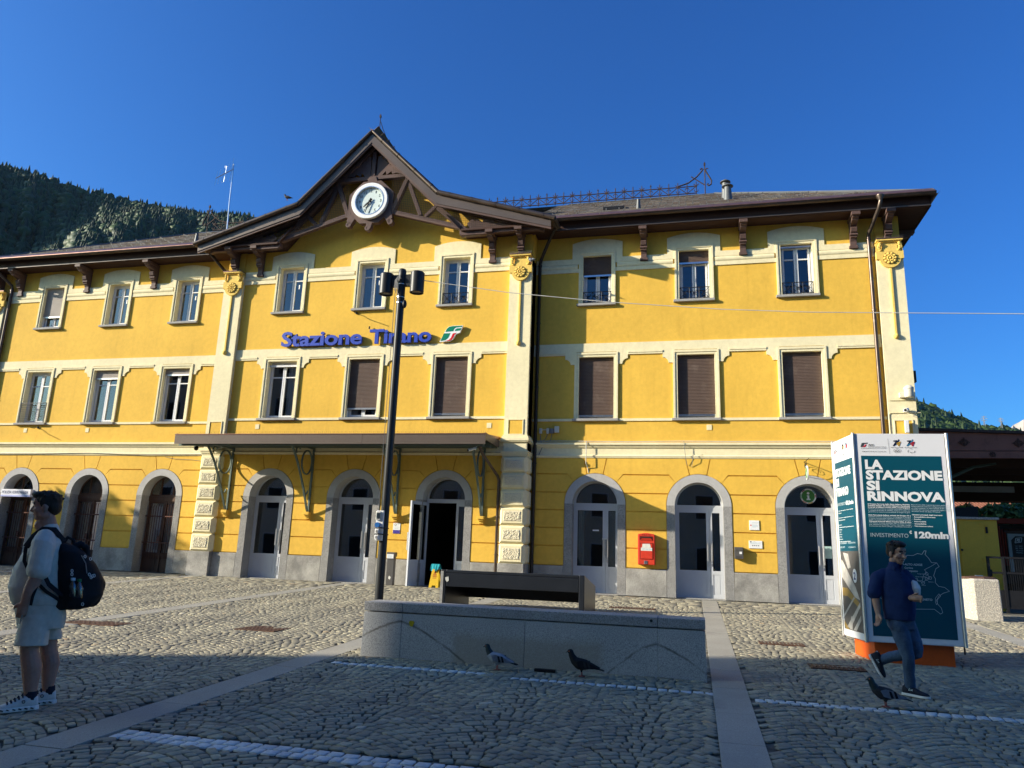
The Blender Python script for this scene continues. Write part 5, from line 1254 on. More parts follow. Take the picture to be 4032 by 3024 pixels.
def letter_i(par, cx, cz, k_, y, mat):
    B = MB(); B.disc((cx, cz+.068*k_), .030*k_, y-.003, y, 16); B.prism([(cx-.03*k_, cz+.02*k_), (cx+.022*k_, cz+.02*k_), (cx+.022*k_, cz-.055*k_), (cx+.045*k_, cz-.06*k_), (cx+.045*k_, cz-.09*k_), (cx-.042*k_, cz-.09*k_), (cx-.042*k_, cz-.06*k_), (cx-.018*k_, cz-.055*k_), (cx-.018*k_, cz-.005*k_), (cx-.03*k_, cz-.008*k_)], 'y', y-.003, y); return B.build('letter', mat, par)
letter_i(ii, cx, cz, 1.15, yv-.0095, TXTW)
hs = thing('hanging_sign', 'green and white i sign hanging edge-on from an iron scroll bracket', 'hanging sign', (12.93, YW-.4, 3.15))
B = MB(); B.box(12.895, 12.935, YW-.02, YW-.004, 3.30, 3.73); B.tube([(12.915, YW, 3.70), (12.915, YW-.85, 3.70)], .010, 6); B.tube([(12.915, YW-.02, 3.34)]+[(12.915, YW-.02-.30*math.sin(t), 3.34+.32*(1-math.cos(t))) for t in [PI/2*i/8 for i in range(1, 9)]], .008, 6)
B.tube([(12.915, YW-.16+.09*math.cos(t)*(1-t/14), 3.58+.09*math.sin(t)*(1-t/14)) for t in [i*.5 for i in range(20)]], .006, 5)
B.tube([(12.915, YW-.45, 3.70), (12.915, YW-.45, 3.56)], .004, 5); B.build('scroll_bracket', IRON, hs)
B = MB(); B.prism([(YW-.45+.15*math.cos(t), 3.37+.19*math.sin(t)) for t in [2*PI*i/28 for i in range(28)]], 'x', 12.90, 12.93); B.build('sign_plate', TXTW, hs)
for xx in (12.8985, 12.9315):
    MB().prism([(YW-.45+.12*math.cos(t), 3.37+.155*math.sin(t)) for t in [2*PI*i/28 for i in range(28)]], 'x', xx-.001, xx+.001).build('sign_face', GRN, hs)
    MB().prism([(YW-.47, 3.29), (YW-.43, 3.29), (YW-.43, 3.40), (YW-.47, 3.40)], 'x', xx-.002, xx+.002).build('letter', TXTW, hs)
# door stickers
box('door_sticker', WHITE, ST, 7.14, 7.32, YW+.355, YW+.358, 1.725, 1.765); box('door_sticker', PAPER, ST, 7.42, 7.56, YW+.326, YW+.329, 1.485, 1.53)
box('door_sticker', M('poster_print', (.35, .50, .48), .6), ST, 13.36, 13.54, YW+.345, YW+.348, 1.18, 1.5)
# police sign over the left-hand door
ps = thing('police_sign', 'white lightbox POLIZIA FERROVIARIA over the leftmost barred door', 'police sign', (-12.95, YW, 2.4))
box('box', M('sign_white', (.78, .78, .82), .35, var=.02), ps, -13.58, -12.32, YW-.16, YW+.02, 2.315, 2.575, .006); box('blue_band', M('sign_lilac', (.42, .45, .72), .4), ps, -13.575, -12.325, YW-.1625, YW-.1602, 2.32, 2.375)
text('lettering', 'POLIZIA FERROVIARIA', M('sign_print_grey', (.16, .17, .25), .5), ps, -13.54, YW-.1625, 2.42, .10, width=1.12, bold=.02, shear=.2)
# security devices
def cambox(label, x, z, kind):
    t = thing('security_camera', label, 'security camera', (x, YW-.13, z), 0, None)
    y = YW-.13
    box('mount', BEIGE, t, x-.045, x+.045, y-.03, y, z-.05, z+.05, .006); B = MB(); B.tube([(x, y-.02, z), (x, y-.10, z-.01)], .022, 8); B.tube([(x+.05, y-.06, z+.02), (x-.05, y-.24, z-.03)], .048, 14); B.build('housing', PVC, t, smooth=40)
    B = MB(); B.tube([(x-.05, y-.24, z-.03), (x-.0525, y-.2445, z-.0312)], .036, 14); B.build('lens', BLACK, t)
cambox('white bullet camera on the right corner pilaster below the cream siren', 15.48, 5.08, 0)
t = thing('camera_dome', 'cream dome siren unit high on the right corner pilaster', 'siren', (15.55, YW-.3, 5.4)); y = YW-.13
B = MB(); B.lathe([(0, 5.40), (.10, 5.40), (.115, 5.43), (.115, 5.60), (.125, 5.61), (.125, 5.66), (.06, 5.72), (.03, 5.725), (0, 5.73)], (15.56, y-.20), 20); B.build('dome', BEIGE, t, smooth=40); box('mount', BEIGE, t, 15.36, 15.62, y-.10, y, 5.42, 5.56, .01)
t = thing('wall_unit', 'cream upright sensor unit in front of the right pilaster panel', 'sensor', (15.47, YW-.2, 4.45)); box('body', PVC, t, 15.42, 15.52, y-.13, y-.06, 4.47, 4.80, .01); box('bracket', BEIGE, t, 15.45, 15.49, y-.06, y, 4.5, 4.75)
B = MB(); B.tube([(15.08, y-.015, 4.3), (15.08, y-.015, 4.98), (15.12, y-.015, 5.02), (15.85, y-.015, 5.02)], .010, 5); B.tube([(15.12, y-.015, 5.36), (15.85, y-.015, 5.36)], .010, 5); B.tube([(15.5, y-.06, 5.0), (15.65, y-.12, 4.92), (15.82, y-.05, 4.95)], .006, 4); B.build('conduit', CRM, ST)
t = thing('canopy_camera', 'white bullet camera under the right end of entrance canopy', 'security camera', (4.05, -1.35, 3.8)); B = MB(); B.tube([(3.98, -1.42, 3.74), (4.14, -1.25, 3.82)], .042, 12); B.build('housing', PVC, t, smooth=40); B = MB(); B.tube([(4.14, -1.28, 3.82), (4.20, -1.25, 3.90)], .014, 8); B.build('mount', PVC, t); MB().tube([(3.978, -1.422, 3.739), (3.97, -1.43, 3.735)], .03, 12).build('lens', BLACK, t)
t = thing('canopy_camera', 'dark dome camera under the left end of entrance canopy', 'security camera', (-4.75, -1.3, 3.8)); B = MB(); B.ell((-4.75, -1.25, 3.80), (.07, .07, .07), 14, 10); B.tube([(-4.75, -1.25, 3.84), (-4.72, -1.2, 3.96)], .03, 8); B.build('dome', IRON, t, smooth=50)
t = thing('floodlight', 'black floodlight on the far right side wall of the station', 'floodlight', (15.85, 1.2, 6)); B = MB(); B.tube([(15.75, 1.2, 6.1), (15.92, 1.15, 6.1)], .02, 8); B.build('arm', IRON, t); B = MB(); B.box(15.90, 16.0, 1.0, 1.3, 6.0, 6.32); B.tube([(15.95, 1.15, 6.0), (15.98, 1.15, 5.90), (15.80, 1.2, 5.86)], .012, 6); B.build('lamp_body', IRON, t, bevel=.01)
box('cable_duct', FASC, ST, 15.76, 15.90, .9, 1.1, 4.9, 5.55)
# roof aerial
t = thing('tv_antenna', 'thin metal television aerial on mast above the left roof', 'antenna', (-9.42, 5, 14)); B = MB(); B.tube([(-9.36, 5, 13.6), (-9.44, 5, 15.6), (-9.47, 5, 17.32)], .028, 8); B.build('mast', STEELG, t, smooth=40)
B = MB(); B.tube([(-9.42, 4.97, 17.06), (-10.14, 4.80, 16.58)], .018, 6); B.build('boom', STEELG, t); B = MB()
for i, h in ((0, .55), (.28, .40), (.55, .36), (.80, .34), (1, .33)):
    px, py, pz = -9.50-.62*i, 4.95-.14*i, 17.02-.42*i; B.tube([(px+.03, py, pz+h), (px-.03, py, pz-h)], .013, 5)
B.tube([(-9.80, 4.89, 17.20), (-9.73, 4.90, 17.2), (-9.79, 4.90, 16.42), (-9.87, 4.89, 16.42), (-9.80, 4.89, 17.20)], .012, 5); B.build('element', STEELG, t)

# ================================================================== the information totem
A_, Rr_, Rb_, Lb_ = Vector((12.295, -9.0, 0)), Vector((13.56, -8.955, 0)), Vector((13.60, -8.0, 0)), Vector((12.165, -8.08, 0))
KZ0, KZ1 = .0, 2.945
kk = thing('info_totem', 'tall white and teal four-sided information totem on orange base', 'information totem', (12.9, -8.5, gz(-8.5)))
cen = (A_+Rr_+Rb_+Lb_)/4
def inset(p, d): return p+(cen-p).normalized()*d
q = [inset(p, .15) for p in (A_, Rr_, Rb_, Lb_)]; zb = gz(-8.97)-.03
MB().prism([(p.x, p.y) for p in q], 'z', zb, KZ0+.02).build('base', ORNG, kk, bevel=.01)
MB().prism([(inset(p, .012).x, inset(p, .012).y) for p in (A_, Rr_, Rb_, Lb_)], 'z', KZ0, KZ1).build('core', PANELW, kk)
for p in (A_, Rr_, Rb_, Lb_): MB().tube([(p.x, p.y, KZ0-.01), (p.x, p.y, KZ1+.008)], .022, 8).build('edge_profile', ALU, kk, smooth=60)
MB().tube([(13.54, -8.94, KZ0-.10), (13.54, -8.94, KZ0)], .012, 6).build('foot_bolt', IRON, kk)
UF = (Rr_-A_).normalized(); NF = Vector((UF.y, -UF.x, 0)); UL = (A_-Lb_).normalized(); NL = Vector((UL.y, -UL.x, 0))
WF = (Rr_-A_).length; WLn = (A_-Lb_).length
def face(org, U, N_):
    def pt(u, z, e): p = org+U*u+N_*e; return (p.x, p.y, z)
    def poly(name, P, mat, e=.004):
        n = len(P); B = MB(); B.add([pt(u, z, e) for u, z in P]+[pt(u, z, -.002) for u, z in P], [tuple(range(n))]+[(i, (i+1) % n, n+(i+1) % n, n+i) for i in range(n)]); return B.build(name, mat, kk)
    def rect(name, u0, u1, z0, z1, mat, e=.004): return poly(name, [(u0, z0), (u1, z0), (u1, z1), (u0, z1)], mat, e)
    def line(name, P, w, mat, e=.008):
        B = MB()
        for a, b in zip(P, P[1:]):
            d = Vector((b[0]-a[0], b[1]-a[1])); d = d.normalized() if d.length > 0 else Vector((1, 0)); n_ = Vector((-d.y, d.x))*w/2; d = d*w*.3
            B.add([pt(a[0]-n_.x-d.x, a[1]-n_.y-d.y, e), pt(b[0]-n_.x+d.x, b[1]-n_.y+d.y, e), pt(b[0]+n_.x+d.x, b[1]+n_.y+d.y, e), pt(a[0]+n_.x-d.x, a[1]+n_.y-d.y, e)], [(0, 1, 2, 3)])
        return B.build(name, mat, kk)
    def txt(s, u, z, h, w=None, mat=None, bold=.0, e=.007, **kw):
        p = org+U*u+N_*e; return text('lettering', s, mat or TXTW, kk, p.x, p.y, z, h, width=w, bold=bold, ux=tuple(U), **kw)
    return poly, rect, line, txt
poly, rect, line, txt = face(A_, UF, NF)
rect('panel', .03, WF-.03, KZ0+.01, KZ1-.01, PANELW, .002); rect('teal_panel', .095, WF-.095, .085, 2.615, TEAL, .005)
for s_, z, w in (('LA', 2.415, .24), ('STAZIONE', 2.262, 1.025), ('SI', 2.108, .175), ('RINNOVA', 1.955, 1.03)): txt(s_, .142, z, .143, w, bold=.05)
P1 = ['Il Gruppo Ferrovie dello Stato Italiane, Mobility', 'Premium Partner dei Giochi Olimpici e Paralimpici', 'Invernali di Milano Cortina 2026, accompagnerà', "l'evento promuovendo mobilità sostenibile, capillare", 'e inclusiva al servizio di cittadini, visitatori e atleti, per', 'garantire la massima accessibilità ai luoghi di gara.', '', 'Rete Ferroviaria Italiana, società del Gruppo FS e', "Premium Partner dell'evento, è impegnata a rendere", 'le stazioni ferroviarie più moderne, accessibili e sostenibili,', 'grazie a un investimento cofinanziato con fondi del Decreto', 'Olimpiadi Invernali Milano Cortina 2026, di oltre', '120 milioni di euro destinati alle 12 stazioni nelle', 'aree olimpiche in Lombardia, Trentino Alto Adige e Veneto.', 'In occasione dei Giochi Olimpici e Paralimpici Invernali di']
P2 = ['Milano Cortina 2026 il sistema ferroviario giocherà un ruolo', 'fondamentale per assicurare collegamenti tra i siti olimpici,', 'per atleti e spettatori. Le opere realizzate da RFI costituiranno', "un'eredità per il territorio, consentendo migliori collegamenti", 'ferroviari anche nel dopo Olimpiadi.', '', 'Obiettivi principali degli interventi:', ' ·  Accessibilità e Sicurezza', ' ·  Comfort', ' ·  Intermodalità', ' ·  Sostenibilità', ' ·  Valorizzazione urbana']
for P, u0, wmax, zs in ((P1, .142, .56, .0225), (P2, .72, .55, .0235)):
    z = 1.905
    for i, s_ in enumerate(P):
        if s_:
            b = (P is P1 and i in (0, 1, 2, 7, 11)) or (P is P2 and i >= 6)
            w = min(wmax, .0105*len(s_))*(1 if len(s_) > 38 or P is P2 else 1)
            txt(s_, u0, z, .0155, wmax if len(s_) > 42 else w, TXTW if b else TXTG, .03 if b else .008, e=.0068)
        z -= zs if not (P is P2 and i >= 6) else .032
txt('INVESTIMENTO', .15, 1.445, .055, .50, TXTG, .0); txt('€', .665, 1.50, .045, .035, bold=.04); txt('120mln', .735, 1.44, .098, .44, bold=.05)
MP = [(.28, .60), (.20, .72), (.24, .80), (.30, .78), (.36, .95), (.50, .98), (.60, 1.02), (.66, 1.05), (.76, 1.20), (.86, 1.20), (.93, 1.23), (1.0, 1.22), (1.04, 1.27), (1.07, 1.27), (1.05, 1.22), (1.10, 1.17), (1.14, 1.11), (1.22, 1.11), (1.255, 1.06), (1.20, 1.03), (1.155, .93), (1.18, .89), (1.17, .84), (1.22, .79), (1.31, .78), (1.38, .73), (1.28, .70), (1.21, .66), (1.165, .60), (1.18, .55), (1.23, .50), (1.245, .44), (1.21, .42), (1.12, .48), (.98, .475), (.80, .47), (.66, .49), (.55, .58), (.46, .60), (.36, .58), (.28, .60)]
MPs = [(.15+(u-.20)*.82, z) for u, z in MP]
line('map_outline', MPs, .006, TXTG); line('map_outline', [(.15+(u-.20)*.82, z) for u, z in [(1.22, 1.11), (1.13, 1.06), (1.02, 1.01), (1.05, .97), (1.0, .94), (.97, .86), (.88, .85), (.86, .80)]], .005, TXTG); line('map_outline', [(.15+(u-.2)*.82, z) for u, z in [(.66, .86), (.80, .80), (.92, .80), (.93, .76), (.88, .74), (.86, .66)]], .005, TXTG)
line('map_lagoon', [(.94, .54), (.96, .62), (1.0, .66), (.98, .69), (.93, .63), (.925, .57), (.94, .54)], .005, TXTG)
STN = [(.53, .86), (.615, .865), (.705, .87), (.79, .83), (.84, .885), (.885, .90), (.845, .955)]
line('rail_line', STN, .004, TXTG)
for u, z in STN:
    line('station_ring', [(u+.02*math.cos(t), z+.02*math.sin(t)) for t in [2*PI*i/14 for i in range(15)]], .005, TXTG)
txt('TRENTINO-ALTO ADIGE', .36, 1.06, .030, .44, TXTG, .03); txt('Cortina', .565, 1.015, .026, .11, TXTG, .02); txt("D'Ampezzo", .565, .975, .026, .17, TXTG, .02); txt('VENETO', .73, .59, .030, .16, TXTG, .03)
for s_, u, z, w in (('Longarone', .725, .945, .09), ('Ponte nelle Alpi', .70, .905, .14), ('Trento', .50, .895, .06), ('Feltre', .77, .79, .05), ('Belluno', .86, .84, .065)): txt(s_, u, z, .014, w, TXTG, .01)
# header marks
def header(poly, line, txt, k_=1.0, u0=.0):
    U = lambda P: [(u0+u*k_, z) for u, z in P]
    poly('rail_mark', U([(.098, 2.745), (.118, 2.805), (.20, 2.81), (.192, 2.795), (.15, 2.79), (.138, 2.745)]), PUTTY, .005); poly('rail_mark', U([(.118, 2.745), (.16, 2.745), (.182, 2.78), (.165, 2.782), (.15, 2.757)]), LOGOR, .0055)
    txt('RFI', u0+.205*k_, 2.762, .025, .075*k_, PUTTY, .03, shear=.25); txt('RETE FERROVIARIA ITALIANA', u0+.198*k_, 2.743, .011, .25*k_, PUTTY, .01, shear=.2); txt('GRUPPO FERROVIE DELLO STATO ITALIANE', u0+.098*k_, 2.722, .011, .35*k_, PUTTY, .01); txt('PREMIUM PARTNER MILANO CORTINA 2026', u0+.112*k_, 2.672, .012, .33*k_, PUTTY, .01)
    line('divider', U([(.478, 2.87), (.487, 2.65)]), .003, PUTTY, .006)
    for du, ca, cb in ((0, (.005, .012, .05), (.55, .33, .03)), (.185, (.02, .20, .38), (.50, .02, .03))):
        ma, mb_ = M('mark_blue', ca, .5), M('mark_warm', cb, .5)
        line('games_mark', U([(.555+du, 2.835), (.60+du, 2.84), (.548+du, 2.765)]), .016, M('mark_navy', (.004, .012, .04), .5), .006); line('games_mark', U([(.548+du, 2.768), (.60+du, 2.80), (.625+du, 2.855)]), .014, ma, .0062); line('games_mark', U([(.60+du, 2.80), (.62+du, 2.765), (.645+du, 2.822), (.60+du, 2.80)]), .014, mb_, .0064)
        txt('MILANO CORTINA', u0+(.51+du)*k_, 2.735, .012, .165*k_, PUTTY, .01, shear=.3); txt('2026', u0+(.575+du)*k_, 2.718, .011, .035*k_, PUTTY, .01)
    for a, b in ((.558, 2.693), (.594, 2.693), (.630, 2.693), (.576, 2.678), (.612, 2.678)): line('ring', U([(a+.016*math.cos(t), b+.016*math.sin(t)) for t in [2*PI*i/12 for i in range(13)]]), .003, PUTTY, .006)
    for a, rot in ((.76, 2.2), (.785, 3.6), (.805, 5.0)): line('agito', U([(a+.022*math.cos(t), 2.685+.022*math.sin(t)) for t in [rot+1.6*i/6 for i in range(7)]]), .006, PUTTY, .006)
header(poly, line, txt)
poly, rect, line, txt = face(Lb_, UL, NL)
rect('panel', .03, WLn-.03, KZ0+.01, KZ1-.01, PANELW, .002); rect('teal_panel', .075, WLn-.07, 1.24, 2.60, TEAL, .005)
GREYP = M('photo_grey', (.10, .095, .09), .5, var=.25, scale=5); GREYL = M('photo_pale', (.42, .40, .37), .5, var=.25, scale=7); OCHP = M('photo_ochre', (.30, .20, .06), .5, var=.2, scale=6)
rect('photo', .075, WLn-.07, .10, 1.24, GREYP, .005)
poly('photo_shape', [(.20, 1.22), (.42, 1.20), (.50, 1.0), (.38, .98)], GREYL, .006); poly('photo_shape', [(.08, 1.12), (.16, 1.10), (.66, .72), (.80, .55), (.60, .58), (.08, .86)], GREYL, .0065)
poly('photo_shape', [(.08, .58), (.30, .58), (.80, .42), (.80, .50), (.30, .70), (.08, .70)], OCHP, .006); poly('photo_shape', [(.08, .22), (.30, .10), (.16, .10), (.08, .14)], OCHP, .0068); poly('photo_shape', [(.20, .14), (.80, .52), (.80, .46), (.34, .12)], GREYL, .007); poly('photo_shape', [(.46, .11), (.80, .34), (.80, .27), (.58, .11)], GREYL, .007); poly('photo_shape', [(.08, .30), (.55, .58), (.60, .57), (.08, .26)], GREYL, .0072); poly('photo_shape', [(.30, .11), (.40, .30), (.46, .30), (.42, .11)], GREYL, .0073)
poly('number_disc', [(.655+.085*math.cos(t), .885+.10*math.sin(t)) for t in [2*PI*i/28 for i in range(28)]], PANELW, .008); txt('2', .61, .83, .11, .085, M('print_blue', (.01, .03, .16), .5), .03, e=.0095)
for s_, z, w in (('STAZIONE', 2.37, .66), ('DI', 2.22, .13), ('TIRANO', 2.07, .52)): txt(s_, .10, z, .13, w, bold=.055)
txt('INVESTIMENTO', .11, 1.925, .045, .35, TXTG); txt('€9,3mln', .47, 1.91, .075, .33, bold=.045)
z = 1.845
for i, s_ in enumerate(['La stazione di Tirano sarà oggetto di un intervento di riqualificazione', 'degli spazi', '', 'Gli interventi previsti riguardano la ristrutturazione e il riuso', 'degli ambienti interni', '', 'Interventi', 'Riqualificazione degli spazi della stazione e del', 'fabbricato', 'Comfort', 'Ascensori', 'Banchine', 'Sottopasso', 'Restauro conservativo della facciata']):
    if s_: txt(s_, .11, z, .013, min(.66, .013*len(s_)), TXTW, .02, e=.0068)
    z -= .036
for u, z_, s_ in ((.11, 1.345, 'RICONOSCIMENTI'), (.47, 1.345, 'RIQUALIFICAZIONE'), (.11, 1.285, 'DEI SITI'), (.47, 1.285, 'ACCESSIBILITÀ')): txt(s_, u, z_, .026, .30 if len(s_) > 10 else .2, TXTG, .01)
header(poly, line, txt, .82, 0)

# ================================================================== pebble-dash planter
pl_ = thing('concrete_planter', 'pebbled concrete litter bin with rusty lid at the right by the yellow cabinet', 'litter bin', (16.1, -1.55, 0))
P = [(15.80, -1.45), (15.95, -1.98), (16.47, -1.98), (16.62, -1.45), (16.45, -1.0), (15.97, -1.0)]; cxp = Vector((16.21, -1.5, 0))
B = MB(); n = 6; lv = [(-.05, 1.0), (.80, .97), (.84, .93)]
V = [(cxp.x+(a-cxp.x)*k_, cxp.y+(b-cxp.y)*k_, z) for z, k_ in lv for a, b in P]; B.add(V, [(i*n+j, i*n+(j+1) % n, (i+1)*n+(j+1) % n, (i+1)*n+j) for i in range(2) for j in range(n)]+[tuple(range(2*n, 3*n))]); B.build('body', CONC, pl_, bevel=.02)
B = MB(); B.lathe([(.40, .83), (.36, .875), (.12, .895), (0, .895)], (16.2, -1.5), 8); B.build('lid', GRATE, pl_, smooth=20); box('handle', STEELG, pl_, 16.15, 16.3, -1.53, -1.47, .89, .915)

# ================================================================== right side: cabinet, railing, platform roof, wagon
yc = thing('yellow_cabinet', 'yellow metal cabinet with hinged door and grey lid right of the totem', 'cabinet', (17.2, 2.2, 0))
YCAB = M('yellow_cabinet_paint', (.70, .44, .05), .5, var=.07, bump=.06, bscale=30)
box('body', YCAB, yc, 16.45, 17.93, 2.0, 3.1, -.02, 2.36, .01); box('lid', CONC, yc, 16.40, 17.98, 1.95, 3.15, 2.362, 2.425, .01); box('door', YCAB, yc, 16.98, 17.60, 1.975, 1.998, .25, 2.27, .006)
for z in (2.0, .88): box('hinge', IRON, yc, 17.635, 17.685, 1.972, 1.999, z, z+.17); 
for z in (2.22, 1.28): box('hinge', YCAB, yc, 17.50, 17.66, 1.955, 1.976, z, z+.06)
MB().tube([(17.01, 1.99, 1.54), (17.01, 1.95, 1.54)], .03, 10).build('knob', IRON, yc)
rl = thing('metal_railing', 'black metal railing with mesh panels at the far right', 'railing', (18, 1, 0))
for z in (1.33, .95, .10): box('rail', IRON, rl, 17.25, 22, .98, 1.02, z, z+.05)
for x in (17.28, 17.62, 18.6, 19.6, 20.6, 21.6): box('post', IRON, rl, x-.03, x+.03, .97, 1.03, 0, 1.37)
B = MB(); x = 17.66
while x < 21.9: B.box(x, x+.012, .995, 1.005, .15, 1.33); x += .05
B.build('mesh_panel', IRON, rl, kind='stuff')
box('kick_panel', IRON, rl, 17.3, 21.9, .99, 1.01, .12, .55)
pc = thing('platform_canopy', 'long brown platform canopy beam with cast rosettes beyond the station corner', 'platform canopy', (17, 4, 0))
BEAM = M('canopy_brown_paint', (.30, .115, .075), .5, var=.12, scale=2, dirt=((.10, .04, .03), 3, .55)); BEAMD = M('canopy_dark_paint', (.075, .045, .035), .6, var=.1)
B = MB(); B.add([(15.9, 4, 4.53), (30, 4, 4.53), (30, 4, 4.62), (15.9, 4, 5.16), (15.9, 4.12, 4.53), (30, 4.12, 4.53), (30, 4.12, 4.62), (15.9, 4.12, 5.16)], [(0, 1, 2, 3), (4, 7, 6, 5), (0, 4, 5, 1), (2, 6, 7, 3), (0, 3, 7, 4)]); B.build('upper_beam', BEAM, pc)
box('lower_beam', BEAM, pc, 15.9, 30, 4.01, 4.10, 4.32, 4.51); box('flange', BEAM, pc, 15.9, 30, 3.97, 4.14, 4.30, 4.325)
B = MB(); B.add([(15.9, 3.9, 5.17), (30, 3.9, 4.63), (30, 12.1, 4.30), (15.9, 12.1, 4.84), (15.9, 3.9, 5.25), (30, 3.9, 4.71), (30, 12.1, 4.38), (15.9, 12.1, 4.92)], [(0, 3, 2, 1), (4, 5, 6, 7), (0, 1, 5, 4), (1, 2, 6, 5), (2, 3, 7, 6), (3, 0, 4, 7)]); B.build('roof', BEAMD, pc)
for y in (5.5, 7.5, 9.5): box('purlin', BEAMD, pc, 15.9, 30, y, y+.12, 4.2, 4.5)
box('rear_beam', BEAMD, pc, 15.9, 30, 12, 12.15, 3.62, 4.4); box('rear_flange', BEAM, pc, 15.9, 30, 11.95, 12.0, 3.62, 3.68)
for x in (17.98, 19.43, 20.9, 22.4):
    B = MB(); z = 4.78-(x-17.98)*.02; B.prism([(x-.17, z), (x-.05, z+.07), (x, z+.15), (x+.05, z+.07), (x+.17, z), (x+.05, z-.08), (x, z-.13), (x-.05, z-.08)], 'y', 3.975, 4.0)
    for t in range(8): B.ell((x+.09*math.cos(t*PI/4), 3.97, z+.08*math.sin(t*PI/4)), (.025, .02, .025), 6, 4)
    B.ell((x, 3.965, z), (.035, .02, .05), 8, 6); B.build('cast_rosette', RUST, pc)
for x in (18.72, 20.2, 21.7):
    B = MB(); B.disc((x, 4.41), .075, 3.98, 4.0, 16)
    for t in range(8): B.ell((x+.065*math.cos(t*PI/4), 3.985, 4.41+.065*math.sin(t*PI/4)), (.025, .018, .025), 6, 4)
    B.ell((x, 3.975, 4.41), (.03, .02, .03), 8, 6); B.build('cast_rosette', RUST, pc)
for x in (17.2, 22.5, 27.5):
    box('column', BEAMD, pc, x-.08, x+.08, 5.0, 5.16, 0, 4.4)
    B = MB(); B.tube([(x, 5.1, 3.2), (x+.5, 5.1, 3.75), (x+1.3, 5.0, 4.15), (x+1.9, 4.9, 4.25)], [.07, .06, .05, .04], 6); B.build('brace', GREEN, pc)
wb = box('white_panel', M('pale_panel', (.42, .41, .41), .6), pc, 19.0, 21.05, 9.0, 9.08, 3.74, 3.95)
wg = thing('railway_wagon', 'old red-brown railway wagon with grey door frame behind the railing', 'railway wagon', (22, 9, 0))
WRED = M('wagon_red', (.30, .042, .028), .55, var=.15, dirt=((.10, .03, .02), 4, .58)); WBR = M('wagon_brown', (.11, .055, .038), .6, var=.15)
box('roof_rail', WRED, wg, 20.22, 30, 8.9, 9.05, 2.64, 2.83, .02); box('end_post', WRED, wg, 20.24, 20.36, 8.9, 9.05, 1.2, 2.64); box('side', DARK, wg, 20.28, 30, 9.15, 11.5, .9, 2.62)
B = MB(); P = [(9.0, 2.40)]+[(9.0+.9*(1-math.cos(t)), 2.30+.36*math.sin(t)) for t in [PI/2*i/8 for i in range(1, 9)]]+[(11, 2.6), (11, 2.30), (9.0, 2.30)]; B.prism([(a, b) for a, b in P], 'x', 20.60, 30); B.build('roof', WBR, wg, smooth=40)
for x in (20.72, 21.28, 22.2): B = MB(); B.strip([(x, p[0]-.005, p[1]+.004) for p in P[:9]], [(x+.03, p[0]-.005, p[1]+.004) for p in P[:9]]); B.build('roof_band', DARK, wg)
for i, x in enumerate((20.42, 20.50, 20.58)): MB().tube([(x, 8.98, 1.2), (x, 8.98, 2.55-.1*i)], .03, 6).build('pipe', WRED, wg)
FR = M('wagon_frame', (.42, .45, .45), .5, var=.08)
for a in ((20.64, 20.74, 1.0, 2.30), (22.6, 22.7, 1.0, 2.30)): box('door_frame', FR, wg, a[0], a[1], 8.93, 9.0, a[2], a[3])
box('door_frame', FR, wg, 20.74, 22.6, 8.93, 9.0, 2.22, 2.30); MB().prism([(20.74, 2.08), (20.88, 2.22), (20.74, 2.22)], 'y', 8.93, 9.0).build('door_frame', FR, wg)
box('door_panel', M('wagon_panel', (.035, .030, .026), .5), wg, 20.74, 22.6, 8.96, 9.0, 1.0, 2.22)
def wl_(P, w, mat):
    B = MB()
    for a, b in zip(P, P[1:]):
        d = Vector((b[0]-a[0], b[1]-a[1])).normalized(); n_ = Vector((-d.y, d.x))*w/2
        B.add([(a[0]-n_.x, 8.952, a[1]-n_.y), (b[0]-n_.x, 8.952, b[1]-n_.y), (b[0]+n_.x, 8.952, b[1]+n_.y), (a[0]+n_.x, 8.952, a[1]+n_.y)], [(0, 1, 2, 3)])
    B.build('emblem', mat, wg)
wl_([(20.86, 1.99), (20.90, 2.15), (21.09, 2.17), (21.05, 2.02), (20.86, 1.99)], .02, TXTW); text('emblem', 'FS', TXTW, wg, 20.91, 8.955, 2.03, .10, width=.12, bold=.05, shear=.3)
for i, s_ in enumerate(('21 RIV', '83 7-FS', '245 6 612', 'VRRMloc')): text('lettering', s_, TXTG, wg, 20.86, 8.955, 1.86-.075*i, .045, width=.22)
for x in (21.2, 23.6, 26): MB().tube([(x, 9.3, .45), (x, 11.2, .45)], .45, 18).build('wheel', DARK, wg)
box('underframe', DARK, wg, 20.4, 30, 9.1, 11.4, .6, .9)
# ================================================================== people
def solid(mb, name, mat, parent, voxel, smooth=4, disp=None):
    """one continuous skin over overlapping limbs: voxel remesh, then relax"""
    o = mb.build(name, mat, None, local=True)
    md = o.modifiers.new('skin', 'REMESH'); md.mode = 'VOXEL'; md.voxel_size = voxel; md.use_smooth_shade = True
    sm = o.modifiers.new('relax', 'SMOOTH'); sm.iterations = smooth; sm.factor = .5
    if disp:
        tx = bpy.data.textures.new(name+'_folds', 'CLOUDS'); tx.noise_scale = disp[0]; tx.noise_depth = 1
        dm = o.modifiers.new('folds', 'DISPLACE'); dm.texture = tx; dm.strength = disp[1]; dm.mid_level = .5; dm.texture_coords = 'LOCAL'
    dg = bpy.context.evaluated_depsgraph_get(); me = bpy.data.meshes.new_from_object(o.evaluated_get(dg)); o.modifiers.clear(); old = o.data; o.data = me; bpy.data.meshes.remove(old)
    me.shade_smooth(); me.name = name
    if parent is not None: o.parent = parent
    return o
def ball(mb, p, r): mb.ell(p, r if isinstance(r, tuple) else (r, r, r), 16, 12)
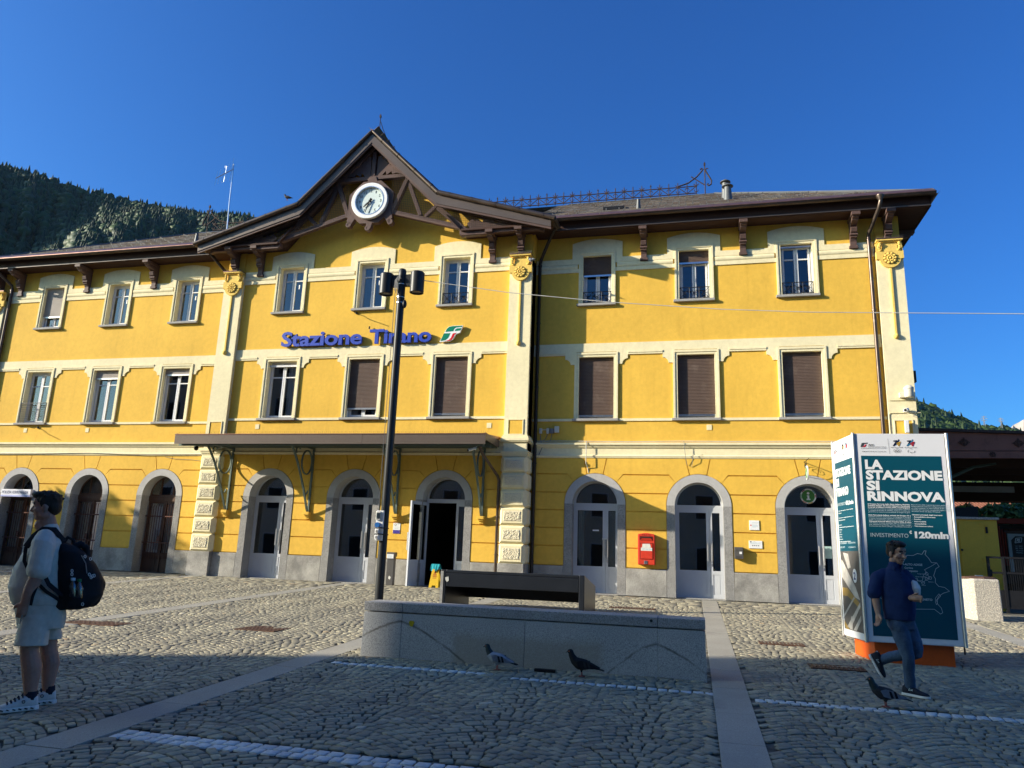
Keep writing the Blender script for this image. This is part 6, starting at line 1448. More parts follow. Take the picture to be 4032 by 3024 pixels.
def limb(mb, P, rs, n=14, sq=1.0):
    Q, S = [], []
    for i in range(len(P)-1):
        for k in range(4):
            t = k/4; Q.append(Vector(P[i]).lerp(Vector(P[i+1]), t)); S.append(rs[i]*(1-t)+rs[i+1]*t)
    Q.append(Vector(P[-1])); S.append(rs[-1]); mb.tube(Q, S, n, sq=sq); ball(mb, P[0], rs[0]*.98); ball(mb, P[-1], rs[-1]*.98)
def stack(mb, rings, n=24, pw=2.4):
    V = []
    for cx, cy, z, rx, ry in rings:
        for j in range(n):
            a = 2*PI*j/n; c, s = math.cos(a), math.sin(a)
            V.append((cx+rx*math.copysign(abs(c)**(2/pw), c), cy+ry*math.copysign(abs(s)**(2/pw), s), z))
    k = len(rings); mb.add(V, [(i*n+j, i*n+(j+1) % n, (i+1)*n+(j+1) % n, (i+1)*n+j) for i in range(k-1) for j in range(n)]+[tuple(range(n-1, -1, -1)), tuple((k-1)*n+j for j in range(n))])
def skinmat(name, c):
    m = M(name, c, .55, var=.06, scale=9, fine=40, fvar=.08, bump=.08, bscale=120); p = m.node_tree.nodes['Principled BSDF']
    p.inputs['Subsurface Weight'].default_value = .08; p.inputs['Subsurface Radius'].default_value = (.01, .004, .002); return m
def hand(mb, w, d, side, palm=.095, curl=.5, k=1.0, spread=.018):
    """palm and five fingers at wrist w pointing along d; side = unit vector across the knuckles towards the thumb"""
    d = Vector(d).normalized(); s = Vector(side); s = (s-d*s.dot(d)).normalized(); n = d.cross(s); w = Vector(w)
    limb(mb, [w, w+d*palm*.5*k, w+d*palm*k], [.026*k, .034*k, .033*k]); limb(mb, [w+d*.03*k+s*.018*k, w+d*palm*.95*k+s*.026*k], [.024*k, .017*k]); limb(mb, [w+d*.03*k-s*.016*k, w+d*palm*.9*k-s*.028*k], [.024*k, .016*k])
    for i, (o, L) in enumerate(((.030, .072), (.010, .080), (-.011, .074), (-.031, .058))):
        b = w+d*palm*.92*k+s*o*k; dd = d; P = [b-d*.02*k]; q = b
        for j, f in enumerate((.45, .32, .23)):
            a = curl*(.5+.5*j)*(1+.12*i); dd = (d*math.cos(a)+n*math.sin(a)+s*o*.15).normalized(); q = q+dd*L*f*k; P.append(q)
        limb(mb, P, [.0115*k, .0105*k, .0095*k, .008*k], 8)
    b = w+d*.028*k+s*.03*k; t1 = b+(d*.7+s*.75+n*.25).normalized()*.040*k; t2 = t1+(d*.95+s*.2+n*.3).normalized()*.032*k; limb(mb, [b, t1, t2], [.016*k, .013*k, .010*k], 8)
def head(mb, c, fwd, k=1.0, jaw=1.0, nose=1.0):
    """skull, face and ears at c (centre of the skull), facing fwd"""
    f = Vector(fwd).normalized(); up = Vector((0, 0, 1)); r = f.cross(up).normalized(); up = r.cross(f); c = Vector(c)
    def at(a, b, h): return tuple(c+f*a*k+r*b*k+up*h*k)
    def e(p, rx, ry, rz_):
        m2 = MB(); m2.ell((0, 0, 0), (rx*k, ry*k, rz_*k), 16, 12)
        mb.add([tuple(Vector(p)+f*v[0]+r*v[1]+up*v[2]) for v in m2.v], m2.f)
    e(at(-.012, 0, .03), .098, .077, .092); e(at(.022, 0, -.035), .074, .064*jaw, .085); e(at(.046, 0, -.088), .040, .046*jaw, .032); e(at(.070, 0, -.098), .022, .022, .020)
    e(at(.068, 0, .045), .026, .056, .030); e(at(.082, 0, .020), .014, .050, .011)                          # brow
    for s in (-1, 1):
        e(at(.058, s*.040, -.030), .030, .026, .028); e(at(.080, s*.030, .004), .011, .014, .009); e(at(-.005, s*.080, -.012), .024, .010, .034); e(at(-.002, s*.086, .002), .014, .008, .018); e(at(-.004, s*.082, -.035), .011, .008, .013); e(at(.0, s*.055*jaw, -.075), .045, .020, .030)
    limb(mb, [at(.088, 0, .008), at(.104, 0, -.022), at(.112*nose, 0, -.036)], [.010*k, .013*k, .014*k], 8)
    for s in (-1, 1): e(at(.098, s*.012, -.038), .012, .010, .009)
    e(at(.086, 0, -.062), .013, .026, .008); e(at(.084, 0, -.075), .014, .023, .009); e(at(.076, 0, -.068), .02, .034, .016)
    return at, f, r, up
def facebits(at, k, root, skin_d, brow_mat, f, r):
    for s in (-1, 1):
        m2 = MB(); m2.ell(at(.083, s*.031, .004), (.0085*k, .0085*k, .0062*k), 10, 8); m2.build('eye', M('eye_white', (.55, .53, .50), .25), root, local=True, smooth=60)
        m2 = MB(); m2.ell(at(.0885, s*.0315, .004), (.0045*k, .0045*k, .0045*k), 8, 6); m2.build('iris', BLACK, root, local=True, smooth=60)
        m2 = MB(); m2.tube([at(.094, s*.014, .026), at(.094, s*.032, .031), at(.080, s*.052, .024)], .0055*k, 6); m2.build('eyebrow', brow_mat, root, local=True, smooth=60)
    m2 = MB(); m2.tube([at(.088, -.024, -.069), at(.0975, -.008, -.068), at(.0975, .008, -.068), at(.088, .024, -.069)], .0035*k, 6); m2.build('mouth', skin_d, root, local=True, smooth=60)
def hair(name, mat, root, at, fwd, k, pieces, voxel=.006, tufts=0, seed=3):
    mb = MB(); r_ = random.Random(seed)
    f = Vector(fwd).normalized(); up = Vector((0, 0, 1)); rr = f.cross(up).normalized()
    for (a, b, h), (ra, rb, rh) in pieces:
        m2 = MB(); m2.ell((0, 0, 0), (ra*k, rb*k, rh*k), 16, 12); mb.add([tuple(Vector(at(a, b, h))+f*v[0]+rr*v[1]+up*v[2]) for v in m2.v], m2.f)
    for i in range(tufts):
        u = r_.uniform(-1, 1); v = r_.uniform(-1, 1); a, b = -.03+.095*u, .075*v; q = max(0, 1-u*u-v*v*.9); h = .055+.072*math.sqrt(q)
        if q <= 0.02: continue
        p = Vector(at(a, b, h)); d = (f*(.3+r_.uniform(-.5, .6))+rr*(v*.6+r_.uniform(-.4, .4))+up*r_.uniform(.1, .5)).normalized()
        limb(mb, [p-d*.014*k, p+d*.016*k, p+d*.030*k-up*.004], [.012*k, .008*k, .004*k], 6)
    return solid(mb, name, mat, root, voxel, 2)
def shoe(mb, heel, toe, h=.085, w=.044, lift=0):
    heel, toe = Vector(heel), Vector(toe); d = (toe-heel); L = d.length; d.normalize(); s = Vector((-d.y, d.x, 0)).normalized() if abs(d.z) < .95 else Vector((0, 1, 0)); up = s.cross(d)*-1
    if up.z < 0: up = -up
    secs = [(0, .55, .70, .9), (.06, .85, .92, 1.05), (.2, .95, .90, 1.1), (.38, .95, 1.0, .95), (.55, 1.02, 1.1, .72), (.72, 1.08, 1.12, .56), (.88, .95, .98, .46), (.97, .6, .7, .36), (1.0, .3, .4, .25)]
    V = []; n = 14
    for t, w1, _, hh in secs:
        for j in range(n):
            a = 2*PI*j/n; y = math.cos(a)*w*w1; z = (math.sin(a)*.5+.5)*h*hh if math.sin(a) > 0 else (.5*h*hh)*(1+math.sin(a))
            V.append(tuple(heel+d*(L*t)+s*y+up*z))
    k = len(secs); mb.add(V, [(i*n+j, i*n+(j+1) % n, (i+1)*n+(j+1) % n, (i+1)*n+j) for i in range(k-1) for j in range(n)]+[tuple(range(n-1, -1, -1)), tuple((k-1)*n+j for j in range(n))])
    S = []
    for t, w1, w2, _ in secs:
        for sy in (-1, 1): S.append((t, sy*w*w2*.98))
    return heel, d, L, s, up
def sole(mb, info, w=.046, th=.026):
    heel, d, L, s, up = info; O = [(-.02, .55), (.08, .92), (.3, .88), (.5, .98), (.7, 1.12), (.88, 1.0), (.98, .62), (1.03, .2)]
    A = [heel+d*(L*t)+s*(w*k) for t, k in O]+[heel+d*(L*t)-s*(w*k) for t, k in O[::-1]]
    n = len(A); V = [tuple(p+up*(th*.75)) for p in A]+[tuple(p-up*(th*.25)) for p in A]; mb.add(V, [tuple(range(n)), tuple(range(2*n-1, n-1, -1))]+[(i, (i+1) % n, n+(i+1) % n, n+i) for i in range(n)])

# ---- man with the rucksack: local x runs to the right of the picture, y away from the viewer, z up
az = R(-45.6); px_, py_ = 4.113, -14.842; g1 = gz(py_)
SK1 = skinmat('skin_ruddy', (.38, .20, .145)); SHIRT1 = M('oatmeal_tshirt', (.56, .515, .45), .9, var=.06, scale=5, bump=.12, bscale=220); SHORT1 = M('beige_shorts', (.55, .49, .41), .9, var=.06, scale=6, bump=.12, bscale=200)
HAIR1 = M('dark_brown_hair', (.030, .020, .014), .6, var=.3, scale=40, stretch=(1, 1, .3), bump=.4, bscale=90); LIP = M('lip', (.22, .075, .06), .5)
SHOEW = M('white_trainer', (.62, .58, .53), .7, var=.06, bump=.1, bscale=150); NAVY = M('navy_knit', (.012, .016, .03), .85, var=.1); SOLEW = M('white_sole', (.72, .70, .66), .6)
m1 = thing('person', 'stout man in oatmeal t-shirt and beige shorts standing in profile with hand in pocket', 'person', (px_, py_, g1), -az)
body = MB(); HC = (.120, .0, 1.775); HF = (-.985, .17, -.02)
at, f_, r_, u_ = head(body, HC, HF, 1.08, 1.12)
limb(body, [(.16, .02, 1.50), (.135, .01, 1.62), (.12, 0, 1.72)], [.085, .078, .07]); limb(body, [(.07, 0, 1.60), (.11, 0, 1.55)], [.045, .07])
stack(body, [(.12, 0, .95, .15, .14), (.10, 0, 1.15, .16, .15), (.13, 0, 1.45, .11, .16)])
limb(body, [(.10, -.20, 1.44), (.085, -.235, 1.26), (.055, -.25, 1.14), (.005, -.245, 1.02), (-.025, -.225, .92)], [.075, .068, .060, .050, .036]); hand(body, (-.025, -.22, .93), (-.22, .25, -.95), (-.9, 0, .3), curl=.35)
limb(body, [(.10, .20, 1.44), (.08, .24, 1.20), (.0, .24, .98)], [.07, .06, .045]); hand(body, (.0, .24, .98), (-.3, 0, -1), (-.9, 0, .2))
limb(body, [(.035, -.09, .74), (.018, -.11, .50), (.04, -.115, .36), (.035, -.12, .20), (.035, -.12, .09)], [.085, .076, .084, .060, .045]); limb(body, [(.15, .10, .78), (.165, .10, .50), (.185, .10, .37), (.172, .10, .20), (.165, .10, .09)], [.10, .073, .080, .056, .043])
solid(body, 'body', SK1, m1, .0075, 3)
facebits(at, 1.08, m1, LIP, HAIR1, f_, r_)
hair('hair', HAIR1, m1, at, HF, 1.08, [((-.020, 0, .055), (.106, .083, .083)), ((-.055, 0, .0), (.066, .078, .075)), ((.045, 0, .098), (.062, .062, .034)), ((.075, .0, .103), (.035, .045, .022)), ((.0, .074, .035), (.04, .012, .05)), ((.0, -.074, .035), (.04, .012, .05))], .0055, 90)
sh = MB()
stack(sh, [(.085, 0, .885, .205, .185), (.075, 0, .95, .222, .20), (.062, 0, 1.05, .228, .205), (.075, 0, 1.20, .205, .20), (.105, 0, 1.34, .165, .205), (.135, 0, 1.45, .125, .195), (.155, 0, 1.53, .085, .10)], 28)
limb(sh, [(.12, -.14, 1.485), (.105, -.205, 1.42), (.085, -.24, 1.29), (.072, -.25, 1.205)], [.082, .098, .094, .098]); limb(sh, [(.12, .14, 1.485), (.11, .205, 1.42), (.09, .24, 1.28), (.075, .25, 1.20)], [.08, .095, .09, .095])
limb(sh, [(.155, 0, 1.50), (.15, 0, 1.565)], [.10, .086])
solid(sh, 'tshirt', SHIRT1, m1, .009, 5, (.10, .016))
so = MB()
stack(so, [(.09, 0, .92, .19, .175), (.095, 0, .86, .205, .185), (.105, 0, .76, .20, .19), (.10, 0, .68, .185, .185)], 28)
stack(so, [(.075, -.09, .80, .13, .105), (.045, -.105, .66, .128, .11), (.03, -.115, .545, .132, .115)]); stack(so, [(.14, .09, .80, .12, .10), (.155, .10, .66, .112, .105), (.168, .10, .57, .108, .105)])
solid(so, 'shorts', SHORT1, m1, .009, 3, (.09, .013))
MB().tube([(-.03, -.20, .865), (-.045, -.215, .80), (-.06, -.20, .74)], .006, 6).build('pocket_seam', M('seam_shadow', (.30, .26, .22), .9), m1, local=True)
for heel, toe, nm in (((.095, -.125, .012), (-.215, -.165, .008), 'shoe'), ((.235, .10, .012), (-.06, .07, .008), 'shoe')):
    u = MB(); info = shoe(u, heel, toe, .115, .050); s0 = u.build(nm, SHOEW, m1, local=True, smooth=70)
    w = MB(); sole(w, info, .054, .038); w.build('sole', SOLEW, s0, local=True, bevel=.008)
    hv = Vector(heel); k_ = MB(); ax = hv+Vector((-.055, 0, 0)); k_.tube([tuple(ax+Vector((0, 0, .075))), tuple(ax+Vector((.0, 0, .145)))], [.052, .050], 14); k_.build('sock', NAVY, m1, local=True, smooth=60)
    t = MB(); dv = (Vector(toe)-hv).normalized(); pv = Vector((-dv.y, dv.x, 0))
    for i in range(5): c_ = hv+dv*(.12+.028*i)+Vector((0, 0, .118-.014*i)); t.tube([tuple(c_-pv*.036-Vector((0, 0, .012))), tuple(c_+Vector((0, 0, .006))), tuple(c_+pv*.036-Vector((0, 0, .012)))], .008, 6)
    t.build('lace', NAVY, s0, local=True)
    for i in range(6):
        c_ = hv+dv*(.04+.045*i); q = c_-pv*.058*-1 if False else c_+(-pv if (-pv).y < 0 else pv)*.0555; e_ = MB(); e_.tube([tuple(q+Vector((0, 0, .008))), tuple(q+dv*.022+Vector((0, 0, .016)))], .006, 6); e_.build('sole_hole', BLACK, s0, local=True)
    q = hv+dv*.115+(-pv if (-pv).y < 0 else pv)*.047+Vector((0, 0, .07)); e_ = MB(); e_.tube([tuple(q+Vector((.011*math.cos(a), -.002, .013*math.sin(a)))) for a in [2*PI*i/10 for i in range(11)]], .003, 5); e_.build('shoe_mark', NAVY, s0, local=True)
# rucksack on his back
BAGM = M('black_nylon', (.010, .010, .012), .75, var=.2, scale=8, bump=.25, bscale=140)
bgp = thing('backpack', 'bulging black backpack with white clips on the back of the man', 'backpack', (px_, py_, g1), -az)
bg = MB(); stack(bg, [(.30, -.02, .845, .10, .13), (.35, -.03, .88, .17, .165), (.40, -.03, .98, .205, .185), (.40, -.03, 1.12, .205, .19), (.365, -.03, 1.26, .175, .18), (.32, -.03, 1.37, .125, .16), (.285, -.02, 1.43, .07, .12), (.27, -.02, 1.45, .03, .06)], 28, 2.6)
limb(bg, [(.50, -.03, .95), (.52, -.03, 1.08), (.48, -.03, 1.2)], [.09, .105, .08]); limb(bg, [(.345, -.155, .93), (.36, -.185, .99)], [.08, .07]); limb(bg, [(.40, -.155, .93), (.40, -.18, .99)], [.07, .062])
solid(bg, 'bag', BAGM, bgp, .010, 6, (.12, .02))
st_ = MB()
for s in (-1, 1):
    st_.tube([(.27, s*.085, 1.46), (.19, s*.125, 1.565), (.10, s*.13, 1.565), (.03, s*.135, 1.50), (-.03, s*.15, 1.40)], .028, 8, sq=.35)
    st_.tube([(-.03, s*.15, 1.40), (-.04, s*.19, 1.28), (.02, s*.215, 1.14), (.13, s*.215, 1.02), (.25, s*.16, .93)], .016, 8, sq=.35)
st_.tube([(.115, -.275, 1.165), (.155, -.235, 1.08), (.24, -.19, 1.0), (.30, -.16, .96)], .022, 8, sq=.4); st_.tube([(.08, -.27, 1.12), (.035, -.285, .98), (.02, -.27, .90)], .012, 8, sq=.4)
st_.build('strap', BAGM, bgp, local=True, smooth=60)
MB().tube([(.27, -.02, 1.45), (.30, -.02, 1.50), (.345, -.02, 1.48), (.36, -.02, 1.42)], .016, 8).build('grab_handle', BAGM, bgp, local=True, smooth=60)
MB().tube([(.36, -.05, 1.415), (.41, -.06, 1.44), (.455, -.05, 1.41), (.46, -.04, 1.33)], .034, 10).build('rolled_pouch', BAGM, bgp, local=True, smooth=60)
zp = MB(); zp.tube([(.41, -.185, 1.34), (.445, -.205, 1.27), (.455, -.222, 1.18)], .0045, 5); zp.tube([(.43, -.222, 1.05), (.41, -.215, .97), (.385, -.19, .90)], .0045, 5); zp.build('zip_piping', M('grey_piping', (.24, .24, .23), .6), bgp, local=True)
for x, z in ((.335, 1.20), (.335, 1.17), (.44, 1.33), (.485, 1.31), (.475, 1.17), (.50, 1.155), (.515, 1.16), (.49, 1.145), (.425, .905)):
    MB().tube([(x+.009*math.cos(a), -.222+(.05 if z > 1.3 else 0), z+.014*math.sin(a)) for a in [2*PI*i/8 for i in range(9)]], .0035, 5).build('clip', SOLEW, bgp, local=True)
PETB = glass_mat('bottle_plastic', (.55, .72, .85), .05)
for x, z, c_, nm in ((.345, 1.06, (.55, .68, .75), 'clear water bottle with pale cap in the backpack side pocket'), (.395, 1.05, (.01, .16, .06), 'water bottle with green cap in the backpack side pocket')):
    tb = thing('water_bottle', nm, 'bottle', (px_, py_, g1), -az); B = MB(); B.lathe([(0, z-.09), (.030, z-.09), (.032, z-.02), (.030, z+.01), (.016, z+.045), (.014, z+.055)], (x, -.232), 16); B.build('bottle_body', PETB, tb, local=True, smooth=40)
    B = MB(); B.lathe([(0, z+.055), (.019, z+.055), (.019, z+.078), (0, z+.08)], (x, -.232), 14); B.build('cap', M('bottle_cap', c_, .4), tb, local=True, smooth=40)

# ---- man walking past the totem
az = R(13.65); px_, py_ = 12.245, -11.20; g2 = gz(py_)
SK2 = skinmat('skin_olive', (.36, .205, .145)); POLO = M('navy_polo', (.012, .028, .095), .85, var=.10, scale=5, bump=.12, bscale=220); JEAN = M('blue_jeans', (.055, .092, .155), .85, var=.28, scale=4, fine=60, fvar=.15, bump=.15, bscale=160, dirt=((.10, .15, .22), 3, .58))
HAIR2 = M('black_hair', (.014, .012, .012), .55, var=.3, scale=30, bump=.4, bscale=80); SHOEN = M('navy_trainer', (.018, .020, .03), .8, var=.1, bump=.1, bscale=120)
m2_ = thing('person', 'dark-haired man in navy polo and jeans walking past the totem with a white bag', 'person', (px_, py_, g2), -az)
K = 1/840.0
def J(x, y, d=0.0): return ((x-455)*K*1.0, d, (1585-y)*K*1.0)     # pixel of the enlarged study to metres in the man's own plane
k2 = 1.0; body = MB(); HC = (-.115, -.0, 1.595); HF = (.72, -.69, -.10)
at, f_, r_, u_ = head(body, HC, HF, 1.06, 1.0, 1.08)
limb(body, [(-.15, .02, 1.36), (-.135, .01, 1.46), (-.12, 0, 1.54)], [.070, .066, .062])
stack(body, [(-.09, 0, .88, .11, .08), (-.10, 0, 1.1, .12, .08), (-.145, 0, 1.33, .09, .06)])
limb(body, [(-.325, -.05, 1.26), (-.345, -.07, 1.19), (-.345, -.06, 1.10), (-.325, -.08, .99), (-.305, -.12, .885)], [.058, .052, .046, .042, .029]); hand(body, (-.305, -.12, .895), (.05, -.10, -1), (.6, -.7, 0), curl=.75)
limb(body, [(.03, .045, 1.24), (.05, .06, 1.16), (.015, -.01, 1.09), (.04, -.14, 1.09)], [.055, .046, .044, .030]); hand(body, (.035, -.15, 1.09), (.95, -.30, .02), (.2, -.3, .9), curl=.95)
limb(body, [(-.09, -.03, .88), (-.045, -.06, .60), (.005, -.06, .43), (.012, -.03, .26), (.02, 0, .06)], [.07, .06, .045, .04, .036]); limb(body, [(-.06, .05, .88), (.075, .05, .58), (.09, .06, .48), (-.04, .15, .43), (-.17, .21, .39), (-.31, .245, .335)], [.07, .055, .045, .045, .04, .036])
solid(body, 'body', SK2, m2_, .0068, 3); facebits(at, 1.06, m2_, LIP, HAIR2, f_, r_)
hair('hair', HAIR2, m2_, at, HF, 1.06, [((-.028, 0, .058), (.104, .084, .080)), ((-.06, 0, .01), (.062, .076, .07)), ((.040, 0, .100), (.060, .066, .036)), ((.0, .074, .03), (.038, .013, .05)), ((.0, -.074, .03), (.038, .013, .05))], .0055, 110, 5)
sh = MB(); stack(sh, [(-.085, 0, .83, .165, .125), (-.085, 0, .90, .172, .135), (-.09, 0, 1.02, .178, .14), (-.105, 0, 1.16, .180, .135), (-.13, 0, 1.28, .172, .125), (-.145, 0, 1.36, .13, .105), (-.15, 0, 1.42, .075, .075)], 28)
limb(sh, [(-.25, -.02, 1.345), (-.32, -.045, 1.30), (-.345, -.065, 1.20), (-.35, -.065, 1.125)], [.070, .080, .076, .080]); limb(sh, [(-.03, .02, 1.345), (.015, .04, 1.28), (.04, .05, 1.19)], [.07, .076, .073])
limb(sh, [(-.145, 0, 1.40), (-.14, -.01, 1.445)], [.085, .074])
solid(sh, 'polo_shirt', POLO, m2_, .0085, 4, (.09, .016))
B = MB(); cc = Vector((-.128, -.02, 1.445))
for s in (-1, 1): B.tube([tuple(cc+Vector((.06*s-.0, .06, .02))), tuple(cc+Vector((.075*s, -.02, .0))), tuple(cc+Vector((.035*s+.03, -.085, -.035)))], .022, 8, sq=.4)
B.build('collar', POLO, m2_, local=True, smooth=60)
for i in range(3): MB().disc((-.075+.004*i, 1.385-.035*i), .006, -.128-.008*i, -.12, 8).build('button', NAVY, m2_, local=True)
lg_ = MB(); stack(lg_, [(-.075, .02, .885, .148, .115), (-.07, .02, .80, .155, .12), (-.06, .02, .73, .14, .115)], 26)
limb(lg_, [(-.10, -.03, .78), (-.045, -.06, .60), (.005, -.06, .43), (.012, -.03, .26), (.025, .0, .10)], [.100, .088, .068, .062, .060]); limb(lg_, [(.0, .07, .76), (.075, .05, .58), (.095, .06, .47), (-.04, .15, .43), (-.17, .21, .39), (-.27, .24, .34)], [.095, .080, .072, .068, .062, .058])
solid(lg_, 'jeans', JEAN, m2_, .0085, 3, (.07, .014))
for heel, toe in (((-.05, .02, .012), (.215, -.10, .006)), ((-.405, .25, .385), (-.255, .20, .135))):
    u = MB(); info = shoe(u, heel, toe, .105, .046); s0 = u.build('shoe', SHOEN, m2_, local=True, smooth=70)
    w = MB(); sole(w, info, .048, .026); w.build('sole', SOLEW, s0, local=True, bevel=.005)
    hv, d_, L_, sv, uv = info; n_ = sv if sv.y < 0 else -sv
    q = hv+d_*(L_*.28)+uv*.055+n_*.046; e_ = MB(); e_.tube([tuple(q), tuple(q+uv*.025+d_*.01), tuple(q+d_*.02), tuple(q)], .003, 5); e_.tube([tuple(q+d_*.025), tuple(q+d_*.045+uv*.015)], .003, 5); e_.tube([tuple(q+d_*.025+uv*.015), tuple(q+d_*.045)], .003, 5); e_.build('shoe_mark', TXTG, s0, local=True)
    q = hv+uv*.075+d_*.006; e_ = MB(); e_.tube([tuple(q), tuple(q+uv*.026)], .010, 6); e_.build('heel_tab', SOLEW, s0, local=True)
MB().tube([(.03, -.11, 1.095+.0), (.045, -.115, 1.125), (.05, -.14, 1.12), (.045, -.15, 1.06), (.03, -.13, 1.055)], .010, 6).build('wristband', BLACK, m2_, local=True)
bag = thing('carrier_bag', 'white paper-wrapped parcel under the arm of the walking man', 'bag', (px_, py_, g2), -az)
B = MB(); stack(B, [(.065, .02, 1.09, .035, .05), (.082, .0, 1.13, .055, .07), (.080, .0, 1.20, .058, .075), (.062, .01, 1.26, .045, .06), (.05, .02, 1.30, .02, .03)], 16); o = solid(B, 'parcel', M('white_paper_bag', (.62, .62, .60), .8, var=.05, bump=.3, bscale=30), bag, .008, 3, (.05, .014))

def lean(root, k):
    """stance: the figure's axis inclined by k along its own x"""
    done = set()
    def walk(o):
        for c in o.children:
            if c.data is not None and c.data.name not in done:
                done.add(c.data.name)
                for v in c.data.vertices: v.co.x += k*v.co.z
            walk(c)
    walk(root)
for o in [m1, bgp]+[o for o in SC.objects if o.name.startswith('water_bottle')]: lean(o, -.128)
for o in (m2_, bag): lean(o, .072)

m2_.scale = bag.scale = (.965,)*3
# ---- pigeons
def pigeon(x, y, z, face, label, cols, scale=1.0, pose=0):
    t = thing('pigeon', label, 'pigeon', (x, y, z), face, 'pigeons on and around the square'); k = scale
    bm_, wm, tm, nm_ = cols
    def S(*p): return tuple(v*k for v in p)
    b = MB()
    limb(b, [S(.075, 0, .150), S(.03, 0, .125), S(-.04, 0, .118), S(-.10, 0, .105)], [.045*k, .060*k, .052*k, .026*k]); limb(b, [S(-.10, 0, .105), S(-.17, 0, .09)], [.024*k, .016*k])
    limb(b, [S(.075, 0, .15), S(.105, 0, .195), S(.118, 0, .235)], [.042*k, .030*k, .024*k]); ball(b, S(.124, 0, .240), (.030*k, .023*k, .024*k))
    for s in (-1, 1): limb(b, [S(.0, s*.022, .09), S(.005, s*.024, .055)], [.020*k, .010*k])
    solid(b, 'body', bm_, t, .006*k, 3)
    n = MB(); limb(n, [S(.085, 0, .165), S(.108, 0, .20), S(.118, 0, .235)], [.0415*k, .0325*k, .027*k]); ball(n, S(.124, 0, .240), (.032*k, .0245*k, .0255*k)); solid(n, 'neck', nm_, t, .006*k, 2)
    for s in (-1, 1):
        w = MB(); V = []; O = [(.055, .150), (.01, .165), (-.06, .150), (-.13, .118), (-.185, .092), (-.12, .085), (-.04, .085), (.03, .10)]
        w.add([S(a, s*(.058-.15*max(0, -a-.02)*.9), h) for a, h in O]+[S(a, s*(.066-.15*max(0, -a-.02)*.9), h) for a, h in O], [tuple(range(8)), tuple(range(15, 7, -1))]+[(i, (i+1) % 8, 8+(i+1) % 8, 8+i) for i in range(8)])
        wo = w.build('wing', wm, t, local=True, smooth=30)
        for q in (-.035, -.075):
            e_ = MB(); e_.add([S(q+.02, s*.0675, .152), S(q, s*.0675, .150), S(q-.02, s*(.0655), .092), S(q+.004, s*.0665, .09)], [(0, 1, 2, 3)]); e_.build('wing_bar', tm, wo, local=True)
        l = MB(); l.tube([S(.005, s*.024, .06), S(.0, s*.024, .008)], .0055*k, 6)
        for a in (-.5, 0, .5, PI): l.tube([S(0, s*.024, .008), S(.032*math.cos(a), s*.024+.032*math.sin(a), .004)], .004*k, 5)
        l.build('leg', M('pigeon_leg', (.28, .08, .07), .6), t, local=True)
        e_ = MB(); e_.ell(S(.136, s*.0225, .244), S(.0045, .003, .0045), 8, 6); e_.build('eye', M('pigeon_eye', (.5, .12, .02), .3), t, local=True)
    tl = MB(); tl.add([S(-.13, -.022, .10), S(-.13, .022, .10), S(-.225, .034, .075), S(-.225, -.034, .075), S(-.13, -.022, .088), S(-.13, .022, .088), S(-.225, .034, .068), S(-.225, -.034, .068)], [(0, 1, 2, 3), (7, 6, 5, 4), (0, 4, 5, 1), (1, 5, 6, 2), (2, 6, 7, 3), (3, 7, 4, 0)]); tl.build('tail', tm, t, local=True)
    bk = MB(); bk.tube([S(.147, 0, .238), S(.172, 0, .228)], [.007*k, .002*k], 6); bk.build('beak', IRON, t, local=True); return t
PG = M('pigeon_grey', (.17, .19, .235), .8, var=.12, scale=30); PD = M('pigeon_dark', (.028, .028, .032), .75, var=.2, scale=30); PB = M('pigeon_black', (.012, .012, .014), .7); PN = M('pigeon_neck', (.022, .035, .036), .4, var=.3, scale=40); PL_ = M('pigeon_pale', (.28, .30, .34), .8, var=.1, scale=30)
pigeon(7.62, -11.52, gz(-11.5), PI-.05, 'grey pigeon with black wing bars at the foot of the granite wall', (PL_, PG, PB, PN), 1.12)
pigeon(8.66, -11.54, gz(-11.5), PI+.05, 'almost black pigeon beside the granite wall', (PB, PB, PD, PB), 1.15)
pigeon(11.86, -11.93, gz(-11.9), PI+.05, 'grey pigeon with pecking at white line near the walking man'.replace('with pecking', 'pecking'), (PD, PG, PB, PN), 1.1)
pigeon(5.36, -.40, 9.56, PI*.8, 'small grey pigeon perched on the capital beside the downpipe', (PG, PG, PD, PN), .9)
pigeon(-2.72, -1.05, 11.98, PI, 'tiny dark pigeon perched on the left gable gutter', (PD, PD, PB, PB), .85)
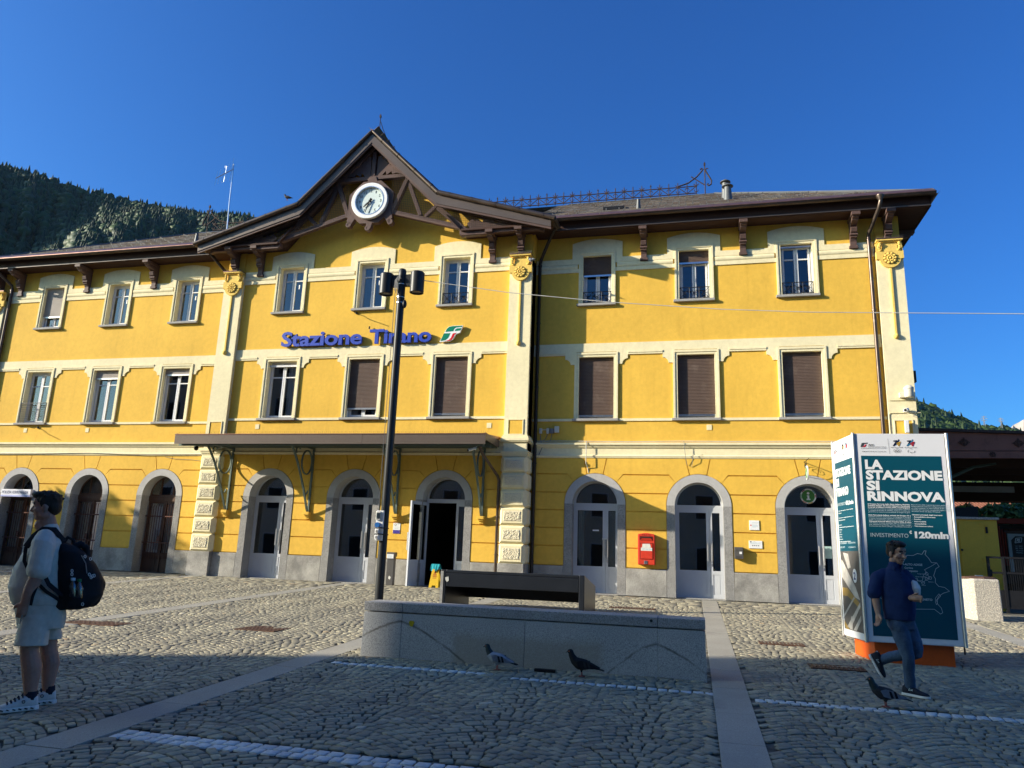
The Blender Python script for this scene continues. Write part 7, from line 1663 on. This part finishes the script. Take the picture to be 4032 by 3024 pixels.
# ================================================================== trees, hills, buildings around
LEAFM = None
def leafmat(name, c1, c2, c3):
    m, n, l, p = _nodes(name); a = n.new('ShaderNodeAttribute'); a.attribute_name = 'tone'; a.attribute_type = 'GEOMETRY'
    c = _ramp(n, l, a.outputs['Fac'], [(0, c1), (.5, c2), (1, c3)]); l.new(c, p.inputs['Base Color']); p.inputs['Roughness'].default_value = .6; p.inputs['Specular IOR Level'].default_value = .25
    p.inputs['Transmission Weight'].default_value = 0; MATS[name] = m; return m
LEAFS = leafmat('tree_leaf', (.035, .065, .015), (.065, .11, .022), (.12, .16, .035))
BARK = M('tree_bark', (.09, .07, .05), .9, var=.25, scale=6, bump=.6, bscale=25)
nf = np.random.RandomState(11)
def leaf_cloud(name, centers, radii, n, size, mat, parent, kind=None, flat=.8):
    """n small leaf quads scattered through a set of uneven clumps"""
    cen = np.array(centers); rad = np.array(radii); pk = nf.choice(len(cen), n, p=rad**2/np.sum(rad**2))
    d = nf.normal(size=(n, 3)); d /= np.linalg.norm(d, axis=1)[:, None]; r_ = rad[pk]*(nf.rand(n)**.4)*(.8+.35*nf.rand(n)); P = cen[pk]+d*r_[:, None]*np.array([1, 1, flat])
    a = nf.normal(size=(n, 3)); a /= np.linalg.norm(a, axis=1)[:, None]; b = np.cross(a, d+nf.normal(size=(n, 3))*.5); b /= np.linalg.norm(b, axis=1)[:, None]+1e-9
    s = size*(.6+.8*nf.rand(n))[:, None]; V = np.stack([P-a*s, P+b*s*.55, P+a*s, P-b*s*.55], 1).reshape(-1, 3)
    me = bpy.data.meshes.new(name); me.vertices.add(4*n); me.vertices.foreach_set('co', V.ravel()); me.loops.add(4*n); me.loops.foreach_set('vertex_index', np.arange(4*n, dtype=np.int32)); me.polygons.add(n); me.polygons.foreach_set('loop_start', np.arange(n, dtype=np.int32)*4); me.polygons.foreach_set('loop_total', np.full(n, 4, np.int32)); me.update(calc_edges=True); me.materials.append(mat)
    at_ = me.attributes.new('tone', 'FLOAT', 'FACE'); at_.data.foreach_set('value', np.clip(nf.rand(n)*.6+.4*nf.rand(len(cen))[pk], 0, 1).astype(np.float32))
    o = bpy.data.objects.new(name, me)
    if parent is not None: o.location = -WLOC[parent.name]
    put(o, parent)
    if kind: o['kind'] = kind
    return o
def tree(x, y, h, cr, label, n=5000, size=.16, zc=None, group=None, z0=None, seed=1):
    q = random.Random(seed); z0 = gz(y) if z0 is None else z0; t = thing('broadleaf_tree', label, 'tree', (x, y, z0), 0, group)
    tr_ = MB(); limb(tr_, [(x, y, z0-.1), (x+.1, y, z0+h*.3), (x-.05, y+.1, z0+h*.6), (x, y, z0+h*.85)], [.26, .19, .12, .04], 9)
    for i in range(7):
        a = i*2.4; b0 = z0+h*(.30+.07*i); L = cr*q.uniform(.6, .9); limb(tr_, [(x, y, b0), (x+L*.5*math.cos(a), y+L*.5*math.sin(a), b0+h*.10), (x+L*math.cos(a), y+L*math.sin(a), b0+h*.16)], [.09, .06, .025], 6)
    tr_.build('trunk', BARK, t, smooth=60)
    C0, R0 = [], []
    for i in range(26):
        a = q.uniform(0, 2*PI); rr = cr*math.sqrt(q.random())*.8; zz = z0+h*q.uniform(.42, .93); sh_ = 1-abs((zz-z0)/h-.65)*1.1; C0.append((x+rr*math.cos(a)*sh_, y+rr*math.sin(a)*sh_, zz)); R0.append(cr*q.uniform(.22, .40))
    leaf_cloud('crown', C0, R0, n, size, LEAFS, t); return t
tree(-27.5, -8.0, 9.4, 3.3, 'tall leafy tree at the left side of the square, beyond the man', 5200, .19, seed=2)
tree(-33.0, -9.6, 10.6, 3.2, 'second leafy tree at the left of the square, nearer the street', 5200, .19, seed=5)
tree(-22.0, -5.0, 6.6, 2.6, 'third leafy tree at the left, by the corner building', 4500, .2, seed=9)
# buildings on the other side of the square, behind the photographer
def townhouse(x0, x1, y0, y1, h, col, label, floors, open_side, z0=-1.4):
    t = thing('town_house', label, 'town house', ((x0+x1)/2, (y0+y1)/2, z0)); wm = plaster('townhouse_'+label.split()[1], col); box('wall', wm, t, x0, x1, y0, y1, z0-1, h)
    box('roof', SLAT, t, x0-.5, x1+.5, y0-.5, y1+.5, h, h+.25); n = max(2, int((x1-x0)/3.2))
    for f in range(floors):
        for i in range(n):
            xx = x0+(x1-x0)*(i+.5)/n; zz = z0+1.6+f*3.2; yy = y1
            fr_ = box('window', PVC, t, xx-.6, xx+.6, yy, yy+.05, zz, zz+1.6); box('pane', M('far_pane', (.03, .04, .05), .1) if 'far_pane' not in MATS else MATS['far_pane'], fr_, xx-.52, xx+.52, yy+.051, yy+.056, zz+.08, zz+1.52)
    return t
townhouse(-30.0, 22, -40, -25.5, 17.2, (.74, .67, .54), 'cream corner building behind the camera that shades the square', 5, 'y')
townhouse(-80, -46, -50, -34, 11, (.42, .36, .30), 'brown town house across the street far to the left', 3, 'y')  # added unseen block, fills the bright gap reflected in the left doors
# hillsides
HILL = M('hill_floor', (.030, .045, .020), .95, var=.3, scale=.01)
FORM = leafmat('forest_canopy', (.016, .032, .013), (.032, .058, .018), (.055, .09, .024))
def hillside(name, label, az0, az1, prof, D0, D1, n_az, n_r, rough, seed, gully=0.0):
    rs = np.random.RandomState(seed); azs = np.linspace(az0, az1, n_az); ts = np.linspace(0, 1, n_r)
    pa = np.array([p[0] for p in prof]); pt = np.array([p[1] for p in prof])
    ridge = np.interp(azs, pa, pt); V = np.zeros((n_r, n_az, 3)); nz = np.zeros((n_r, n_az))
    for k_ in range(1, 6): nz += np.sin(azs[None, :]*k_*3.1*.9+rs.rand()*6+ts[:, None]*3*rs.rand())*np.cos(ts[:, None]*k_*4+rs.rand()*6)/k_
    for i, t in enumerate(ts):
        D = D0+(D1-D0)*t+nz[i]*rough*math.sin(PI*t); A = np.radians(azs); H = ridge*D1+CAM[2]-7; hz = -3+(H+3)*(t**1.12)+nz[i]*rough*.35*math.sin(PI*t)
        if gully: hz += -gully*np.exp(-((azs+46+14*(1-t))/2.6)**2)*math.sin(PI*t)*1.0+gully*.7*np.exp(-((azs+41+10*(1-t))/3.0)**2)*math.sin(PI*t)
        V[i, :, 0] = CAM[0]+D*np.sin(A); V[i, :, 1] = CAM[1]+D*np.cos(A); V[i, :, 2] = hz
    F = [(i*n_az+j, i*n_az+j+1, (i+1)*n_az+j+1, (i+1)*n_az+j) for i in range(n_r-1) for j in range(n_az-1)]
    b = MB(); b.add(V.reshape(-1, 3).tolist(), F)
    back = [(CAM[0]+(D1*1.5)*math.sin(math.radians(a)), CAM[1]+(D1*1.5)*math.cos(math.radians(a)), -3) for a in azs]; b.strip([tuple(V[-1, j]) for j in range(n_az)], back)
    o = b.build(name, HILL, None, smooth=60); tag(o, label, None, kind='structure'); return o, V
def forest(name, label, V, n, size, seed, conif=.6, tmin=.1):
    rs = np.random.RandomState(seed); nr_, na, _ = V.shape; u = rs.rand(n)*(nr_-1)*(1-tmin)+(nr_-1)*tmin; w = rs.rand(n)*(na-1); i = np.minimum(u.astype(int), nr_-2); j = np.minimum(w.astype(int), na-2); fu, fw = (u-i)[:, None], (w-j)[:, None]
    P = (V[i, j]*(1-fu)*(1-fw)+V[i+1, j]*fu*(1-fw)+V[i, j+1]*(1-fu)*fw+V[i+1, j+1]*fu*fw)
    s = size*(.6+.8*rs.rand(n)); con = rs.rand(n) < conif; m = 6
    ang = 2*PI*np.arange(m)/m; prof = np.zeros((n, 4, 2))
    prof[:, 0] = np.stack([np.where(con, .30, .36), np.full(n, .05)], -1); prof[:, 1] = np.stack([np.where(con, .26, .58), np.where(con, .45, .40)], -1); prof[:, 2] = np.stack([np.where(con, .14, .50), np.where(con, .95, .75)], -1); prof[:, 3] = np.stack([np.full(n, .02), np.where(con, 1.45, 1.05)], -1)
    jit = .75+.5*rs.rand(n, 4, m)
    X = P[:, None, None, 0]+prof[:, :, 0][:, :, None]*jit*np.cos(ang)*s[:, None, None]; Y = P[:, None, None, 1]+prof[:, :, 0][:, :, None]*jit*np.sin(ang)*s[:, None, None]; Z = P[:, None, None, 2]+(prof[:, :, 1][:, :, None]+.12*(rs.rand(n, 4, m)-.5))*s[:, None, None]-.15*s[:, None, None]
    VV = np.stack([X, Y, Z], -1).reshape(-1, 3); F = np.array([(a*m+q_, a*m+(q_+1) % m, (a+1)*m+(q_+1) % m, (a+1)*m+q_) for a in range(3) for q_ in range(m)]); FF = (F[None]+(np.arange(n)*4*m)[:, None, None]).reshape(-1, 4)
    me = bpy.data.meshes.new(name); me.vertices.add(len(VV)); me.vertices.foreach_set('co', VV.ravel()); me.loops.add(FF.size); me.loops.foreach_set('vertex_index', FF.ravel().astype(np.int32)); me.polygons.add(len(FF)); me.polygons.foreach_set('loop_start', (np.arange(len(FF))*4).astype(np.int32)); me.polygons.foreach_set('loop_total', np.full(len(FF), 4, np.int32)); me.update(calc_edges=True); me.materials.append(FORM)
    tn = np.clip(np.where(con, .22, .58)+.28*rs.randn(n), 0, 1); at_ = me.attributes.new('tone', 'FLOAT', 'FACE'); at_.data.foreach_set('value', np.repeat(tn, len(F)).astype(np.float32))
    o = bpy.data.objects.new(name, me); put(o); tag(o, label, None, kind='stuff'); return o
PRL = [(-60, .425), (-51.7, .421), (-50, .424), (-48.4, .421), (-45.3, .420), (-43.8, .419), (-41.9, .420), (-40, .422), (-37.8, .428), (-35.3, .434), (-32.6, .416), (-29.5, .384), (-24, .33), (-15, .28), (-5, .25), (5, .235), (13.2, .217)]
_, VL = hillside('mountain', 'steep dark wooded mountainside above the left roof', -62, -12, PRL, 500, 1500, 150, 56, 75, 3, 60)
forest('forest', 'dense mixed conifer forest covering the left mountainside', VL, 42000, 11.5, 5, .5, .18)
PRR = [(5, .30), (10, .245), (13.2, .217), (15.5, .1955), (16.7, .184), (18.0, .171), (19.0, .1600), (19.8, .1595), (20.6, .157), (21.3, .149), (22.5, .135), (26, .11), (32, .09)]
_, VR = hillside('mountain', 'green wooded hillside at the right beyond the platform canopy', 4, 34, PRR, 300, 900, 60, 30, 16, 8)
forest('forest', 'bushy woodland covering the right hillside', VR, 13000, 9, 6, .08, .15)
ROCK = M('bare_rock', (.30, .27, .25), .95, var=.35, scale=.004, fine=.02, fvar=.2)
pk = MB(); rs = np.random.RandomState(3); azs = np.linspace(17, 30, 46); tops = np.interp(azs, [17, 19.6, 20.2, 20.8, 21.2, 21.5, 22.2, 23.5, 26, 30], [.11, .135, .150, .160, .166, .169, .168, .158, .13, .1])+rs.normal(0, .0012, 46); D = 4000
V = []
for t, k_ in ((0, 0), (.45, .35), (.75, .7), (1, 1)):
    for a, h in zip(azs, tops): dd = D-1100*(1-t)+rs.normal(0, 80)*(t < 1); V.append((CAM[0]+dd*math.sin(math.radians(a)), CAM[1]+dd*math.cos(math.radians(a)), h*D*k_+rs.normal(0, 16)*(0 < t < 1)))
pk.add(V, [(i*46+j, i*46+j+1, (i+1)*46+j+1, (i+1)*46+j) for i in range(3) for j in range(45)]); tag(pk.build('mountain', ROCK), 'bare grey rocky summit far away at the right edge', None, kind='structure')
# lattice pylons on the right hill
PYM = M('pylon_steel', (.22, .23, .24), .6, .3)
def pylon(azd, D, zb, zt, label):
    a = R(azd); x, y = CAM[0]+D*math.sin(a), CAM[1]+D*math.cos(a); t = thing('power_pylon', label, 'pylon', (x, y, zb), -a, 'lattice pylons on the hilltop'); h = zt-zb; r_ = .22
    b = MB(); W_ = h*.10
    for sx in (-1, 1):
        for sy in (-1, 1): b.tube([(sx*W_, sy*W_, -4), (sx*W_*.28, sy*W_*.28, h*.6), (0, 0, h)], r_, 4)
    for k_ in range(7):
        z0_, z1_ = h*k_/8, h*(k_+1)/8; w0, w1 = W_*(1-.72*min(1, k_/8/.6)), W_*(1-.72*min(1, (k_+1)/8/.6))
        for sy in (-1, 1): b.tube([(-w0, sy*w0, z0_), (w1, sy*w1, z1_)], r_*.6, 3); b.tube([(w0, sy*w0, z0_), (-w1, sy*w1, z1_)], r_*.6, 3)
    b.build('lattice', PYM, t, local=True); c = MB()
    for z, w in ((.62, .19), (.76, .24), (.90, .17)): c.tube([(-h*w, 0, h*z), (0, 0, h*(z+.045)), (h*w, 0, h*z), (-h*w, 0, h*z)], r_*.8, 4)
    c.build('cross_arm', PYM, t, local=True)
pylon(19.2, 880, .1585*880+1, .1740*880+1, 'grey lattice pylon on the shoulder of the right hill'); pylon(20.13, 880, .158*880+1, .1708*880+1, 'smaller lattice pylon further along the right ridge')
# trees, hedge and a roof behind the platform
def bush(x, y, z, r_, h, label, n=2600):
    t = thing('leafy_bush', label, 'bush', (x, y, 0)); q = random.Random(int(x*10)); limb_ = MB(); limb(limb_, [(x, y, -.05), (x, y, z)], [.12, .06], 7); limb_.build('trunk', BARK, t)
    C0 = [(x+q.uniform(-1, 1)*r_*.8, y+q.uniform(-.6, .6)*r_, z+q.uniform(-.5, .6)*h) for i in range(16)]; leaf_cloud('crown', C0, [r_*q.uniform(.25, .45) for _ in C0], n, .13, LEAFS, t)
bush(23.6, 16, 2.9, 1.5, 1.5, 'big leafy bush behind the wagon under the platform roof', 4200); bush(26.5, 16.5, 3.0, 1.7, 1.5, 'leafy bush at the right edge behind the wagon', 3500); bush(21.2, 16, 3.3, .7, .7, 'small bright bush seen between totem and cabinet', 900)
dk = thing('dark_hoarding', 'black slatted hoarding above the yellow cabinet', 'hoarding', (18.1, 5, 0)); MB().add([(17.5, 5.0, 2.40), (18.5, 5.0, 2.40), (18.5, 5.0, 2.93), (17.5, 5.0, 2.84), (17.5, 5.06, 2.40), (18.5, 5.06, 2.40), (18.5, 5.06, 2.93), (17.5, 5.06, 2.84)], [(0, 1, 2, 3), (7, 6, 5, 4), (0, 4, 5, 1), (1, 5, 6, 2), (2, 6, 7, 3), (3, 7, 4, 0)]).build('board', IRON, dk)
for x in (17.55, 18.45): box('post', IRON, dk, x-.03, x+.03, 5.07, 5.13, 0, 2.85)
hb = thing('far_house', 'far house with red tiled roof glimpsed above the cabinet', 'house', (27, 31, 0)); HW = M('far_wall', (.30, .27, .24), .9); TILE = M('red_tile_roof', (.22, .085, .05), .85, var=.25, scale=3)
box('wall', HW, hb, 24, 30, 30, 38, 0, 4.0); B = MB(); B.add([(23.6, 29.5, 3.95), (30.4, 29.5, 3.95), (30.4, 34, 5.4), (23.6, 34, 5.4)], [(0, 1, 2, 3)]); B.build('roof', TILE, hb)
for i in range(34): x = 23.7+i*.2; MB().tube([(x, 29.5, 3.97), (x, 34, 5.42)], .06, 5, caps=False).build('tile_roll', TILE, hb)
bk = thing('rear_wall', 'dark goods shed wall beyond the tracks', 'shed', (24, 20, 0)); box('wall', DARK, bk, 18, 40, 20, 21, 0, 2.6)
# ================================================================== the air
hm = bpy.data.materials.new('haze_air'); hm.use_nodes = True; hn = hm.node_tree.nodes; hn.clear()
ho = hn.new('ShaderNodeOutputMaterial'); hv = hn.new('ShaderNodeVolumePrincipled'); hv.inputs['Color'].default_value = (.42, .66, 1, 1); hv.inputs['Density'].default_value = .000011; hv.inputs['Anisotropy'].default_value = .1
hm.node_tree.links.new(hv.outputs[0], ho.inputs['Volume'])
haze = MB().box(-2600, 2600, -2600, 5000, -6, 770).build('haze', hm); haze['kind'] = 'stuff'; haze['label'] = 'thin blue morning haze over the whole valley'
